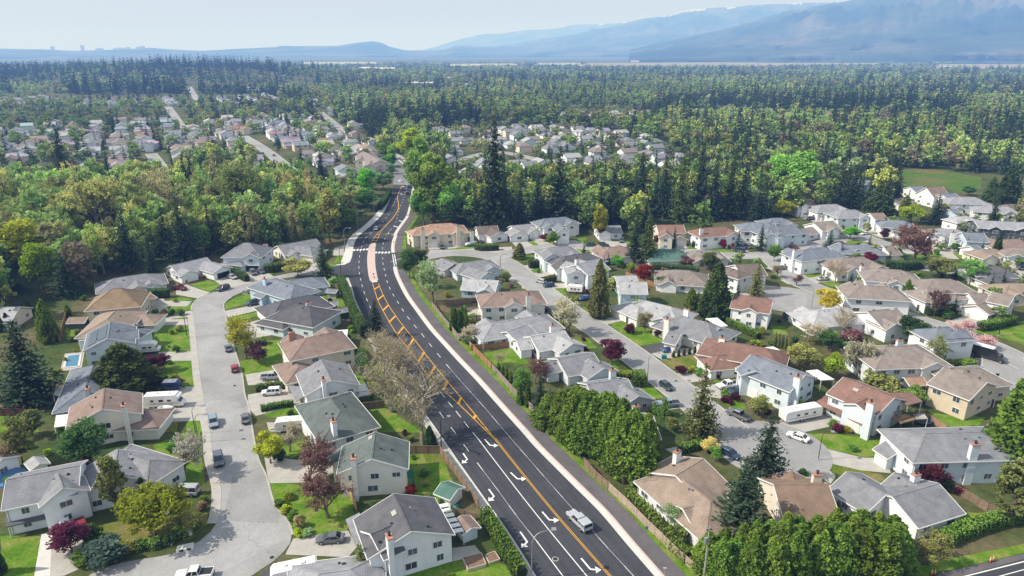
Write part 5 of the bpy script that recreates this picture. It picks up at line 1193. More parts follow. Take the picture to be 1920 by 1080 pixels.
T('pink blossoming tree above the black box truck', 'd2', 1600, 440, 340, 'sparse', 'pink', 190)
T('pink blossoming tree behind the slate hip roof', 'd2', 1440, 350, 230, 'sparse', 'pink', 170)
T('purple-grey budding tree beside the dark parked hatchback', 'd2', 1240, 210, 0, 'sparse', 'plum', 170)
T('green leafy bush beside the raised deck', 'd2', 1085, 880, 730, 'leafy', 'spring', 200)
T('olive bush below the blossom tree at the red roof', 'd2', 830, 770, 650, 'shrub', 'olive', 260)
T('plum coloured bush in the back garden by the bare tree', 'd2', 620, 390, 320, 'shrub', 'plum', 170)
T('dark red shrub beside the travel trailer driveway', 'd2', 520, 1075, 1020, 'shrub', 'purple', 90)
T('yellow round shrub beside the brick-red house', 'd2', 590, 1080, 1040, 'shrub', 'yellowgreen', 65)
T('green shrub at the corner of the pale blue long house', 'd2', 225, 885, 830, 'shrub', 'spring', 80)
for i in range(5): T('golden narrow cedar in the garden row of five', 'd2', 50 + 27 * i, 440 + 6 * i, 335 + 8 * i, 'column', 'olive', 28, group='golden cedars in the garden row')
T('conical cedar beside the clipped hedge at the crossroads', 'd2', 1030, 100, -60, 'cedar', 'cedar', 90)
T('green rounded bush in front of the white garage house', 'd2', 1345, 230, 170, 'shrub', 'green', 90)
# roadside and centre
T('dark evergreen at the side street corner, nearest the path', 'b1', 1150, 1010, 780, 'leafy', 'dkgreen', 190)
T('second dark evergreen behind the corner one', 'b1', 1225, 950, 770, 'leafy', 'dkgreen', 150)
T('silvery green budding tree beside the roadside path', 'b1', 1330, 1200, 850, 'sparse', 'mint', 230)
T('pale green tree behind the silvery roadside tree', 'b1', 1290, 1080, 880, 'airy', 'mint', 150)
T('white-flowering small tree inside the roadside fence, left one', 'b2', 1550, 410, 300, 'sparse', 'cream', 110)
T('white-flowering small tree inside the roadside fence, right one', 'b2', 1640, 400, 270, 'sparse', 'cream', 120)
for i in range(5): T('upright golden cedar in the tight clump inside the roadside fence', 'b2', 1475 + 25 * i, 325 - 4 * (i % 2), 140 + 12 * (i % 3), 'column', 'cedar', 45, group='upright cedars inside the roadside fence')
T('leafless apple tree on the fenced lawn', 'B', 890, 185, 70, 'bare', 'brownb', 140)
for i in range(4): T('slim cedar in the row on the fenced lawn', 'b2', 1820 + 30 * i, 650 + 26 * i, 560 + 22 * i, 'column', 'cedar', 40, group='slim cedars on the fenced lawn')
for i in range(2): T(('left', 'right')[i] + ' clipped cedar by the small pine row below the fenced lawn', 'c2', 60 + 60 * i, 870 + 20 * i, 720, 'column', 'cedar', 60)
T('massive bright green poplar beside the bend of the main road', 'b1', 1330, 600, 40, 'tall', 'poplar', 380)
T('second bright green poplar behind the massive one', 'b1', 1230, 440, -70, 'tall', 'poplar', 280)
T('yellow-green poplar nearest the old road', 'b1', 1180, 180, -130, 'tall', 'yellowgreen', 260)
T('rounded bright green tree in front of the massive poplar', 'b1', 1260, 610, 300, 'leafy', 'poplar', 220)
T('lower bright green tree at the foot of the poplars', 'b1', 1420, 610, 230, 'leafy', 'poplar', 280)
T('bright lime maple left of the road above the car', 'b1', 830, 390, 180, 'leafy', 'lime', 170)
T('pale willow beside the traffic junction', 'b1', 960, 350, 190, 'leafy', 'mint', 160)
T('bright lime tree in the row by the townhouses, near one', 'b1', 1005, 170, 60, 'leafy', 'lime', 110)
T('bright lime tree in the row by the townhouses, far one', 'b1', 950, 110, -10, 'leafy', 'lime', 120)
T('lime tree hiding the bend of the old road, lower one', 'D', 585, 225, 70, 'tall', 'lime', 110)
T('lime tree hiding the bend of the old road, upper one', 'D', 590, 150, -10, 'tall', 'lime', 120)
T('green tree at the vanishing end of the old road', 'D', 640, 95, -30, 'tall', 'spring', 130)
T('spring-green tree leaning over the right side of the old road', 'D', 790, 200, 20, 'tall', 'spring', 190)
T('spring-green tree at the right of the old road, farther one', 'D', 720, 120, -30, 'tall', 'spring', 150)
T('round green tree left of the old road junction', 'D', 590, 290, 190, 'leafy', 'green', 90)
T('tall dark conifer at the end of the left-hand street', 'b1', 500, 330, 20, 'fir', 'fir', 120)
T('tall dark fir standing over the road bend wood', 'b1', 600, 420, 190, 'fir', 'fir', 110)
T('yellow-olive poplar left of the road lamps', 'b1', 560, 740, 320, 'tall', 'olive', 230)
T('grey-green tree left of the yellow-olive poplar', 'b1', 350, 650, 440, 'airy', 'mint', 190)
T('small leafy tree beside the road lamps', 'b1', 700, 640, 480, 'leafy', 'green', 170)
T('green leafy tree over the dark road wall', 'b1', 830, 500, 300, 'leafy', 'green', 190)
T('tallest dark fir of the centre with a ragged top', 'b1', 1790, 655, -215, 'fir', 'fir', 300)
T('broad dark fir right of the tallest one', 'c1', 350, 630, 10, 'conifer', 'fir', 360)
T('dark fir left of the broad one', 'c1', 190, 620, 200, 'conifer', 'fir', 230)
for x_, y_, t_, w_, l_ in ((60, 640, 330, 170, 'dark fir just left of the broad central one, lower'), (960, 470, 60, 170, 'tall dark fir behind the cream gabled house'), (1130, 560, 70, 170, 'dark fir above the red-brown gabled roof'), (1255, 580, 30, 220, 'broad dark fir above the red hip roof, left one'), (1500, 570, 80, 210, 'broad dark fir above the red hip roof, right one'), (1620, 560, 40, 220, 'tall dark fir left of the slate roofs at the wood edge'), (1720, 560, 90, 200, 'dark fir at the wood edge beside the huge bright tree'), (1840, 600, 330, 180, 'lower dark conifer at the wood edge above the young spruces'), (-60, 560, 150, 150, 'dark fir between the tallest one and the poplars'), (1400, 520, -30, 150, 'slim tall fir rising behind the red hip roof')):
    T(l_, 'c1', x_, y_, t_, 'fir' if w_ < 200 else 'conifer', 'fir' if w_ != 220 else 'dkcedar', w_)
for x_, y_, t_, w_, l_ in ((640, 620, 440, 110, 'slim dark fir at the middle back of the ravine wood'), (900, 430, 230, 150, 'grey-green conifer at the back edge of the ravine wood'), (1150, 1000, 700, 120, 'dark young fir beside the broad pair at the ravine edge')):
    T(l_, 'a1', x_, y_, t_, 'fir', 'fir', w_)
T('tall dark conifer behind the yellow-green tree', 'c1', 745, 640, 180, 'fir', 'fir', 210)
T('bright yellow-green tree in front of the grey house', 'c1', 660, 720, 440, 'tall', 'yellowgreen', 155)
T('pair of dark conifers by the green hip roof, left one', 'c1', 915, 890, 570, 'fir', 'fir', 170)
T('pair of dark conifers by the green hip roof, right one', 'c1', 1010, 900, 520, 'fir', 'dkcedar', 180)
T('narrow dark spruce in front of the cream gabled house', 'c1', 1212, 790, 625, 'fir', 'fir', 60)
T('young blue-green spruce before the slate-roofed white house', 'c1', 1860, 800, 600, 'conifer', 'spruce', 110)
T('tall olive conifer beside the right-hand street', 'F', 1122, 595, 488, 'cedar', 'olivecon', 42)
T('broad dark cedar behind the gabled white house', 'F', 1340, 595, 495, 'cedar', 'dkcedar', 62)
T('bright green bush beside the broad dark cedar', 'c2', 1340, 150, 0, 'cedar', 'cedar', 110)
T('conical green conifer at the crossroads corner', 'F', 1417, 556, 483, 'conifer', 'olivecon', 40)
T('red maple in front of the low blue house', 'c1', 985, 1030, 905, 'leafy', 'red', 170)
T('bright green round shrub behind the low tan house', 'c1', 795, 920, 830, 'leafy', 'lime', 120)
T('yellow-green bush left of the red maple', 'c1', 890, 960, 890, 'shrub', 'yellowgreen', 70)
T('clipped olive tree beside the grey corner house', 'c1', 55, 860, 745, 'cedar', 'olivecon', 110)
T('crimson maple beside the slate-roofed gable', 'c1', 240, 730, 665, 'leafy', 'red', 75)
T('big clipped olive shrub beside the slate-roofed gable', 'c1', 310, 755, 645, 'leafy', 'cedar', 120)
T('round dark green shrub below the broad hip roof', 'c1', 1115, 1080, 990, 'shrub', 'green', 115)
T('purple plum row beside the low grey-brown house', 'c1', 1310, 920, 835, 'leafy', 'plum', 150)
T('rounded olive tree behind the broad hip roof', 'c1', 1480, 950, 810, 'leafy', 'dkcedar', 170)
T('crimson maple in front of the red hip roof', 'c1', 1578, 785, 715, 'leafy', 'red', 75)
T('crimson shrub tree beside the cream gabled house', 'c1', 1085, 760, 680, 'leafy', 'red', 60)
T('small conifer in front of the broad hip roof', 'c1', 1265, 1100, 1010, 'conifer', 'dkcedar', 70)
T('round clipped hedge shrub at the bottom left of the side street', 'b1', 1875, 1030, 945, 'shrub', 'olive', 80)
T('huge bright green tree at the edge of the right-hand wood', 'd1', 170, 425, 10, 'leafy', 'poplar', 380)
T('bright green round tree in the middle of the right-hand block', 'd1', 615, 715, 612, 'leafy', 'lime', 150)
T('yellow-green shrub tree left of the tan hip roof', 'd1', 105, 545, 425, 'leafy', 'yellowgreen', 190)
T('yellow-green round tree below the meadow', 'd1', 1065, 600, 440, 'leafy', 'yellowgreen', 185)
T('blue spruce in the middle of the right-hand block', 'd1', 460, 780, 640, 'conifer', 'bluespruce', 120)
T('dark purple tree left of the rust-coloured tree', 'd1', 870, 720, 630, 'leafy', 'purple', 80)
T('crimson tree below the slate-roofed gable at the right', 'd1', 760, 890, 805, 'leafy', 'red', 120)
T('dark young conifer beside the blue-gabled house', 'd1', 868, 660, 540, 'conifer', 'fir', 75)
T('great rust-coloured budding tree in the right-hand block', 'd1', 1090, 890, 590, 'sparse', 'rust', 330)
T('dark spreading conifer below the meadow, left one', 'd1', 620, 480, 190, 'conifer', 'spruce', 190)
T('rounded olive cedar below the meadow', 'd1', 820, 520, 310, 'cedar', 'dkcedar', 230)
T('dark conifer below the meadow, right one', 'd1', 1250, 600, 370, 'conifer', 'spruce', 170)
T('big olive cedar right of the meadow', 'd1', 1780, 450, 190, 'cedar', 'dkcedar', 190)
T('tall cedar left of the big olive cedar by the meadow', 'd1', 1660, 430, 250, 'cedar', 'dkcedar', 120)
T('round dark tree inside the meadow edge', 'd1', 1500, 385, 310, 'leafy', 'dkgreen', 100)
T('golden cedar between the tan roofs below the meadow', 'd1', 1025, 500, 385, 'cedar', 'olive', 100)
T('round olive spreading tree right of the rust tree', 'd1', 1270, 1010, 830, 'leafy', 'olivecon', 230)
T('airy willow green tree right of the olive one', 'd1', 1510, 1050, 850, 'airy', 'spring', 230)
T('narrow dark leaning cypress at the right', 'd1', 1700, 870, 690, 'column', 'dkcedar', 75)
T('crimson tree in front of the long dark building', 'd1', 1665, 700, 625, 'leafy', 'red', 125)
T('golden shrub tree below the grey gables at the right', 'd1', 1395, 810, 735, 'leafy', 'cedar', 85)
T('pale green tree below the white-chimneyed house at the right', 'd1', 1300, 800, 740, 'leafy', 'spring', 85)
T('pale spring tree at the left street corner of the right-hand block', 'd1', 45, 880, 740, 'leafy', 'lime', 120)
T('leafless tree in front of the grey-brown hip roof', 'd1', 500, 1040, 870, 'bare', 'brownb', 180)
T('small pinkish street tree at the crossroads, left one', 'd1', 70, 1000, 905, 'sparse', 'tan', 90)
T('small pinkish street tree at the crossroads, right one', 'd1', 210, 1060, 975, 'sparse', 'plum', 80)
T('dark conifer left of the spreading one by the right-hand wood', 'd1', 90, 430, 260, 'fir', 'fir', 110)
T('crimson maple between the roofs at the far right edge', 'd2', 1880, 110, 20, 'leafy', 'red', 90)

# ------------------------------------------------------------------ hedges
def hedge(label, pts, w, h, col, bumpy=0.0, n_m2=26, qs=.26, step=1.1):
    P = resample(catmull(pts, 1.0), max(3, int(sum((pts[i + 1] - pts[i]).length for i in range(len(pts) - 1)) / .5)))
    rg = np.random.RandomState(len(TREES) + int(abs(pts[0].x) * 7)); mb = MB()
    A, B_ = offset(P, -w / 2 * .8), offset(P, w / 2 * .8); hh = h * (.82 if not bumpy else .72)
    for i in range(len(P) - 1):
        a, b, c, d = A[i], B_[i], B_[i + 1], A[i + 1]; z = Vector((0, 0, hh))
        for q in ((a + z, b + z, c + z, d + z), (a, a + z, d + z, d), (b, c, c + z, b + z)): mb.face(q)
    for a, b in ((A[0], B_[0]), (A[-1], B_[-1])):
        z = Vector((0, 0, hh)); mb.face([a, b, b + z, a + z])
    L = sum((P[i + 1] - P[i]).length for i in range(len(P) - 1)); n = int(L * (2 * h + w) * n_m2); n = min(n, 26000)
    t = rg.rand(n) * (len(P) - 1.001); i0 = t.astype(int); f = t - i0
    pa = np.array([tuple(p) for p in P]); base = pa[i0] * (1 - f[:, None]) + pa[i0 + 1] * f[:, None]
    tn = pa[i0 + 1] - pa[i0]; tn /= np.linalg.norm(tn, axis=1)[:, None] + 1e-9; nr = np.stack([tn[:, 1], -tn[:, 0], np.zeros(n)], 1)
    dl = t / (len(P) - 1) * L; ph = dl / step * math.pi
    cr = np.abs(np.sin(ph)); k = (np.floor(dl / step)).astype(int); kj = np.random.RandomState(5).rand(k.max() + 2)[k]
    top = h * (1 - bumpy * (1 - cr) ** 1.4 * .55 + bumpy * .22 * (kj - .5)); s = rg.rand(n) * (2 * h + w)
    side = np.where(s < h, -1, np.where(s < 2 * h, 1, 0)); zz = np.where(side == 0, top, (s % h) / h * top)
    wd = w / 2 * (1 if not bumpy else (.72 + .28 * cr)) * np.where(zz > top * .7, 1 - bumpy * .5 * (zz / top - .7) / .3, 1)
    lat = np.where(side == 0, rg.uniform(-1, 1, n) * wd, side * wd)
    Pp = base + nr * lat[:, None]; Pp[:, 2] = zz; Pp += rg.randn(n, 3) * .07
    sh = (.55 + .5 * zz / h) * (.75 + .5 * rg.rand(n)) * (.85 + .3 * kj) * (.75 + .3 * cr if bumpy else 1)  # shade in the leaf colour: darker low down and between the bumps
    lv = quads(Pp, qs * (.7 + .7 * rg.rand(n)), rg, up=.5)
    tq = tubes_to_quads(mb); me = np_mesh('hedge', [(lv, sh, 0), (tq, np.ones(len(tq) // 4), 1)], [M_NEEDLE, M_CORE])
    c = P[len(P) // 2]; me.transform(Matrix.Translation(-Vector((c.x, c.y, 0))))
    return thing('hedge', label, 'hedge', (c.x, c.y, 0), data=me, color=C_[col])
def hg(label, w, h, col, *vp, **k): return hedge(label, line(*vp), w, h, col, **k)
hg('long feathery cedar hedge at the bottom beside the road', 1.9, 3.2, 'cedar', 'A', (285, 400), (390, 560), (480, 720), (580, 880), bumpy=.45)
hg('scalloped cedar hedge inside the roadside fence by the bungalow', 1.6, 2.6, 'cedar', 'c3', (850, 500), (960, 600), (1090, 740), (1200, 870), (1320, 985), bumpy=.55)
hg('tall pointed cedar hedge between the rear yards and the road', 2.4, 5.2, 'dkcedar', 'C', (95, 515), (150, 630), (190, 760), (240, 860), (300, 960), bumpy=.6, step=1.5)
hg('thick clipped cedar hedge at the bottom right above the roadside bank', 2.4, 2.4, 'cedar', 'd3', (1300, 850), (1480, 770), (1700, 700), (1880, 670), bumpy=.25)
hg('clipped hedge in front of the dark garage, left of the cars', 1.8, 2.6, 'dkcedar', 'E', (550, 385), (640, 430), (715, 470))
hg('tall square hedge right of the dark garage', 2.6, 3.0, 'dkcedar', 'E', (890, 375), (980, 372), (1090, 335))
hg('low reddish hedge in front of the white ranch house', 1.2, 1.0, 'brownb', 'E', (90, 480), (200, 445), (310, 425))
hg('dark hedge above the driveway of the golden-brown house', 2.2, 3.0, 'dkgreen', 'a2', (1115, 75), (1270, 70))
hg('low clipped hedge above the travel trailer lawn', 1.4, 1.3, 'cedar', 'b2', (40, 925), (160, 900), (285, 880))
hg('hedge and rounded shrubs between the pickup and the white SUV', 1.8, 1.7, 'cedar', 'b2', (0, 775), (150, 750), (220, 750), (320, 710), bumpy=.4, step=2)
hg('box hedge beside the street lamp on the right-hand street', 3.6, 3.4, 'cedar', 'c2', (905, 725), (1000, 725))
hg('yellow-green hedge left of the box hedge', 1.6, 1.6, 'yellowgreen', 'c2', (795, 690), (890, 665))
hg('long flat-topped hedge behind the gabled white house', 1.8, 2.0, 'cedar', 'c2', (1610, 270), (1740, 330), (1850, 385))
hg('low hedge at the end of the long flat-topped one', 1.6, 1.3, 'yellowgreen', 'c2', (1790, 425), (1880, 440))
hg('low clipped hedge along the tan bungalow driveway', 1.6, 1.6, 'cedar', 'c3', (1250, 155), (1330, 135), (1420, 110))
hg('long clipped hedge beside the white garage at the right', 2.4, 2.6, 'cedar', 'd2', (1580, 320), (1700, 300), (1830, 265))
hg('low clipped hedge in front of the white columns', 2.6, 2.0, 'cedar', 'd2', (1330, 590), (1430, 605), (1530, 585))
hg('dark clipped hedge beside the conical cedar at the crossroads', 2.2, 2.2, 'dkcedar', 'd2', (845, 100), (920, 90), (1000, 70))
hg('dark hedge beside the purple-grey budding tree', 2.4, 2.4, 'dkcedar', 'd2', (1185, 200), (1290, 200), (1400, 150))
hg('dark hedge in front of the large white house on the corner', 2.0, 2.0, 'dkcedar', 'c1', (230, 1045), (330, 1020), (430, 1000))
hg('square hedge beside the grey corner house', 2.6, 3.0, 'dkcedar', 'c1', (130, 930), (225, 920))
hg('hedge in front of the red hip-roofed house', 2.2, 2.6, 'dkcedar', 'c1', (1350, 770), (1450, 780))
hg('long dark hedge behind the low grey-brown house', 2.4, 3.4, 'dkgreen', 'c1', (1050, 960), (1250, 975), (1400, 990))
hg('dark hedge right of the rust-coloured tree', 2.6, 3.2, 'dkgreen', 'd1', (880, 930), (1020, 945), (1150, 930))
hg('row of hedge blocks along the left-hand street', 2.4, 2.8, 'dkgreen', 'b1', (290, 165), (350, 200), (410, 230), bumpy=.4, step=6)
hg('hedge beside the boat driveway of the brown-roofed house', 2.2, 2.6, 'cedar', 'b1', (1650, 790), (1700, 800), (1820, 795))
hg('dark roadside hedge wall beside the bend', 2.2, 3.4, 'dkgreen', 'D', (470, 640), (520, 580), (570, 490))
hg('dark bushes along the street bend behind the yellow-green maple', 2.2, 1.4, 'green', 'a3', (1000, 880), (1200, 850), (1350, 790), (1480, 690), bumpy=.5, step=2.2)
# ------------------------------------------------------------------ vehicles
def loft(mb, secs, mi=0, closed=True):
    rings = []
    for s in secs:
        n = len(mb.v); mb.v += [tuple(p) for p in s]; rings.append(n)
    k = len(secs[0])
    for i in range(len(rings) - 1):
        for j in range(k if closed else k - 1):
            mb.f.append([rings[i] + j, rings[i + 1] + j, rings[i + 1] + (j + 1) % k, rings[i] + (j + 1) % k]); mb.m.append(mi)
    mb.f.append([rings[0] + j for j in range(k)]); mb.m.append(mi); mb.f.append([rings[-1] + k - 1 - j for j in range(k)]); mb.m.append(mi)

def wheel_mesh(r=.34, w=.23):
    mb = MB(); mb.tube([(0, -w / 2, 0), (0, -w * .3, 0), (0, w * .3, 0), (0, w / 2, 0)], [r * .92, r, r, r * .92], 14)
    ty = mb.mesh('tyre', M_TYRE); mb = MB(); mb.tube([(0, -w / 2 - .015, 0), (0, w / 2 + .015, 0)], [r * .62, r * .62], 10); return ty, mb.mesh('rim', M_RIM)
TYRE, RIM = wheel_mesh()
def body_sec(x, w, z0, zb, tuck=.94):
    return [(x, -w * .9, z0), (x, -w, z0 + .2), (x, -w, zb - .14), (x, -w * tuck, zb), (x, w * tuck, zb), (x, w, zb - .14), (x, w, z0 + .2), (x, w * .9, z0)]
# stations: x, half width, sill, belt ; cabin: (x base front, x base rear, x roof front, x roof rear, roof z, belt z)
CARS = {
    'sedan': dict(st=[(-2.35, .74, .42, .8), (-2.2, .87, .3, .93), (-1.4, .91, .24, .96), (.7, .91, .24, .94), (1.6, .89, .26, .84), (2.2, .82, .3, .74), (2.38, .66, .42, .64)], cab=(1.15, -1.75, .3, -1.05, 1.44, .92), wb=(1.4, -1.38)),
    'suv': dict(st=[(-2.3, .8, .45, .95), (-2.2, .92, .34, 1.06), (-1.2, .95, .3, 1.08), (.8, .95, .3, 1.07), (1.7, .93, .32, 1.0), (2.2, .88, .36, .9), (2.36, .74, .46, .74)], cab=(1.15, -2.22, .5, -1.95, 1.76, 1.05), wb=(1.42, -1.38)),
    'hatch': dict(st=[(-2.0, .78, .42, .9), (-1.9, .88, .3, .98), (-1.2, .9, .26, 1.0), (.8, .9, .26, .97), (1.5, .88, .28, .88), (1.95, .82, .32, .78), (2.1, .66, .42, .66)], cab=(1.2, -1.92, .4, -1.5, 1.52, .96), wb=(1.3, -1.25)),
    'van': dict(st=[(-2.5, .86, .45, 1.0), (-2.42, .97, .34, 1.1), (-1.2, .99, .3, 1.12), (1.0, .99, .3, 1.1), (1.8, .96, .32, 1.0), (2.35, .9, .36, .86), (2.5, .76, .46, .7)], cab=(1.75, -2.44, 1.0, -2.3, 1.95, 1.08), wb=(1.55, -1.5)),
    'pickup': dict(st=[(-2.85, .92, .5, 1.12), (-2.8, .97, .44, 1.16), (-.75, .97, .4, 1.16), (.9, .98, .4, 1.16), (1.3, .98, .4, 1.14), (2.6, .95, .42, 1.06), (2.85, .86, .5, .92)], cab=(1.2, -.85, .55, -.72, 1.86, 1.12), wb=(1.75, -1.75)),
}
CARPROTO = {}
def car_proto(kind):
    if kind in CARPROTO: return CARPROTO[kind]
    base = 'pickup' if kind == 'canopy' else kind; D = CARS[base]; mb = MB(); loft(mb, [body_sec(*s) for s in D['st']])
    xf, xr, rf, rr, zr, zb = D['cab']; w = D['st'][3][1] * .93; wr = w * .8
    if kind == 'canopy': xr2 = -2.78
    g = MB()
    def cabin(xf, xr, rf, rr, zr, zb, w, wr, mb, g):
        A = [(xf, -w, zb), (xf, w, zb), (xr, w, zb), (xr, -w, zb)]; B_ = [(rf, -wr, zr), (rf, wr, zr), (rr, wr, zr), (rr, -wr, zr)]
        for i in range(4): g.face([A[i], A[(i + 1) % 4], B_[(i + 1) % 4], B_[i]])
        mb.box(((rf + rr) / 2, 0, zr + .02), (rf - rr + .1, wr * 2 + .1, .09), taper=.9)
        for i in range(4): mb.beam(Vector(A[i]), Vector(B_[i]), .09, .09)
        for f in ((.36, .64) if xf - xr > 2.6 else (.5,)):
            for s in (-1, 1):
                a = Vector(A[0]).lerp(Vector(A[3]), f); b = Vector(B_[0]).lerp(Vector(B_[3]), f); mb.beam((a.x, s * w * 1.003, a.z), (b.x, s * wr * 1.01, b.z), .09, .05)
    cabin(xf, xr, rf, rr, zr, zb, w, wr, mb, g)
    if kind == 'canopy':
        cabin(-.9, -2.8, -.92, -2.72, 1.84, 1.14, .94, .86, mb, g)
        for s in (-1, 1): mb.box((-1.85, s * .905, 1.28), (1.9, .05, .22)); mb.box((-1.85, s * .875, 1.74), (1.9, .05, .16))
    parts = [('body', mb.mesh('body', M_PAINT), (0, 0, 0), True), ('window', g.mesh('window', M_CGLASS), (0, 0, 0), False)]
    if kind == 'pickup':
        m = MB(); m.box((-1.83, 0, 1.15), (1.8, 1.55, .05)); parts.append(('bed', m.mesh('bed', M_METAL), (0, 0, 0), False))
    xe = D['st'][-1][0]; xb = D['st'][0][0]; hw = D['st'][3][1]; zf = D['st'][-2][3]; zbk = D['st'][1][3]
    m = MB(); m.box((0, 0, 0), (.2, .34, .13)); hl = m.mesh('headlight', M_LAMPW); m = MB(); m.box((0, 0, 0), (.12, .26, .2)); tl = m.mesh('taillight', M_LAMPR)
    m = MB(); m.box((0, 0, 0), (.04, .5, .12)); pl = m.mesh('number_plate', M_PWHITE); m = MB(); m.box((0, 0, 0), (.1, hw * 1.5, .2)); bp = m.mesh('bumper', M_METAL)
    for s in (-1, 1):
        parts.append(('headlight', hl, (xe - .13, s * hw * .66, zf - .12), False)); parts.append(('taillight', tl, (xb + .07, s * hw * .8, zbk - .2), False))
        m = MB(); m.box((xf - .35, s * (hw + .1), zb + .12), (.16, .2, .13)); parts.append(('mirror', m.mesh('mirror', M_PAINT), (0, 0, 0), True))
    parts.append(('bumper', bp, (xe + .0, 0, .5), False)); parts.append(('bumper', bp, (xb, 0, .55), False)); parts.append(('number_plate', pl, (xb - .04, 0, .78), False))
    r = .41 if base in ('pickup', 'suv', 'van') else .35
    CARPROTO[kind] = (parts, D['wb'], hw, r); return CARPROTO[kind]
CARCOL = dict(silver=(.43, .46, .49), white=(.82, .83, .84), black=(.018, .02, .024), navy=(.02, .045, .10), grey=(.13, .14, .15), red=(.30, .015, .03), blue=(.03, .10, .30), dkgreen=(.03, .06, .055), steel=(.23, .31, .38), maroon=(.14, .02, .025), slate=(.10, .13, .17))
def car(label, kind, col, v, a, b, cat='car', name=None, group=None, raise_=.085):
    """a, b: rear and front on the ground as seen in the photograph; only the heading is taken from them, the size is real"""
    p, q = (a, b) if v is None else (at(v, *a), at(v, *b)); c = (p + q) / 2; rz = math.atan2(q.y - p.y, q.x - p.x)
    nm = name or {'pickup': 'pickup_truck', 'canopy': 'pickup_truck', 'van': 'van'}.get(kind, 'car')
    root = thing(nm, label, cat, (c.x, c.y, raise_), rz, group); parts, wb, hw, r = car_proto(kind); far = c.length > 330
    for n, me, loc, paint in parts:
        if far and n in ('number_plate', 'mirror', 'bumper'): continue
        o = link(n, me, root, CARCOL[col] if paint else None); o.location = loc
    for x in wb:
        for s in (-1, 1):
            o = link('wheel', TYRE, root); o.location = (x, s * (hw - .08), r); k = r / .34; o.scale = (k, 1, k)
            if not far: link('rim', RIM, o)
    return root
car('silver pickup truck with canopy driving up the main road', 'canopy', 'silver', 'A', (1085, 492), (965, 372), 'pickup', raise_=.1)
car('dark suv parked at the kerb beside the pink blossom tree', 'suv', 'slate', 'a3', (1635, 175), (1650, 285), 'suv')
car('silver-blue suv parked below the curved street lamp', 'suv', 'steel', 'a2', (1595, 975), (1612, 1075), 'suv')
car('dark grey car parked on the right kerb of the left street', 'sedan', 'grey', 'a2', (1848, 1035), (1842, 955))
car('red hatchback parked on the curving left street', 'hatch', 'red', 'a2', (1768, 648), (1760, 592))
car('dark grey sedan parked beside the thin budding tree', 'sedan', 'grey', 'a2', (1722, 490), (1710, 440))
car('white sedan on the driveway of the open dark garage', 'sedan', 'silver', 'E', (520, 420), (610, 455))
car('black suv parked along the top of the street bend', 'suv', 'black', 'E', (520, 540), (430, 570), 'suv')
car('dark red pickup truck on the left driveway', 'pickup', 'maroon', 'E', (-20, 540), (95, 560), 'pickup')
car('black suv on the driveway of the stepped-roof house', 'suv', 'navy', 'E', (840, 690), (715, 715), 'suv')
car('dark grey suv left of the two in front of the dark garage', 'suv', 'grey', 'E', (745, 370), (805, 425), 'suv')
car('grey sedan right of the two in front of the dark garage', 'sedan', 'grey', 'E', (815, 365), (880, 400))
car('silver pickup truck on the driveway beside the hedge', 'pickup', 'silver', 'b2', (45, 690), (205, 680), 'pickup')
car('white suv with roof rails on the driveway below the hedge', 'suv', 'white', 'b2', (185, 795), (50, 805), 'suv')
car('dark grey sedan on the bottom driveway', 'sedan', 'grey', 'b3', (665, 815), (455, 830))
car('white pickup truck at the bottom edge of the photo', 'pickup', 'white', 'a3', (1605, 1085), (1320, 1110), 'pickup')
car('red pickup truck half behind the deep purple maple', 'pickup', 'red', 'a3', (600, 705), (640, 790), 'pickup')
car('white hatchback in front of the white garage door', 'hatch', 'white', 'a3', (490, 690), (500, 760))
car('pale green van half hidden at the street bend', 'van', 'silver', 'a3', (1450, 470), (1340, 470), 'van')
car('dark teal hatchback driving down the right-hand street', 'hatch', 'dkgreen', 'c2', (1125, 730), (1185, 775))
car('navy blue hatchback on the dark driveway', 'hatch', 'blue', 'c2', (1225, 470), (1120, 485))
car('silver pickup truck beside the feathery young conifer', 'pickup', 'steel', 'c2', (1240, 885), (1090, 895), 'pickup')
car('white pickup truck in front of the pale blue long house', 'pickup', 'white', 'c2', (1690, 735), (1540, 760), 'pickup')
car('navy blue sedan beside the white pickup', 'sedan', 'navy', 'c2', (1740, 770), (1620, 800))
car('dark grey pickup truck on the cul-de-sac', 'pickup', 'grey', 'c2', (1765, 1005), (1625, 940), 'pickup')
car('white sedan parked at the edge of the cul-de-sac', 'sedan', 'white', 'd3', (290, 80), (155, 30))
car('dark blue sedan under the spruce by the tan bungalow', 'sedan', 'navy', 'c3', (1580, 150), (1680, 205))
car('blue car beside the hedge on the right-hand street', 'hatch', 'blue', 'c2', (575, 85), (510, 95))
car('white suv parked at the right-hand crossroads', 'suv', 'white', 'd2', (760, 30), (670, 45), 'suv')
car('dark suv beside the white one at the crossroads', 'suv', 'navy', 'd2', (690, 10), (605, 25), 'suv')
car('dark hatchback on the driveway of the lower garage wing', 'hatch', 'slate', 'd2', (1180, 145), (1110, 165))
car('dark blue car between the hidden yards at the crossroads', 'hatch', 'navy', 'd2', (130, 215), (165, 245))
car('silver-blue car driving toward the crosswalk on the main road', 'sedan', 'steel', 'D', (445, 815), (432, 845), raise_=.1)
car('dark car waiting before the junction, nearest one', 'suv', 'slate', 'D', (742, 495), (738, 475), raise_=.1)
car('dark car waiting before the junction, second from the front', 'sedan', 'navy', 'D', (760, 430), (756, 412), raise_=.1)
car('blue-grey car beyond the junction line', 'suv', 'steel', 'D', (768, 352), (766, 325), raise_=.1)
car('dark car behind the blue-grey one beyond the junction', 'sedan', 'black', 'D', (762, 305), (757, 285), raise_=.1)
car('white car turning at the junction', 'sedan', 'white', 'D', (690, 372), (650, 362), raise_=.1)
car('pale car farthest up the old road', 'van', 'silver', 'D', (722, 235), (705, 215), 'van', raise_=.1)
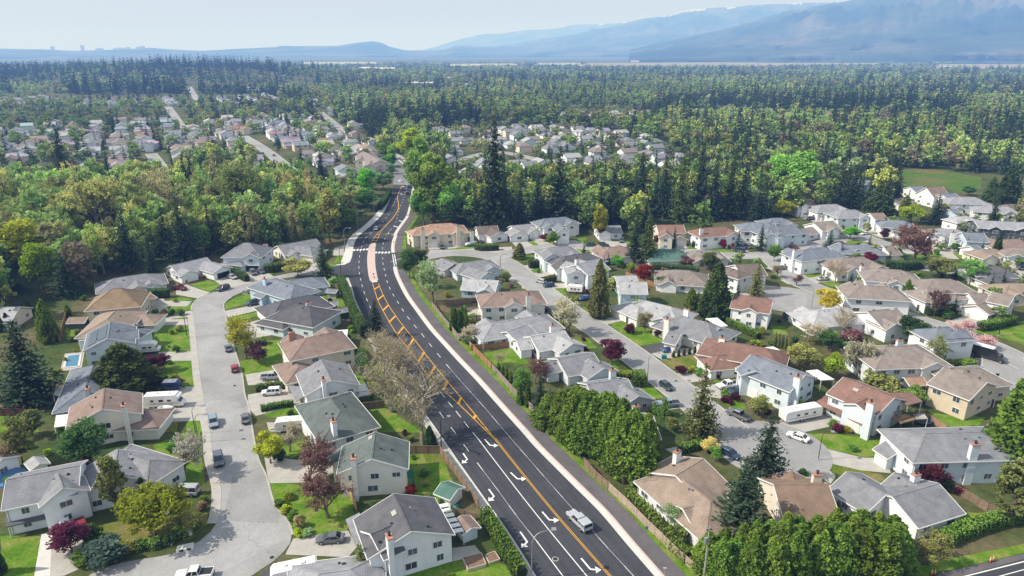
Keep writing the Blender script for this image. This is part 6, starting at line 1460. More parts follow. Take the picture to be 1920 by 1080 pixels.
car('dark grey suv on the forecourt of the orange-brown roof', 'suv', 'grey', 'b1', (1385, 770), (1400, 795), 'suv')
car('dark green sedan in front of the grey garage, left one', 'sedan', 'dkgreen', 'c1', (625, 765), (555, 768))
car('dark green suv in front of the grey garage, right one', 'suv', 'dkgreen', 'c1', (650, 768), (720, 770), 'suv')
car('dark suv on the driveway beside the grey garage', 'suv', 'slate', 'c1', (822, 725), (820, 745), 'suv')
car('silver hatchback at the kerb below the corner house', 'hatch', 'silver', 'c1', (245, 1050), (190, 1035))
car('navy car at the kerb below the silver hatchback', 'hatch', 'navy', 'c1', (300, 1070), (255, 1075))
car('dark blue van on the driveway of the red hip roof', 'van', 'navy', 'c1', (1735, 815), (1670, 805), 'van')
car('white van beside the red hip-roofed house', 'van', 'white', 'c1', (1710, 760), (1670, 740), 'van')
car('dark grey suv beside the slate-roofed white house', 'suv', 'grey', 'c1', (1780, 785), (1730, 775), 'suv')
car('maroon car in front of the red hip roof', 'sedan', 'maroon', 'c1', (1650, 785), (1610, 778))
car('dark car on the small street below the tan hip roof', 'suv', 'black', 'd1', (340, 565), (290, 575), 'suv')
car('white van beside the round pink shrubs at the blue house', 'van', 'white', 'd1', (205, 755), (145, 745), 'van')
car('maroon car below the blue spruce', 'sedan', 'maroon', 'd1', (515, 750), (565, 760))
car('maroon car below the white van at the slate-roofed house', 'hatch', 'maroon', 'd1', (170, 780), (210, 785))
car('white car on the driveway of the blue gabled house', 'sedan', 'white', 'd1', (755, 675), (690, 685))
car('dark blue jeep on the driveway at the right edge', 'suv', 'navy', 'd1', (1900, 950), (1880, 930), 'suv')
for i, (v, a, b, c) in enumerate((('b1', (285, 205), (275, 195), 'slate'), ('b1', (60, 95), (75, 105), 'navy'), ('b1', (45, 70), (60, 82), 'black'), ('b1', (140, 95), (130, 85), 'grey'), ('b1', (135, 150), (120, 140), 'black'), ('b1', (150, 225), (135, 212), 'white'))):
    car('tiny %s parked on the far left-hand street' % ('grey-blue car', 'navy car', 'black car', 'grey car', 'black car', 'white car')[i], 'sedan', c, v, a, b, group='cars on the far left-hand street')
for i, (x, y, c) in enumerate(((1180, 125, 'white'), (1150, 160, 'silver'), (1040, 185, 'steel'), (1020, 205, 'navy'), (1310, 158, 'black'), (1170, 185, 'maroon'))):
    car('tiny %s car parked on the street above the ravine wood' % c, 'sedan', c, 'a1', (x, y), (x + 26, y + 12))

CARPOS = [o.location.copy() for o in COL.objects if o.parent is None and o.get('category') in ('car', 'suv', 'van', 'pickup')]
for p, nw, lb in DRIVES:
    if RND.random() > .62 or len(lb.split()) > 12 or any((p - c).length < 8 for c in CARPOS): continue
    kd, cl = RND.choice((('sedan', 'silver'), ('suv', 'white'), ('suv', 'black'), ('hatch', 'blue'), ('sedan', 'grey'), ('van', 'silver'), ('suv', 'slate'), ('sedan', 'red'), ('hatch', 'white')))
    sd = Vector((-nw.y, nw.x, 0)) * RND.choice((-1.2, 1.2)); p = p + sd; f = RND.choice((-1, 1))
    car('%s %s by the %s' % ({'slate': 'dark', 'blue': 'navy'}.get(cl, cl), {'sedan': 'car', 'hatch': 'hatchback'}.get(kd, kd), lb), kd, cl, None, p - nw * f, p + nw * f, {'suv': 'suv', 'van': 'van'}.get(kd, 'car'))
# recreational vehicles, trailers and the truck
def wheels(root, xs, hw, r=.36):
    for x in xs:
        for s in (-1, 1):
            o = link('wheel', TYRE, root); o.location = (x, s * hw, r); o.scale = (r / .34, 1, r / .34); link('rim', RIM, o)
def boxvan(name, label, cat, v, a, b, L, Wd, Ht, col, kind):
    p, q = at(v, *a), at(v, *b); c = (p + q) / 2; root = thing(name, label, cat, (c.x, c.y, .085), math.atan2(q.y - p.y, q.x - p.x)); h = L / 2
    mb = MB(); z0 = .55
    if kind == 'motorhome': prof = [(-h, z0), (-h, Ht - .1), (-h + .15, Ht), (h - 1.6, Ht), (h - .75, Ht - .35), (h - .7, Ht - .85), (h - 1.2, 2.0), (h - .55, 1.3), (h, 1.15), (h, z0)]
    elif kind == 'trailer': prof = [(-h, z0 + .2), (-h, Ht - .2), (-h + .3, Ht), (h - .5, Ht), (h, Ht - .6), (h - .15, z0 + .25), (h - .6, z0)]
    else: prof = [(-h, z0 + .35), (-h, Ht), (h - 2.0, Ht), (h - 2.0, z0 + .35)]
    mb.prism(prof, -Wd / 2, Wd / 2); mb.build('body', M_PAINT, root, col)
    mb = MB(); mb.box((-.15 * L * (kind == 'truck') - .2, 0, Ht + .03), (L * (.72 if kind != 'truck' else .68), Wd - .1, .07)); mb.build('roof_panel', M_TRIM, root)
    if kind != 'truck':
        for s in (-1, 1):
            for x, w in ((-.28 * L, .7), (-.05 * L, 1.0), (.16 * L, .8)):
                m = MB(); m.box((x, s * (Wd / 2 + .01), Ht * .62), (w, .03, .5)); m.build('window', M_CGLASS, root)
            m = MB(); m.box((-.05, s * (Wd / 2 + .012), Ht * .42), (L * .8, .025, .07)); m.box((-.4, s * (Wd / 2 + .012), Ht * .35), (L * .6, .025, .05)); m.build('stripe', mat('brown stripe', (.25, .17, .12), .5, nscale=3, namt=.1), root)
        m = MB(); m.box((-.2 * L, 0, Ht + .16), (.75, .7, .24), taper=.85); m.build('roof_unit', M_TRIM, root)
        m = MB(); m.box((.15 * L, 0, Ht + .1), (.4, .4, .1)); m.build('roof_vent', M_CONC, root)
    if kind == 'motorhome':
        m = MB(); m.face([(h - 1.19, -Wd / 2 + .15, 1.98), (h - 1.19, Wd / 2 - .15, 1.98), (h - .56, Wd / 2 - .15, 1.34), (h - .56, -Wd / 2 + .15, 1.34)][::-1]); o = m.build('windscreen', M_CGLASS, root); o.location = (.02, 0, .02)
        wheels(root, (h - 1.0, -h + 2.0), Wd / 2 - .12, .4)
    elif kind == 'trailer':
        wheels(root, (-.35, .45), Wd / 2 - .1); m = MB(); m.beam((h - .4, -.5, .5), (h + 1.1, 0, .45), .08, .1); m.beam((h - .4, .5, .5), (h + 1.1, 0, .45), .08, .1); m.build('tow_bar', M_METAL, root)
    else:
        m = MB(); loft(m, [body_sec(h - 1.95, 1.0, .5, 2.2), body_sec(h - 1.1, 1.0, .5, 2.2), body_sec(h - .75, 1.0, .5, 1.45), body_sec(h, .95, .5, 1.3)]); m.build('cab', M_PAINT, root, (.03, .032, .036))
        m = MB(); m.face([(h - 1.08, -.85, 2.12), (h - 1.08, .85, 2.12), (h - .76, .85, 1.5), (h - .76, -.85, 1.5)][::-1]); o = m.build('windscreen', M_CGLASS, root); o.location = (.03, 0, .03)
        wheels(root, (h - .8, -h + 1.5), .95, .42)
    return root
WH = (.84, .84, .83)
boxvan('motorhome', 'white motorhome with brown swooping stripes beside the brown-roofed house', 'motorhome', 'a2', (1085, 895), (1405, 880), 8.6, 2.4, 3.2, WH, 'motorhome')
boxvan('motorhome', 'white motorhome half hidden beside the solar-panel house', 'motorhome', 'a2', (1040, 490), (1175, 478), 6.6, 2.3, 2.9, WH, 'motorhome')
boxvan('cargo_trailer', 'navy and white cargo trailer behind the striped motorhome', 'trailer', 'a2', (1235, 765), (1350, 760), 4.2, 2.1, 2.3, (.02, .04, .16), 'trailer')
boxvan('travel_trailer', 'white travel trailer on the driveway of the green-grey hip roof', 'trailer', 'b2', (380, 1055), (155, 1075), 6.6, 2.4, 2.7, WH, 'trailer')
boxvan('travel_trailer', 'long white travel trailer in front of the brick-red house', 'trailer', 'd2', (370, 960), (100, 1010), 9.8, 2.5, 3.0, WH, 'trailer')
boxvan('box_truck', 'black box truck with white roof parked by the columned house', 'truck', 'd2', (1545, 505), (1725, 555), 8.6, 2.4, 3.4, (.02, .02, .022), 'truck')
boxvan('travel_trailer', 'white trailer at the lower edge beside the bottom house', 'trailer', 'b3', (400, 1085), (190, 1130), 7, 2.4, 2.8, WH, 'trailer')
boxvan('travel_trailer', 'white camper parked behind the hedge on the right-hand street', 'trailer', 'c2', (520, 40), (420, 30), 5.5, 2.2, 2.6, WH, 'trailer')
def boat(label, v, a, b, L, hull, cover):
    p, q = at(v, *a), at(v, *b); c = (p + q) / 2; root = thing('boat', label, 'boat', (c.x, c.y, .085), math.atan2(q.y - p.y, q.x - p.x)); h = L / 2; mb = MB()
    S = [(-h, .9, .6), (-h * .3, 1.0, .55), (h * .3, .9, .6), (h * .7, .55, .75), (h, .06, 1.1)]
    loft(mb, [[(x, 0, z), (x, -w * .7, z + .12), (x, -w, 1.25 + (x / h + 1) * .08), (x, w, 1.25 + (x / h + 1) * .08), (x, w * .7, z + .12)] for x, w, z in S]); mb.build('hull', M_PAINT, root, hull)
    mb = MB(); loft(mb, [[(x, -w * .9, 1.3 + (x / h + 1) * .08), (x, -w * .4, 1.3 + hh), (x, w * .4, 1.3 + hh), (x, w * .9, 1.3 + (x / h + 1) * .08)] for (x, w, z), hh in zip(S, (.2, .5, .45, .3, .22))]); mb.build('cover', M_ANY, root, cover)
    mb = MB(); mb.beam((-h * .6, -.6, .5), (h, -.1, .5), .1, .1); mb.beam((-h * .6, .6, .5), (h + 1, 0, .5), .1, .1); mb.beam((-h * .4, -1, .5), (-h * .4, 1, .5), .1, .1); mb.build('trailer_frame', M_GALV, root); wheels(root, (-h * .4,), 1.0, .3)
boat('small orange and white boat on a trailer below the motorhome', 'a2', (1200, 945), (1300, 935), 3.4, (.8, .3, .08), (.8, .8, .8))
boat('white covered boat beside the silver pickup', 'b2', (200, 700), (290, 660), 4.6, WH, (.75, .75, .76))
boat('white boat on the forecourt of the orange-brown roof', 'b1', (1180, 765), (1240, 750), 6, WH, WH)
boat('white boat in front of the brown-roofed house by the hedge', 'b1', (1580, 770), (1650, 755), 6, WH, (.7, .72, .74))
boat('white boat with purple stripe near the townhouse row', 'b1', (690, 110), (770, 100), 7, (.35, .1, .3), WH)

# ------------------------------------------------------------------ fences
def fence(label, pts, h=1.75, col=(.22, .16, .11), bay=2.4, posts=True):
    P = pts; segs = []; c = sum(P, Vector()) / len(P); c.z = 0
    root = thing('fence', label, 'fence', tuple(c)); mb = MB(); pm = []
    for i in range(len(P) - 1):
        a, b = P[i] - c, P[i + 1] - c; L = (b - a).length; n = max(1, round(L / bay)); u = (b - a).normalized(); nr = Vector((-u.y, u.x, 0))
        for k in range(n):
            s, e = a.lerp(b, k / n), a.lerp(b, (k + 1) / n); m = max(2, int((e - s).length / .3))
            for j in range(m):
                p, q = s.lerp(e, (j + .06) / m), s.lerp(e, (j + .94) / m); hh = h + RND.uniform(-.04, .02); o = nr * (.012 * (j % 2))
                mb.beam(p + o + Vector((0, 0, hh / 2)), q + o + Vector((0, 0, hh / 2)), .025, hh)
            mb.beam(s + Vector((0, 0, h + .03)), e + Vector((0, 0, h + .03)), .12, .05)
            pm.append(s)
        pm.append(b)
    mb.build('board_panel', M_FENCE, root, col)
    if posts and len(pm) <= 90:
        m = MB(); m.box((0, 0, h / 2 + .06), (.13, .13, h + .12)); m.box((0, 0, h + .16), (.18, .18, .05)); me = m.mesh('post', M_FENCE)
        for p in pm: o = link('post', me, root, tuple(x * .85 for x in col)); o.location = p
FB, FG, FO = (.24, .17, .12), (.30, .25, .21), (.36, .20, .11)
fence('long weathered fence along the path beside the bungalow hedge', line('A', (1255, 165), (1400, 300), (1550, 455), (1740, 640), (1930, 815)), col=(.42, .33, .26))
fence('grey fence behind the path at the tall clipped cedars', line('A', (1060, -30), (1160, 80), (1250, 160)), col=FB)
fence('grey weathered fence along the path behind the plum tree', line('B', (840, 222), (1000, 402), (1150, 545), (1232, 628)), col=FG)
fence('newer orange-brown fence along the path by the fenced lawn', line('B', (665, 45), (835, 218)), col=FO)
fence('brown fence at the top of the fenced lawn', line('B', (680, 75), (830, 62), (1005, 42)), col=FO)
fence('weathered fence along the path by the white-flowering trees', line('C', (890, 680), (1000, 820), (1090, 930), (1130, 985)), col=FG)
fence('dark fence between the green back yards beside the road', line('b3', (1105, 160), (1375, 160)), col=FB)
fence('grey fence along the road above the green-roofed shed', line('b3', (1375, 155), (1480, 300), (1580, 440), (1670, 570)), col=FB)
fence('short fence below the green-roofed shed', line('b3', (1480, 620), (1650, 665)), 1.5, FB)
fence('fence along the side of the yard below the bare trees', line('b2', (790, 915), (960, 895)), col=FB)
fence('low fence above the blue garden cover', line('b2', (700, 640), (840, 625)), 1.5, FG)
fence('light wooden fence beside the plum lawn', line('b3', (695, 470), (755, 600)), 1.7, (.5, .33, .18))
fence('dark fence from the bungalow chimney to the cedar mass', line('c3', (830, 395), (1000, 320), (1200, 240)), col=FB)
fence('grey fence right of the white bungalow', line('d3', (1340, 430), (1500, 510), (1640, 600), (1760, 640)), col=FB)
fence('weathered fence behind the roadside bank at the bottom right', line('d3', (850, 1030), (950, 985), (1100, 930)), col=FG)
fence('orange wooden fence behind the cul-de-sac lawn', line('d3', (800, -10), (900, 60), (990, 40)), 1.7, (.5, .25, .12))
fence('dark red fence at the left edge below the big spruce', line('a2', (-60, 960), (200, 960)), 1.8, (.16, .06, .05))
fence('brown fence beside the swimming pool yard', line('a2', (450, 410), (490, 260), (500, 220)), 1.9, (.33, .17, .09))
fence('grey fence between the shed yard and the blue house', line('E', (1340, 600), (1500, 580)), 1.7, FG)
fence('dark fence below the playground yard', line('b2', (1380, 165), (1480, 200), (1590, 250), (1780, 230)), 1.7, FB)
fence('grey fence above the playground yard', line('b2', (1350, 130), (1480, 130), (1720, 100)), 1.8, FB)
fence('orange fence behind the red maple', line('c1', (850, 990), (960, 1040), (1080, 1075)), 1.8, FO)
fence('pale fence beside the carport of the grey house', line('c2', (930, 955), (1080, 925)), 1.6, FG)
fence('retaining wall fence behind the white-gabled house', line('d2', (690, 280), (800, 320), (910, 370)), 1.6, (.4, .37, .33))
fence('wooden fence beside the brick-red house patio', line('d2', (1100, 960), (1230, 1010), (1330, 1080)), 1.6, (.36, .22, .15))

# ------------------------------------------------------------------ street furniture
def lamp(label, v, bx, by, ty, head, col=None, arm=True, globe=False, group=None):
    g = at(v, bx, by); h = height_at(g, v, bx, ty); m = col or M_METAL; root = thing('street_lamp', label, 'street lamp', tuple(g), 0, group)
    hx = Vector((head[0], head[1], 0)); mb = MB(); r = .1 if h > 7 else .07
    if arm:
        pts = [(0, 0, 0), (0, 0, h * .55), (0, 0, h * .8)] + [tuple(hx * (1 - math.cos(t)) * .55 + Vector((0, 0, h * .8 + h * .2 * math.sin(t)))) for t in (.5, .95, 1.3, 1.57)] + [tuple(hx + Vector((0, 0, h * 1.0)))]
        mb.tube(pts, [r * 1.2, r, r * .85, r * .75, r * .65, r * .6, r * .55, r * .5], 7); mb.build('pole', m, root)
        mb = MB(); mb.box((hx.x * 1.12, hx.y * 1.12, h - .02), (.75 if abs(hx.x) > .3 else .3, .75 if abs(hx.y) > .3 else .3, .13)); mb.build('lamp_head', M_GALV, root)
    else:
        mb.tube([(0, 0, 0), (0, 0, h)], [r * 1.2, r * .7], 7); mb.build('pole', m, root)
        mb = MB(); mb.tube([(.35, 0, h - .25), (.35, 0, h - .1), (.35, 0, h + .15)], [.28, .34, .12], 8); mb.beam((0, 0, h - .1), (.35, 0, h - .05), .06, .06); mb.build('lamp_head', M_TRIM if globe else M_GALV, root)
    mb = MB(); mb.tube([(0, 0, 0), (0, 0, .45)], [r * 2, r * 1.5], 8); mb.build('base', M_CONC, root)
lamp('tall curved street lamp over the main road at the bottom', 'A', 655, 860, 505, (3.0, 1.0), M_GALV)
lamp('curved pale street lamp beside the crosswalk entrance', 'D', 138, 1010, 808, (2.6, -.4), M_GALV)
lamp('curved street lamp by the dark road wall, upper one', 'D', 420, 690, 520, (2.6, -.4), M_GALV)
lamp('curved street lamp by the dark road wall, lower one', 'D', 263, 835, 645, (2.6, -.4), M_GALV)
lamp('curved street lamp beside the box hedge on the right-hand street', 'c2', 1013, 720, 490, (2.2, .5), M_GALV)
lamp('curved street lamp beside the silver-blue suv', 'a2', 1468, 1095, 885, (2.2, .3))
lamp('black curved street lamp on the lawn verge of the curving street', 'a2', 1405, 370, 170, (2.0, .4))
lamp('black lamp post with white globe at the bottom left bend', 'a3', 1287, 852, 600, (1, 0), arm=False, globe=True)
lamp('dark street lamp at the left kerb beside the pink blossom tree', 'a3', 1490, 80, -130, (2.0, .3))
lamp('dark lamp post beside the cul-de-sac driveway', 'd3', 376, 212, -10, (1.6, -.3))
lamp('curved street lamp in front of the yellow blossom tree', 'd2', 325, 155, -5, (-1.6, .2), M_GALV)
lamp('dark street lamp before the long clipped hedge at the right', 'd2', 1727, 362, 180, (-1.6, .4))
lamp('dark lamp post beside the conical cedar at the crossroads', 'd2', 862, 110, -60, (1.5, .3))
lamp('thin pale street lamp in front of the red maple', 'c1', 962, 1030, 900, (1.8, .2), M_GALV)
lamp('curved street lamp at the near end of the side street', 'b1', 1832, 970, 830, (2, .2))
lamp('black post at the road edge under the leafless trees', 'B', 447, 830, 590, (1.5, .4))
lamp('slim dark post at the side street entrance', 'C', 95, 440, 150, (1.4, 0))
lamp('lamp post in front of the red hip-roofed house', 'c1', 1668, 870, 840, (1, 0), M_GALV)
lamp('lamp post beyond the traffic junction at the left', 'D', 555, 470, 340, (2, 0), M_GALV)

def utility_pole():
    g = at('c3', 1432, 1150); h = height_at(g, 'c3', 1465, 712); root = thing('utility_pole', 'grey utility pole with transformer at the bottom of the photo', 'utility pole', tuple(g))
    mb = MB(); mb.tube([(0, 0, 0), (0, 0, h)], [.17, .11], 8); mb.build('pole', mat('grey timber', (.33, .33, .3), .9, nscale=4, namt=.2), root)
    mb = MB(); mb.tube([(-.4, -.1, h * .74), (-.4, -.1, h * .74 + .95)], [.26, .26], 10); mb.build('transformer', M_GALV, root)
    mb = MB(); mb.beam((-.5, -.1, h - .5), (.5, .1, h - .5), .1, .12); mb.build('cross_arm', M_METAL, root)
    for z, e in ((h - .1, 'up'), (h * .72, 'a'), (h * .66, 'b')):
        mb = MB(); q = at('c3', 1860, 1120) - g; pts = []
        for i in range(9):
            t = i / 8; pts.append(Vector((q.x * t * 1.6, q.y * t * 1.6, z - 1.6 * 4 * t * (1 - t) * .6)))
        mb.tube(pts, [.022] * 9, 4); mb.build('wire', M_METAL, root)
utility_pole()
def delineator(label, v, x, y):
    g = at(v, x, y); root = thing('traffic_marker', label, 'traffic marker', tuple(g), 0, 'orange road markers at the bottom right')
    m = MB(); m.box((0, 0, .06), (.45, .45, .12)); m.build('base', M_METAL, root)
    m = MB(); m.tube([(0, 0, .1), (0, 0, 1.15)], [.11, .08], 8); m.build('post', M_ORANGE, root)
    for z in (.5, .82):
        m = MB(); m.tube([(0, 0, z), (0, 0, z + .16)], [.118, .112], 8); m.build('band', M_TRIM, root)
for v, x, y, l in (('d3', 1225, 1075, 'orange and white road marker near the pavement end, left of its pair'), ('d3', 1248, 1072, 'orange and white road marker near the pavement end, right of its pair'), ('d3', 1663, 978, 'orange and white road marker on the verge, left of its pair'), ('d3', 1685, 970, 'orange and white road marker on the verge, right of its pair')): delineator(l, v, x, y)
def sign(name, label, v, x, y, ty, w, hgt, m, facing=-math.pi / 2):
    g = at(v, x, y); h = height_at(g, v, x, ty); root = thing(name, label, 'sign', tuple(g), facing + math.pi / 2)
    mb = MB(); mb.tube([(0, 0, 0), (0, 0, h)], [.035, .035], 6); mb.build('post', M_GALV, root); mb = MB(); mb.box((0, -.05, h - hgt / 2), (w, .03, hgt)); mb.build('panel', m, root)
sign('keep_right_sign', 'small blue sign on the pink median', 'C', 380, 425, 385, .5, .6, M_BLUE)
sign('marker_board', 'orange hazard board below the blue sign on the median', 'C', 386, 440, 412, .35, .8, M_ORANGE)
sign('road_sign', 'small pale street sign on the verge by the weathered fence', 'A', 1550, 530, 445, .5, .6, M_BLUE)
sign('road_sign', 'thin sign post near the bottom end of the path', 'A', 1690, 850, 765, .5, .25, M_TRIM)
sign('road_sign', 'dark square sign beside the street behind the beige house', 'd2', 1700, 725, 640, .9, .8, M_METAL)
sign('road_sign', 'yellow survey sign on the path by the brown fence', 'B', 565, 62, 48, .4, .4, M_PYELL)
sign('traffic_post', 'dark sign post at the left end of the crosswalk', 'C', 352, 205, 60, .3, .5, M_METAL)
sign('traffic_post', 'dark sign post at the right end of the crosswalk', 'C', 560, 190, 105, .3, .5, M_METAL)
sign('traffic_post', 'sign post on the tip of the pink median', 'C', 362, 160, 100, .3, .5, M_METAL)
def cabinet(label, v, x, y, w, dp, h, m, name='utility_box'):
    g = at(v, x, y); root = thing(name, label, 'utility box', tuple(g), RND.uniform(-.2, .2)); mb = MB(); mb.box((0, 0, .08), (w + .3, dp + .3, .16)); mb.build('base', M_CONC, root)
    mb = MB(); mb.box((0, 0, .16 + h / 2), (w, dp, h)); mb.box((0, 0, .16 + h + .04), (w + .08, dp + .08, .08), taper=.9); mb.build('cabinet', m, root)
cabinet('pale grey utility box on the lawn at the top of the street bend', 'E', 700, 590, 1.6, 1.2, 1.3, M_GALV)
cabinet('green utility box at the kerb beside the right-hand driveway', 'c2', 1140, 535, 1.3, 1.0, 1.0, M_GREENP)
cabinet('white fire hydrant box by the kerb of the bend', 'a3', 1428, 770, .4, .4, .7, M_TRIM, 'hydrant_box')
def manhole(v, x, y, label):
    g = at(v, x, y); root = thing('manhole_cover', label, 'manhole', (g.x, g.y, .12)); mb = MB(); mb.tube([(0, 0, -.04), (0, 0, .0)], [.55, .55], 16); mb.build('ring', M_CONC, root); mb = MB(); mb.tube([(0, 0, -.04), (0, 0, .012)], [.4, .4], 16); mb.build('lid', M_METAL, root)
manhole('a2', 1760, 735, 'round manhole cover in the left street near the red hatchback'); manhole('b3', 120, 945, 'round manhole cover in the bulb of the left street'); manhole('A', 840, 706, 'small pale manhole in the left lanes of the main road'); manhole('c2', 1230, 700, 'round manhole cover in the right-hand street by the box hedge'); manhole('d2', 1330, 480, 'round manhole cover in front of the columned house') if False else None
# storm drain inlet at the bend
def inlet():
    g = at('a3', 1390, 870); root = thing('drain_inlet', 'pale concrete drain inlet at the bottom left bend', 'drain', tuple(g), .35)
    m = MB(); m.box((0, 0, .08), (2.6, 1.7, .17)); m.build('slab', M_KERB, root)
    for x in (-.5, .6):
        m = MB(); m.box((x, -.7, .15), (.6, .4, .06)); m.build('grate', M_METAL, root)
inlet()

# ------------------------------------------------------------------ yards
def shed(label, v, x1, y1, x2, y2, w, roof, wall, st=2.1, name='shed'):
    return house(label, roof, wall, [(v, x1, y1, x2, y2, st, w, 'g')], garage=False, name=name, cat='shed', wins=False, vents=False)
shed('green-roofed garden shed beside the road fence', 'b3', 1400, 385, 1500, 425, 3.6, 'gn', 'cw')
shed('small blue shed with brown roof beside the striped patio cover', 'b3', 1545, 635, 1610, 710, 2.6, 'br', 'lb')
shed('red garden shed with tan roof in the left back yard', 'a2', 520, 220, 660, 215, 4, 'tn', 'db' if 'db' in WALLC else 'dk')
shed('white wooden playhouse in the left back yard', 'a3', 262, 198, 285, 225, 2.4, 'lg', 'w', name='playhouse')
shed('grey garden shed beside the tall cedar hedge', 'E', 1540, 540, 1600, 545, 2.6, 'gy', 'g')
shed('dark wooden shed with grey roof by the cedar hedge', 'E', 1620, 740, 1670, 730, 3, 'gy', 'dk')
shed('second small grey shed by the cedar hedge', 'E', 1530, 670, 1580, 665, 2.6, 'gy', 'g')
shed('dark brown shed with orange roof beside the beige house', 'd2', 1020, 672, 1160, 665, 4, 'or', 'dk')
shed('brown shed roof inside the fence by the white-flowering trees', 'b2', 1700, 330, 1790, 335, 4, 'bn', 'dk')
shed('small red-brown shed in front of the orange-brown roof', 'b1', 1160, 712, 1200, 710, 2.6, 'br', 'dk')
def cover(label, v, pts, z, m, name='patio_cover', slats=None, color=None):
    P = line(v, *pts); c = sum(P, Vector()) / len(P)
    # measured at roof height
    P = [at(v, x, y, z) for x, y in pts]; c = sum(P, Vector()) / len(P); c.z = 0; root = thing(name, label, 'patio cover', tuple(c))
    if slats:
        a, b, d, e = P
        for i in range(slats):
            t0, t1 = i / slats + .02, (i + .8) / slats; m_ = MB(); q = [a.lerp(e, t0) - c, b.lerp(d, t0) - c, b.lerp(d, t1) - c, a.lerp(e, t1) - c]
            m_.face(q); m_.face([p - Vector((0, 0, .08)) for p in q][::-1]); m_.build('roof_panel', m, root)
    else:
        m_ = MB(); q = [p - c for p in P]; n = (q[1] - q[0]).cross(q[2] - q[0]); q = q if n.z > 0 else q[::-1]; lo = [p - Vector((0, 0, .14)) for p in q]
        m_.face(q); m_.face(lo[::-1])
        for i in range(4): m_.face([lo[i], lo[(i + 1) % 4], q[(i + 1) % 4], q[i]])
        m_.build('roof_panel', m, root, color)
    for p in P:
        l = (p - c) * .94; m_ = MB(); m_.box((l.x, l.y, (z - .15) / 2), (.14, .14, z - .15)); m_.build('post', M_TRIM, root)
cover('white slatted patio cover behind the large bottom house', 'b3', [(1310, 548), (1430, 528), (1565, 750), (1435, 778)], 2.7, M_TRIM, slats=6)
cover('white patio cover behind the brown-roofed house by the hedge', 'b2', [(548, 322), (690, 310), (680, 375), (590, 380)], 3.2, M_TRIM)
cover('white patio cover beside the solar-panel house', 'a2', [(600, 340), (685, 335), (668, 390), (592, 395)], 3.4, M_TRIM)
cover('white patio roof behind the brown-roofed house with the tall chimney', 'a2', [(420, 955), (558, 940), (545, 1025), (405, 1045)], 2.7, M_TRIM)
cover('grey-green patio roof under the big left spruce', 'a2', [(430, 740), (560, 720), (545, 795), (395, 808)], 2.7, M_CONC)
cover('white carport roof beside the grey gabled house', 'c2', [(670, 895), (830, 870), (885, 930), (700, 955)], 2.6, M_TRIM)
cover('white patio roof behind the gabled white house', 'c2', [(1450, 228), (1540, 222), (1620, 285), (1555, 290)], 2.7, M_TRIM)
cover('white ribbed patio cover behind the pale blue long house', 'd2', [(285, 620), (370, 610), (500, 685), (400, 692)], 3.0, M_TRIM)
cover('white awning behind the red-brown roofed house', 'd2', [(-60, 450), (40, 438), (115, 480), (10, 490)], 2.8, M_TRIM)
cover('white canopy beside the green hip roof', 'c1', [(590, 845), (650, 840), (680, 865), (610, 870)], 2.6, M_TRIM)
cover('dark patio umbrella roof over the raised deck yard', 'd2', [(1095, 945), (1170, 940), (1200, 980), (1100, 985)], 2.5, M_CONC)
# decks, beds, pool and bits
def deck(label, v, pts, z, m=M_BOARD, rail=M_METAL):
    P = [at(v, x, y, z) for x, y in pts]; c = sum(P, Vector()) / len(P); c.z = 0; root = thing('deck', label, 'deck', tuple(c)); q = [p - c for p in P]
    n = (q[1] - q[0]).cross(q[2] - q[0]); q = q if n.z > 0 else q[::-1]; lo = [p - Vector((0, 0, .2)) for p in q]; mb = MB(); mb.face(q); mb.face(lo[::-1])
    for i in range(4): mb.face([lo[i], lo[(i + 1) % 4], q[(i + 1) % 4], q[i]])
    mb.build('floor_boards', m, root)
    for i in range(4):
        a, b = q[i], q[(i + 1) % 4]; mb = MB(); up = Vector((0, 0, 1)); mb.beam(a + up, b + up, .08, .08)
        for k in range(int((b - a).length / .25)): p = a.lerp(b, (k + .5) / max(1, int((b - a).length / .25))); mb.beam(p, p + up, .04, .04, up=(0, 1, 0))
        mb.build('railing', rail, root); mb = MB(); mb.box((a.x * .95, a.y * .95, a.z / 2), (.16, .16, a.z)); mb.build('post', rail, root)
deck('rear balcony with green railing on the beige gabled house', 'b3', [(1075, 300), (1175, 295), (1185, 335), (1078, 340)], 2.6, M_GREENP, M_GREENP)
deck('small rear balcony on the white house with light grey roof', 'b2', [(745, 720), (820, 712), (862, 795), (752, 815)], 2.6, M_TRIM)
deck('raised timber deck beside the brick-red house', 'd2', [(930, 960), (1000, 1015), (1110, 985), (1040, 940)], 2.6)
deck('rear balcony on the beige two-storey house', 'd2', [(1185, 760), (1280, 790), (1270, 820), (1190, 800)], 2.6, M_BOARD)
deck('small balcony on the green-grey hip-roofed house', 'b2', [(815, 975), (860, 965), (885, 1035), (835, 1040)], 2.6, M_CONC)
def planter(label, v, pts, h, m=M_BOARD):
    P = line(v, *pts); c = sum(P, Vector()) / len(P); root = thing('planter', label, 'planter', tuple(c)); mb = MB()
    for i in range(4): mb.beam(P[i] - c + Vector((0, 0, h / 2)), P[(i + 1) % 4] - c + Vector((0, 0, h / 2)), .12, h)
    mb.build('timber_frame', mat('pale timber', (.5, .45, .36), .8, nscale=4, namt=.15), root); mb = MB(); mb.face([(p - c) * .96 + Vector((0, 0, h * .8)) for p in P][::-1]); mb.build('soil', mat('soil', (.22, .14, .1), .95, nscale=5, namt=.3), root)
planter('large raised timber planter on the bottom lawn', 'b3', [(1550, 960), (1690, 925), (1725, 1010), (1590, 1048)], .6)
planter('small raised planter beside the feathery hedge', 'b3', [(1720, 940), (1790, 910), (1830, 970), (1750, 995)], .5)
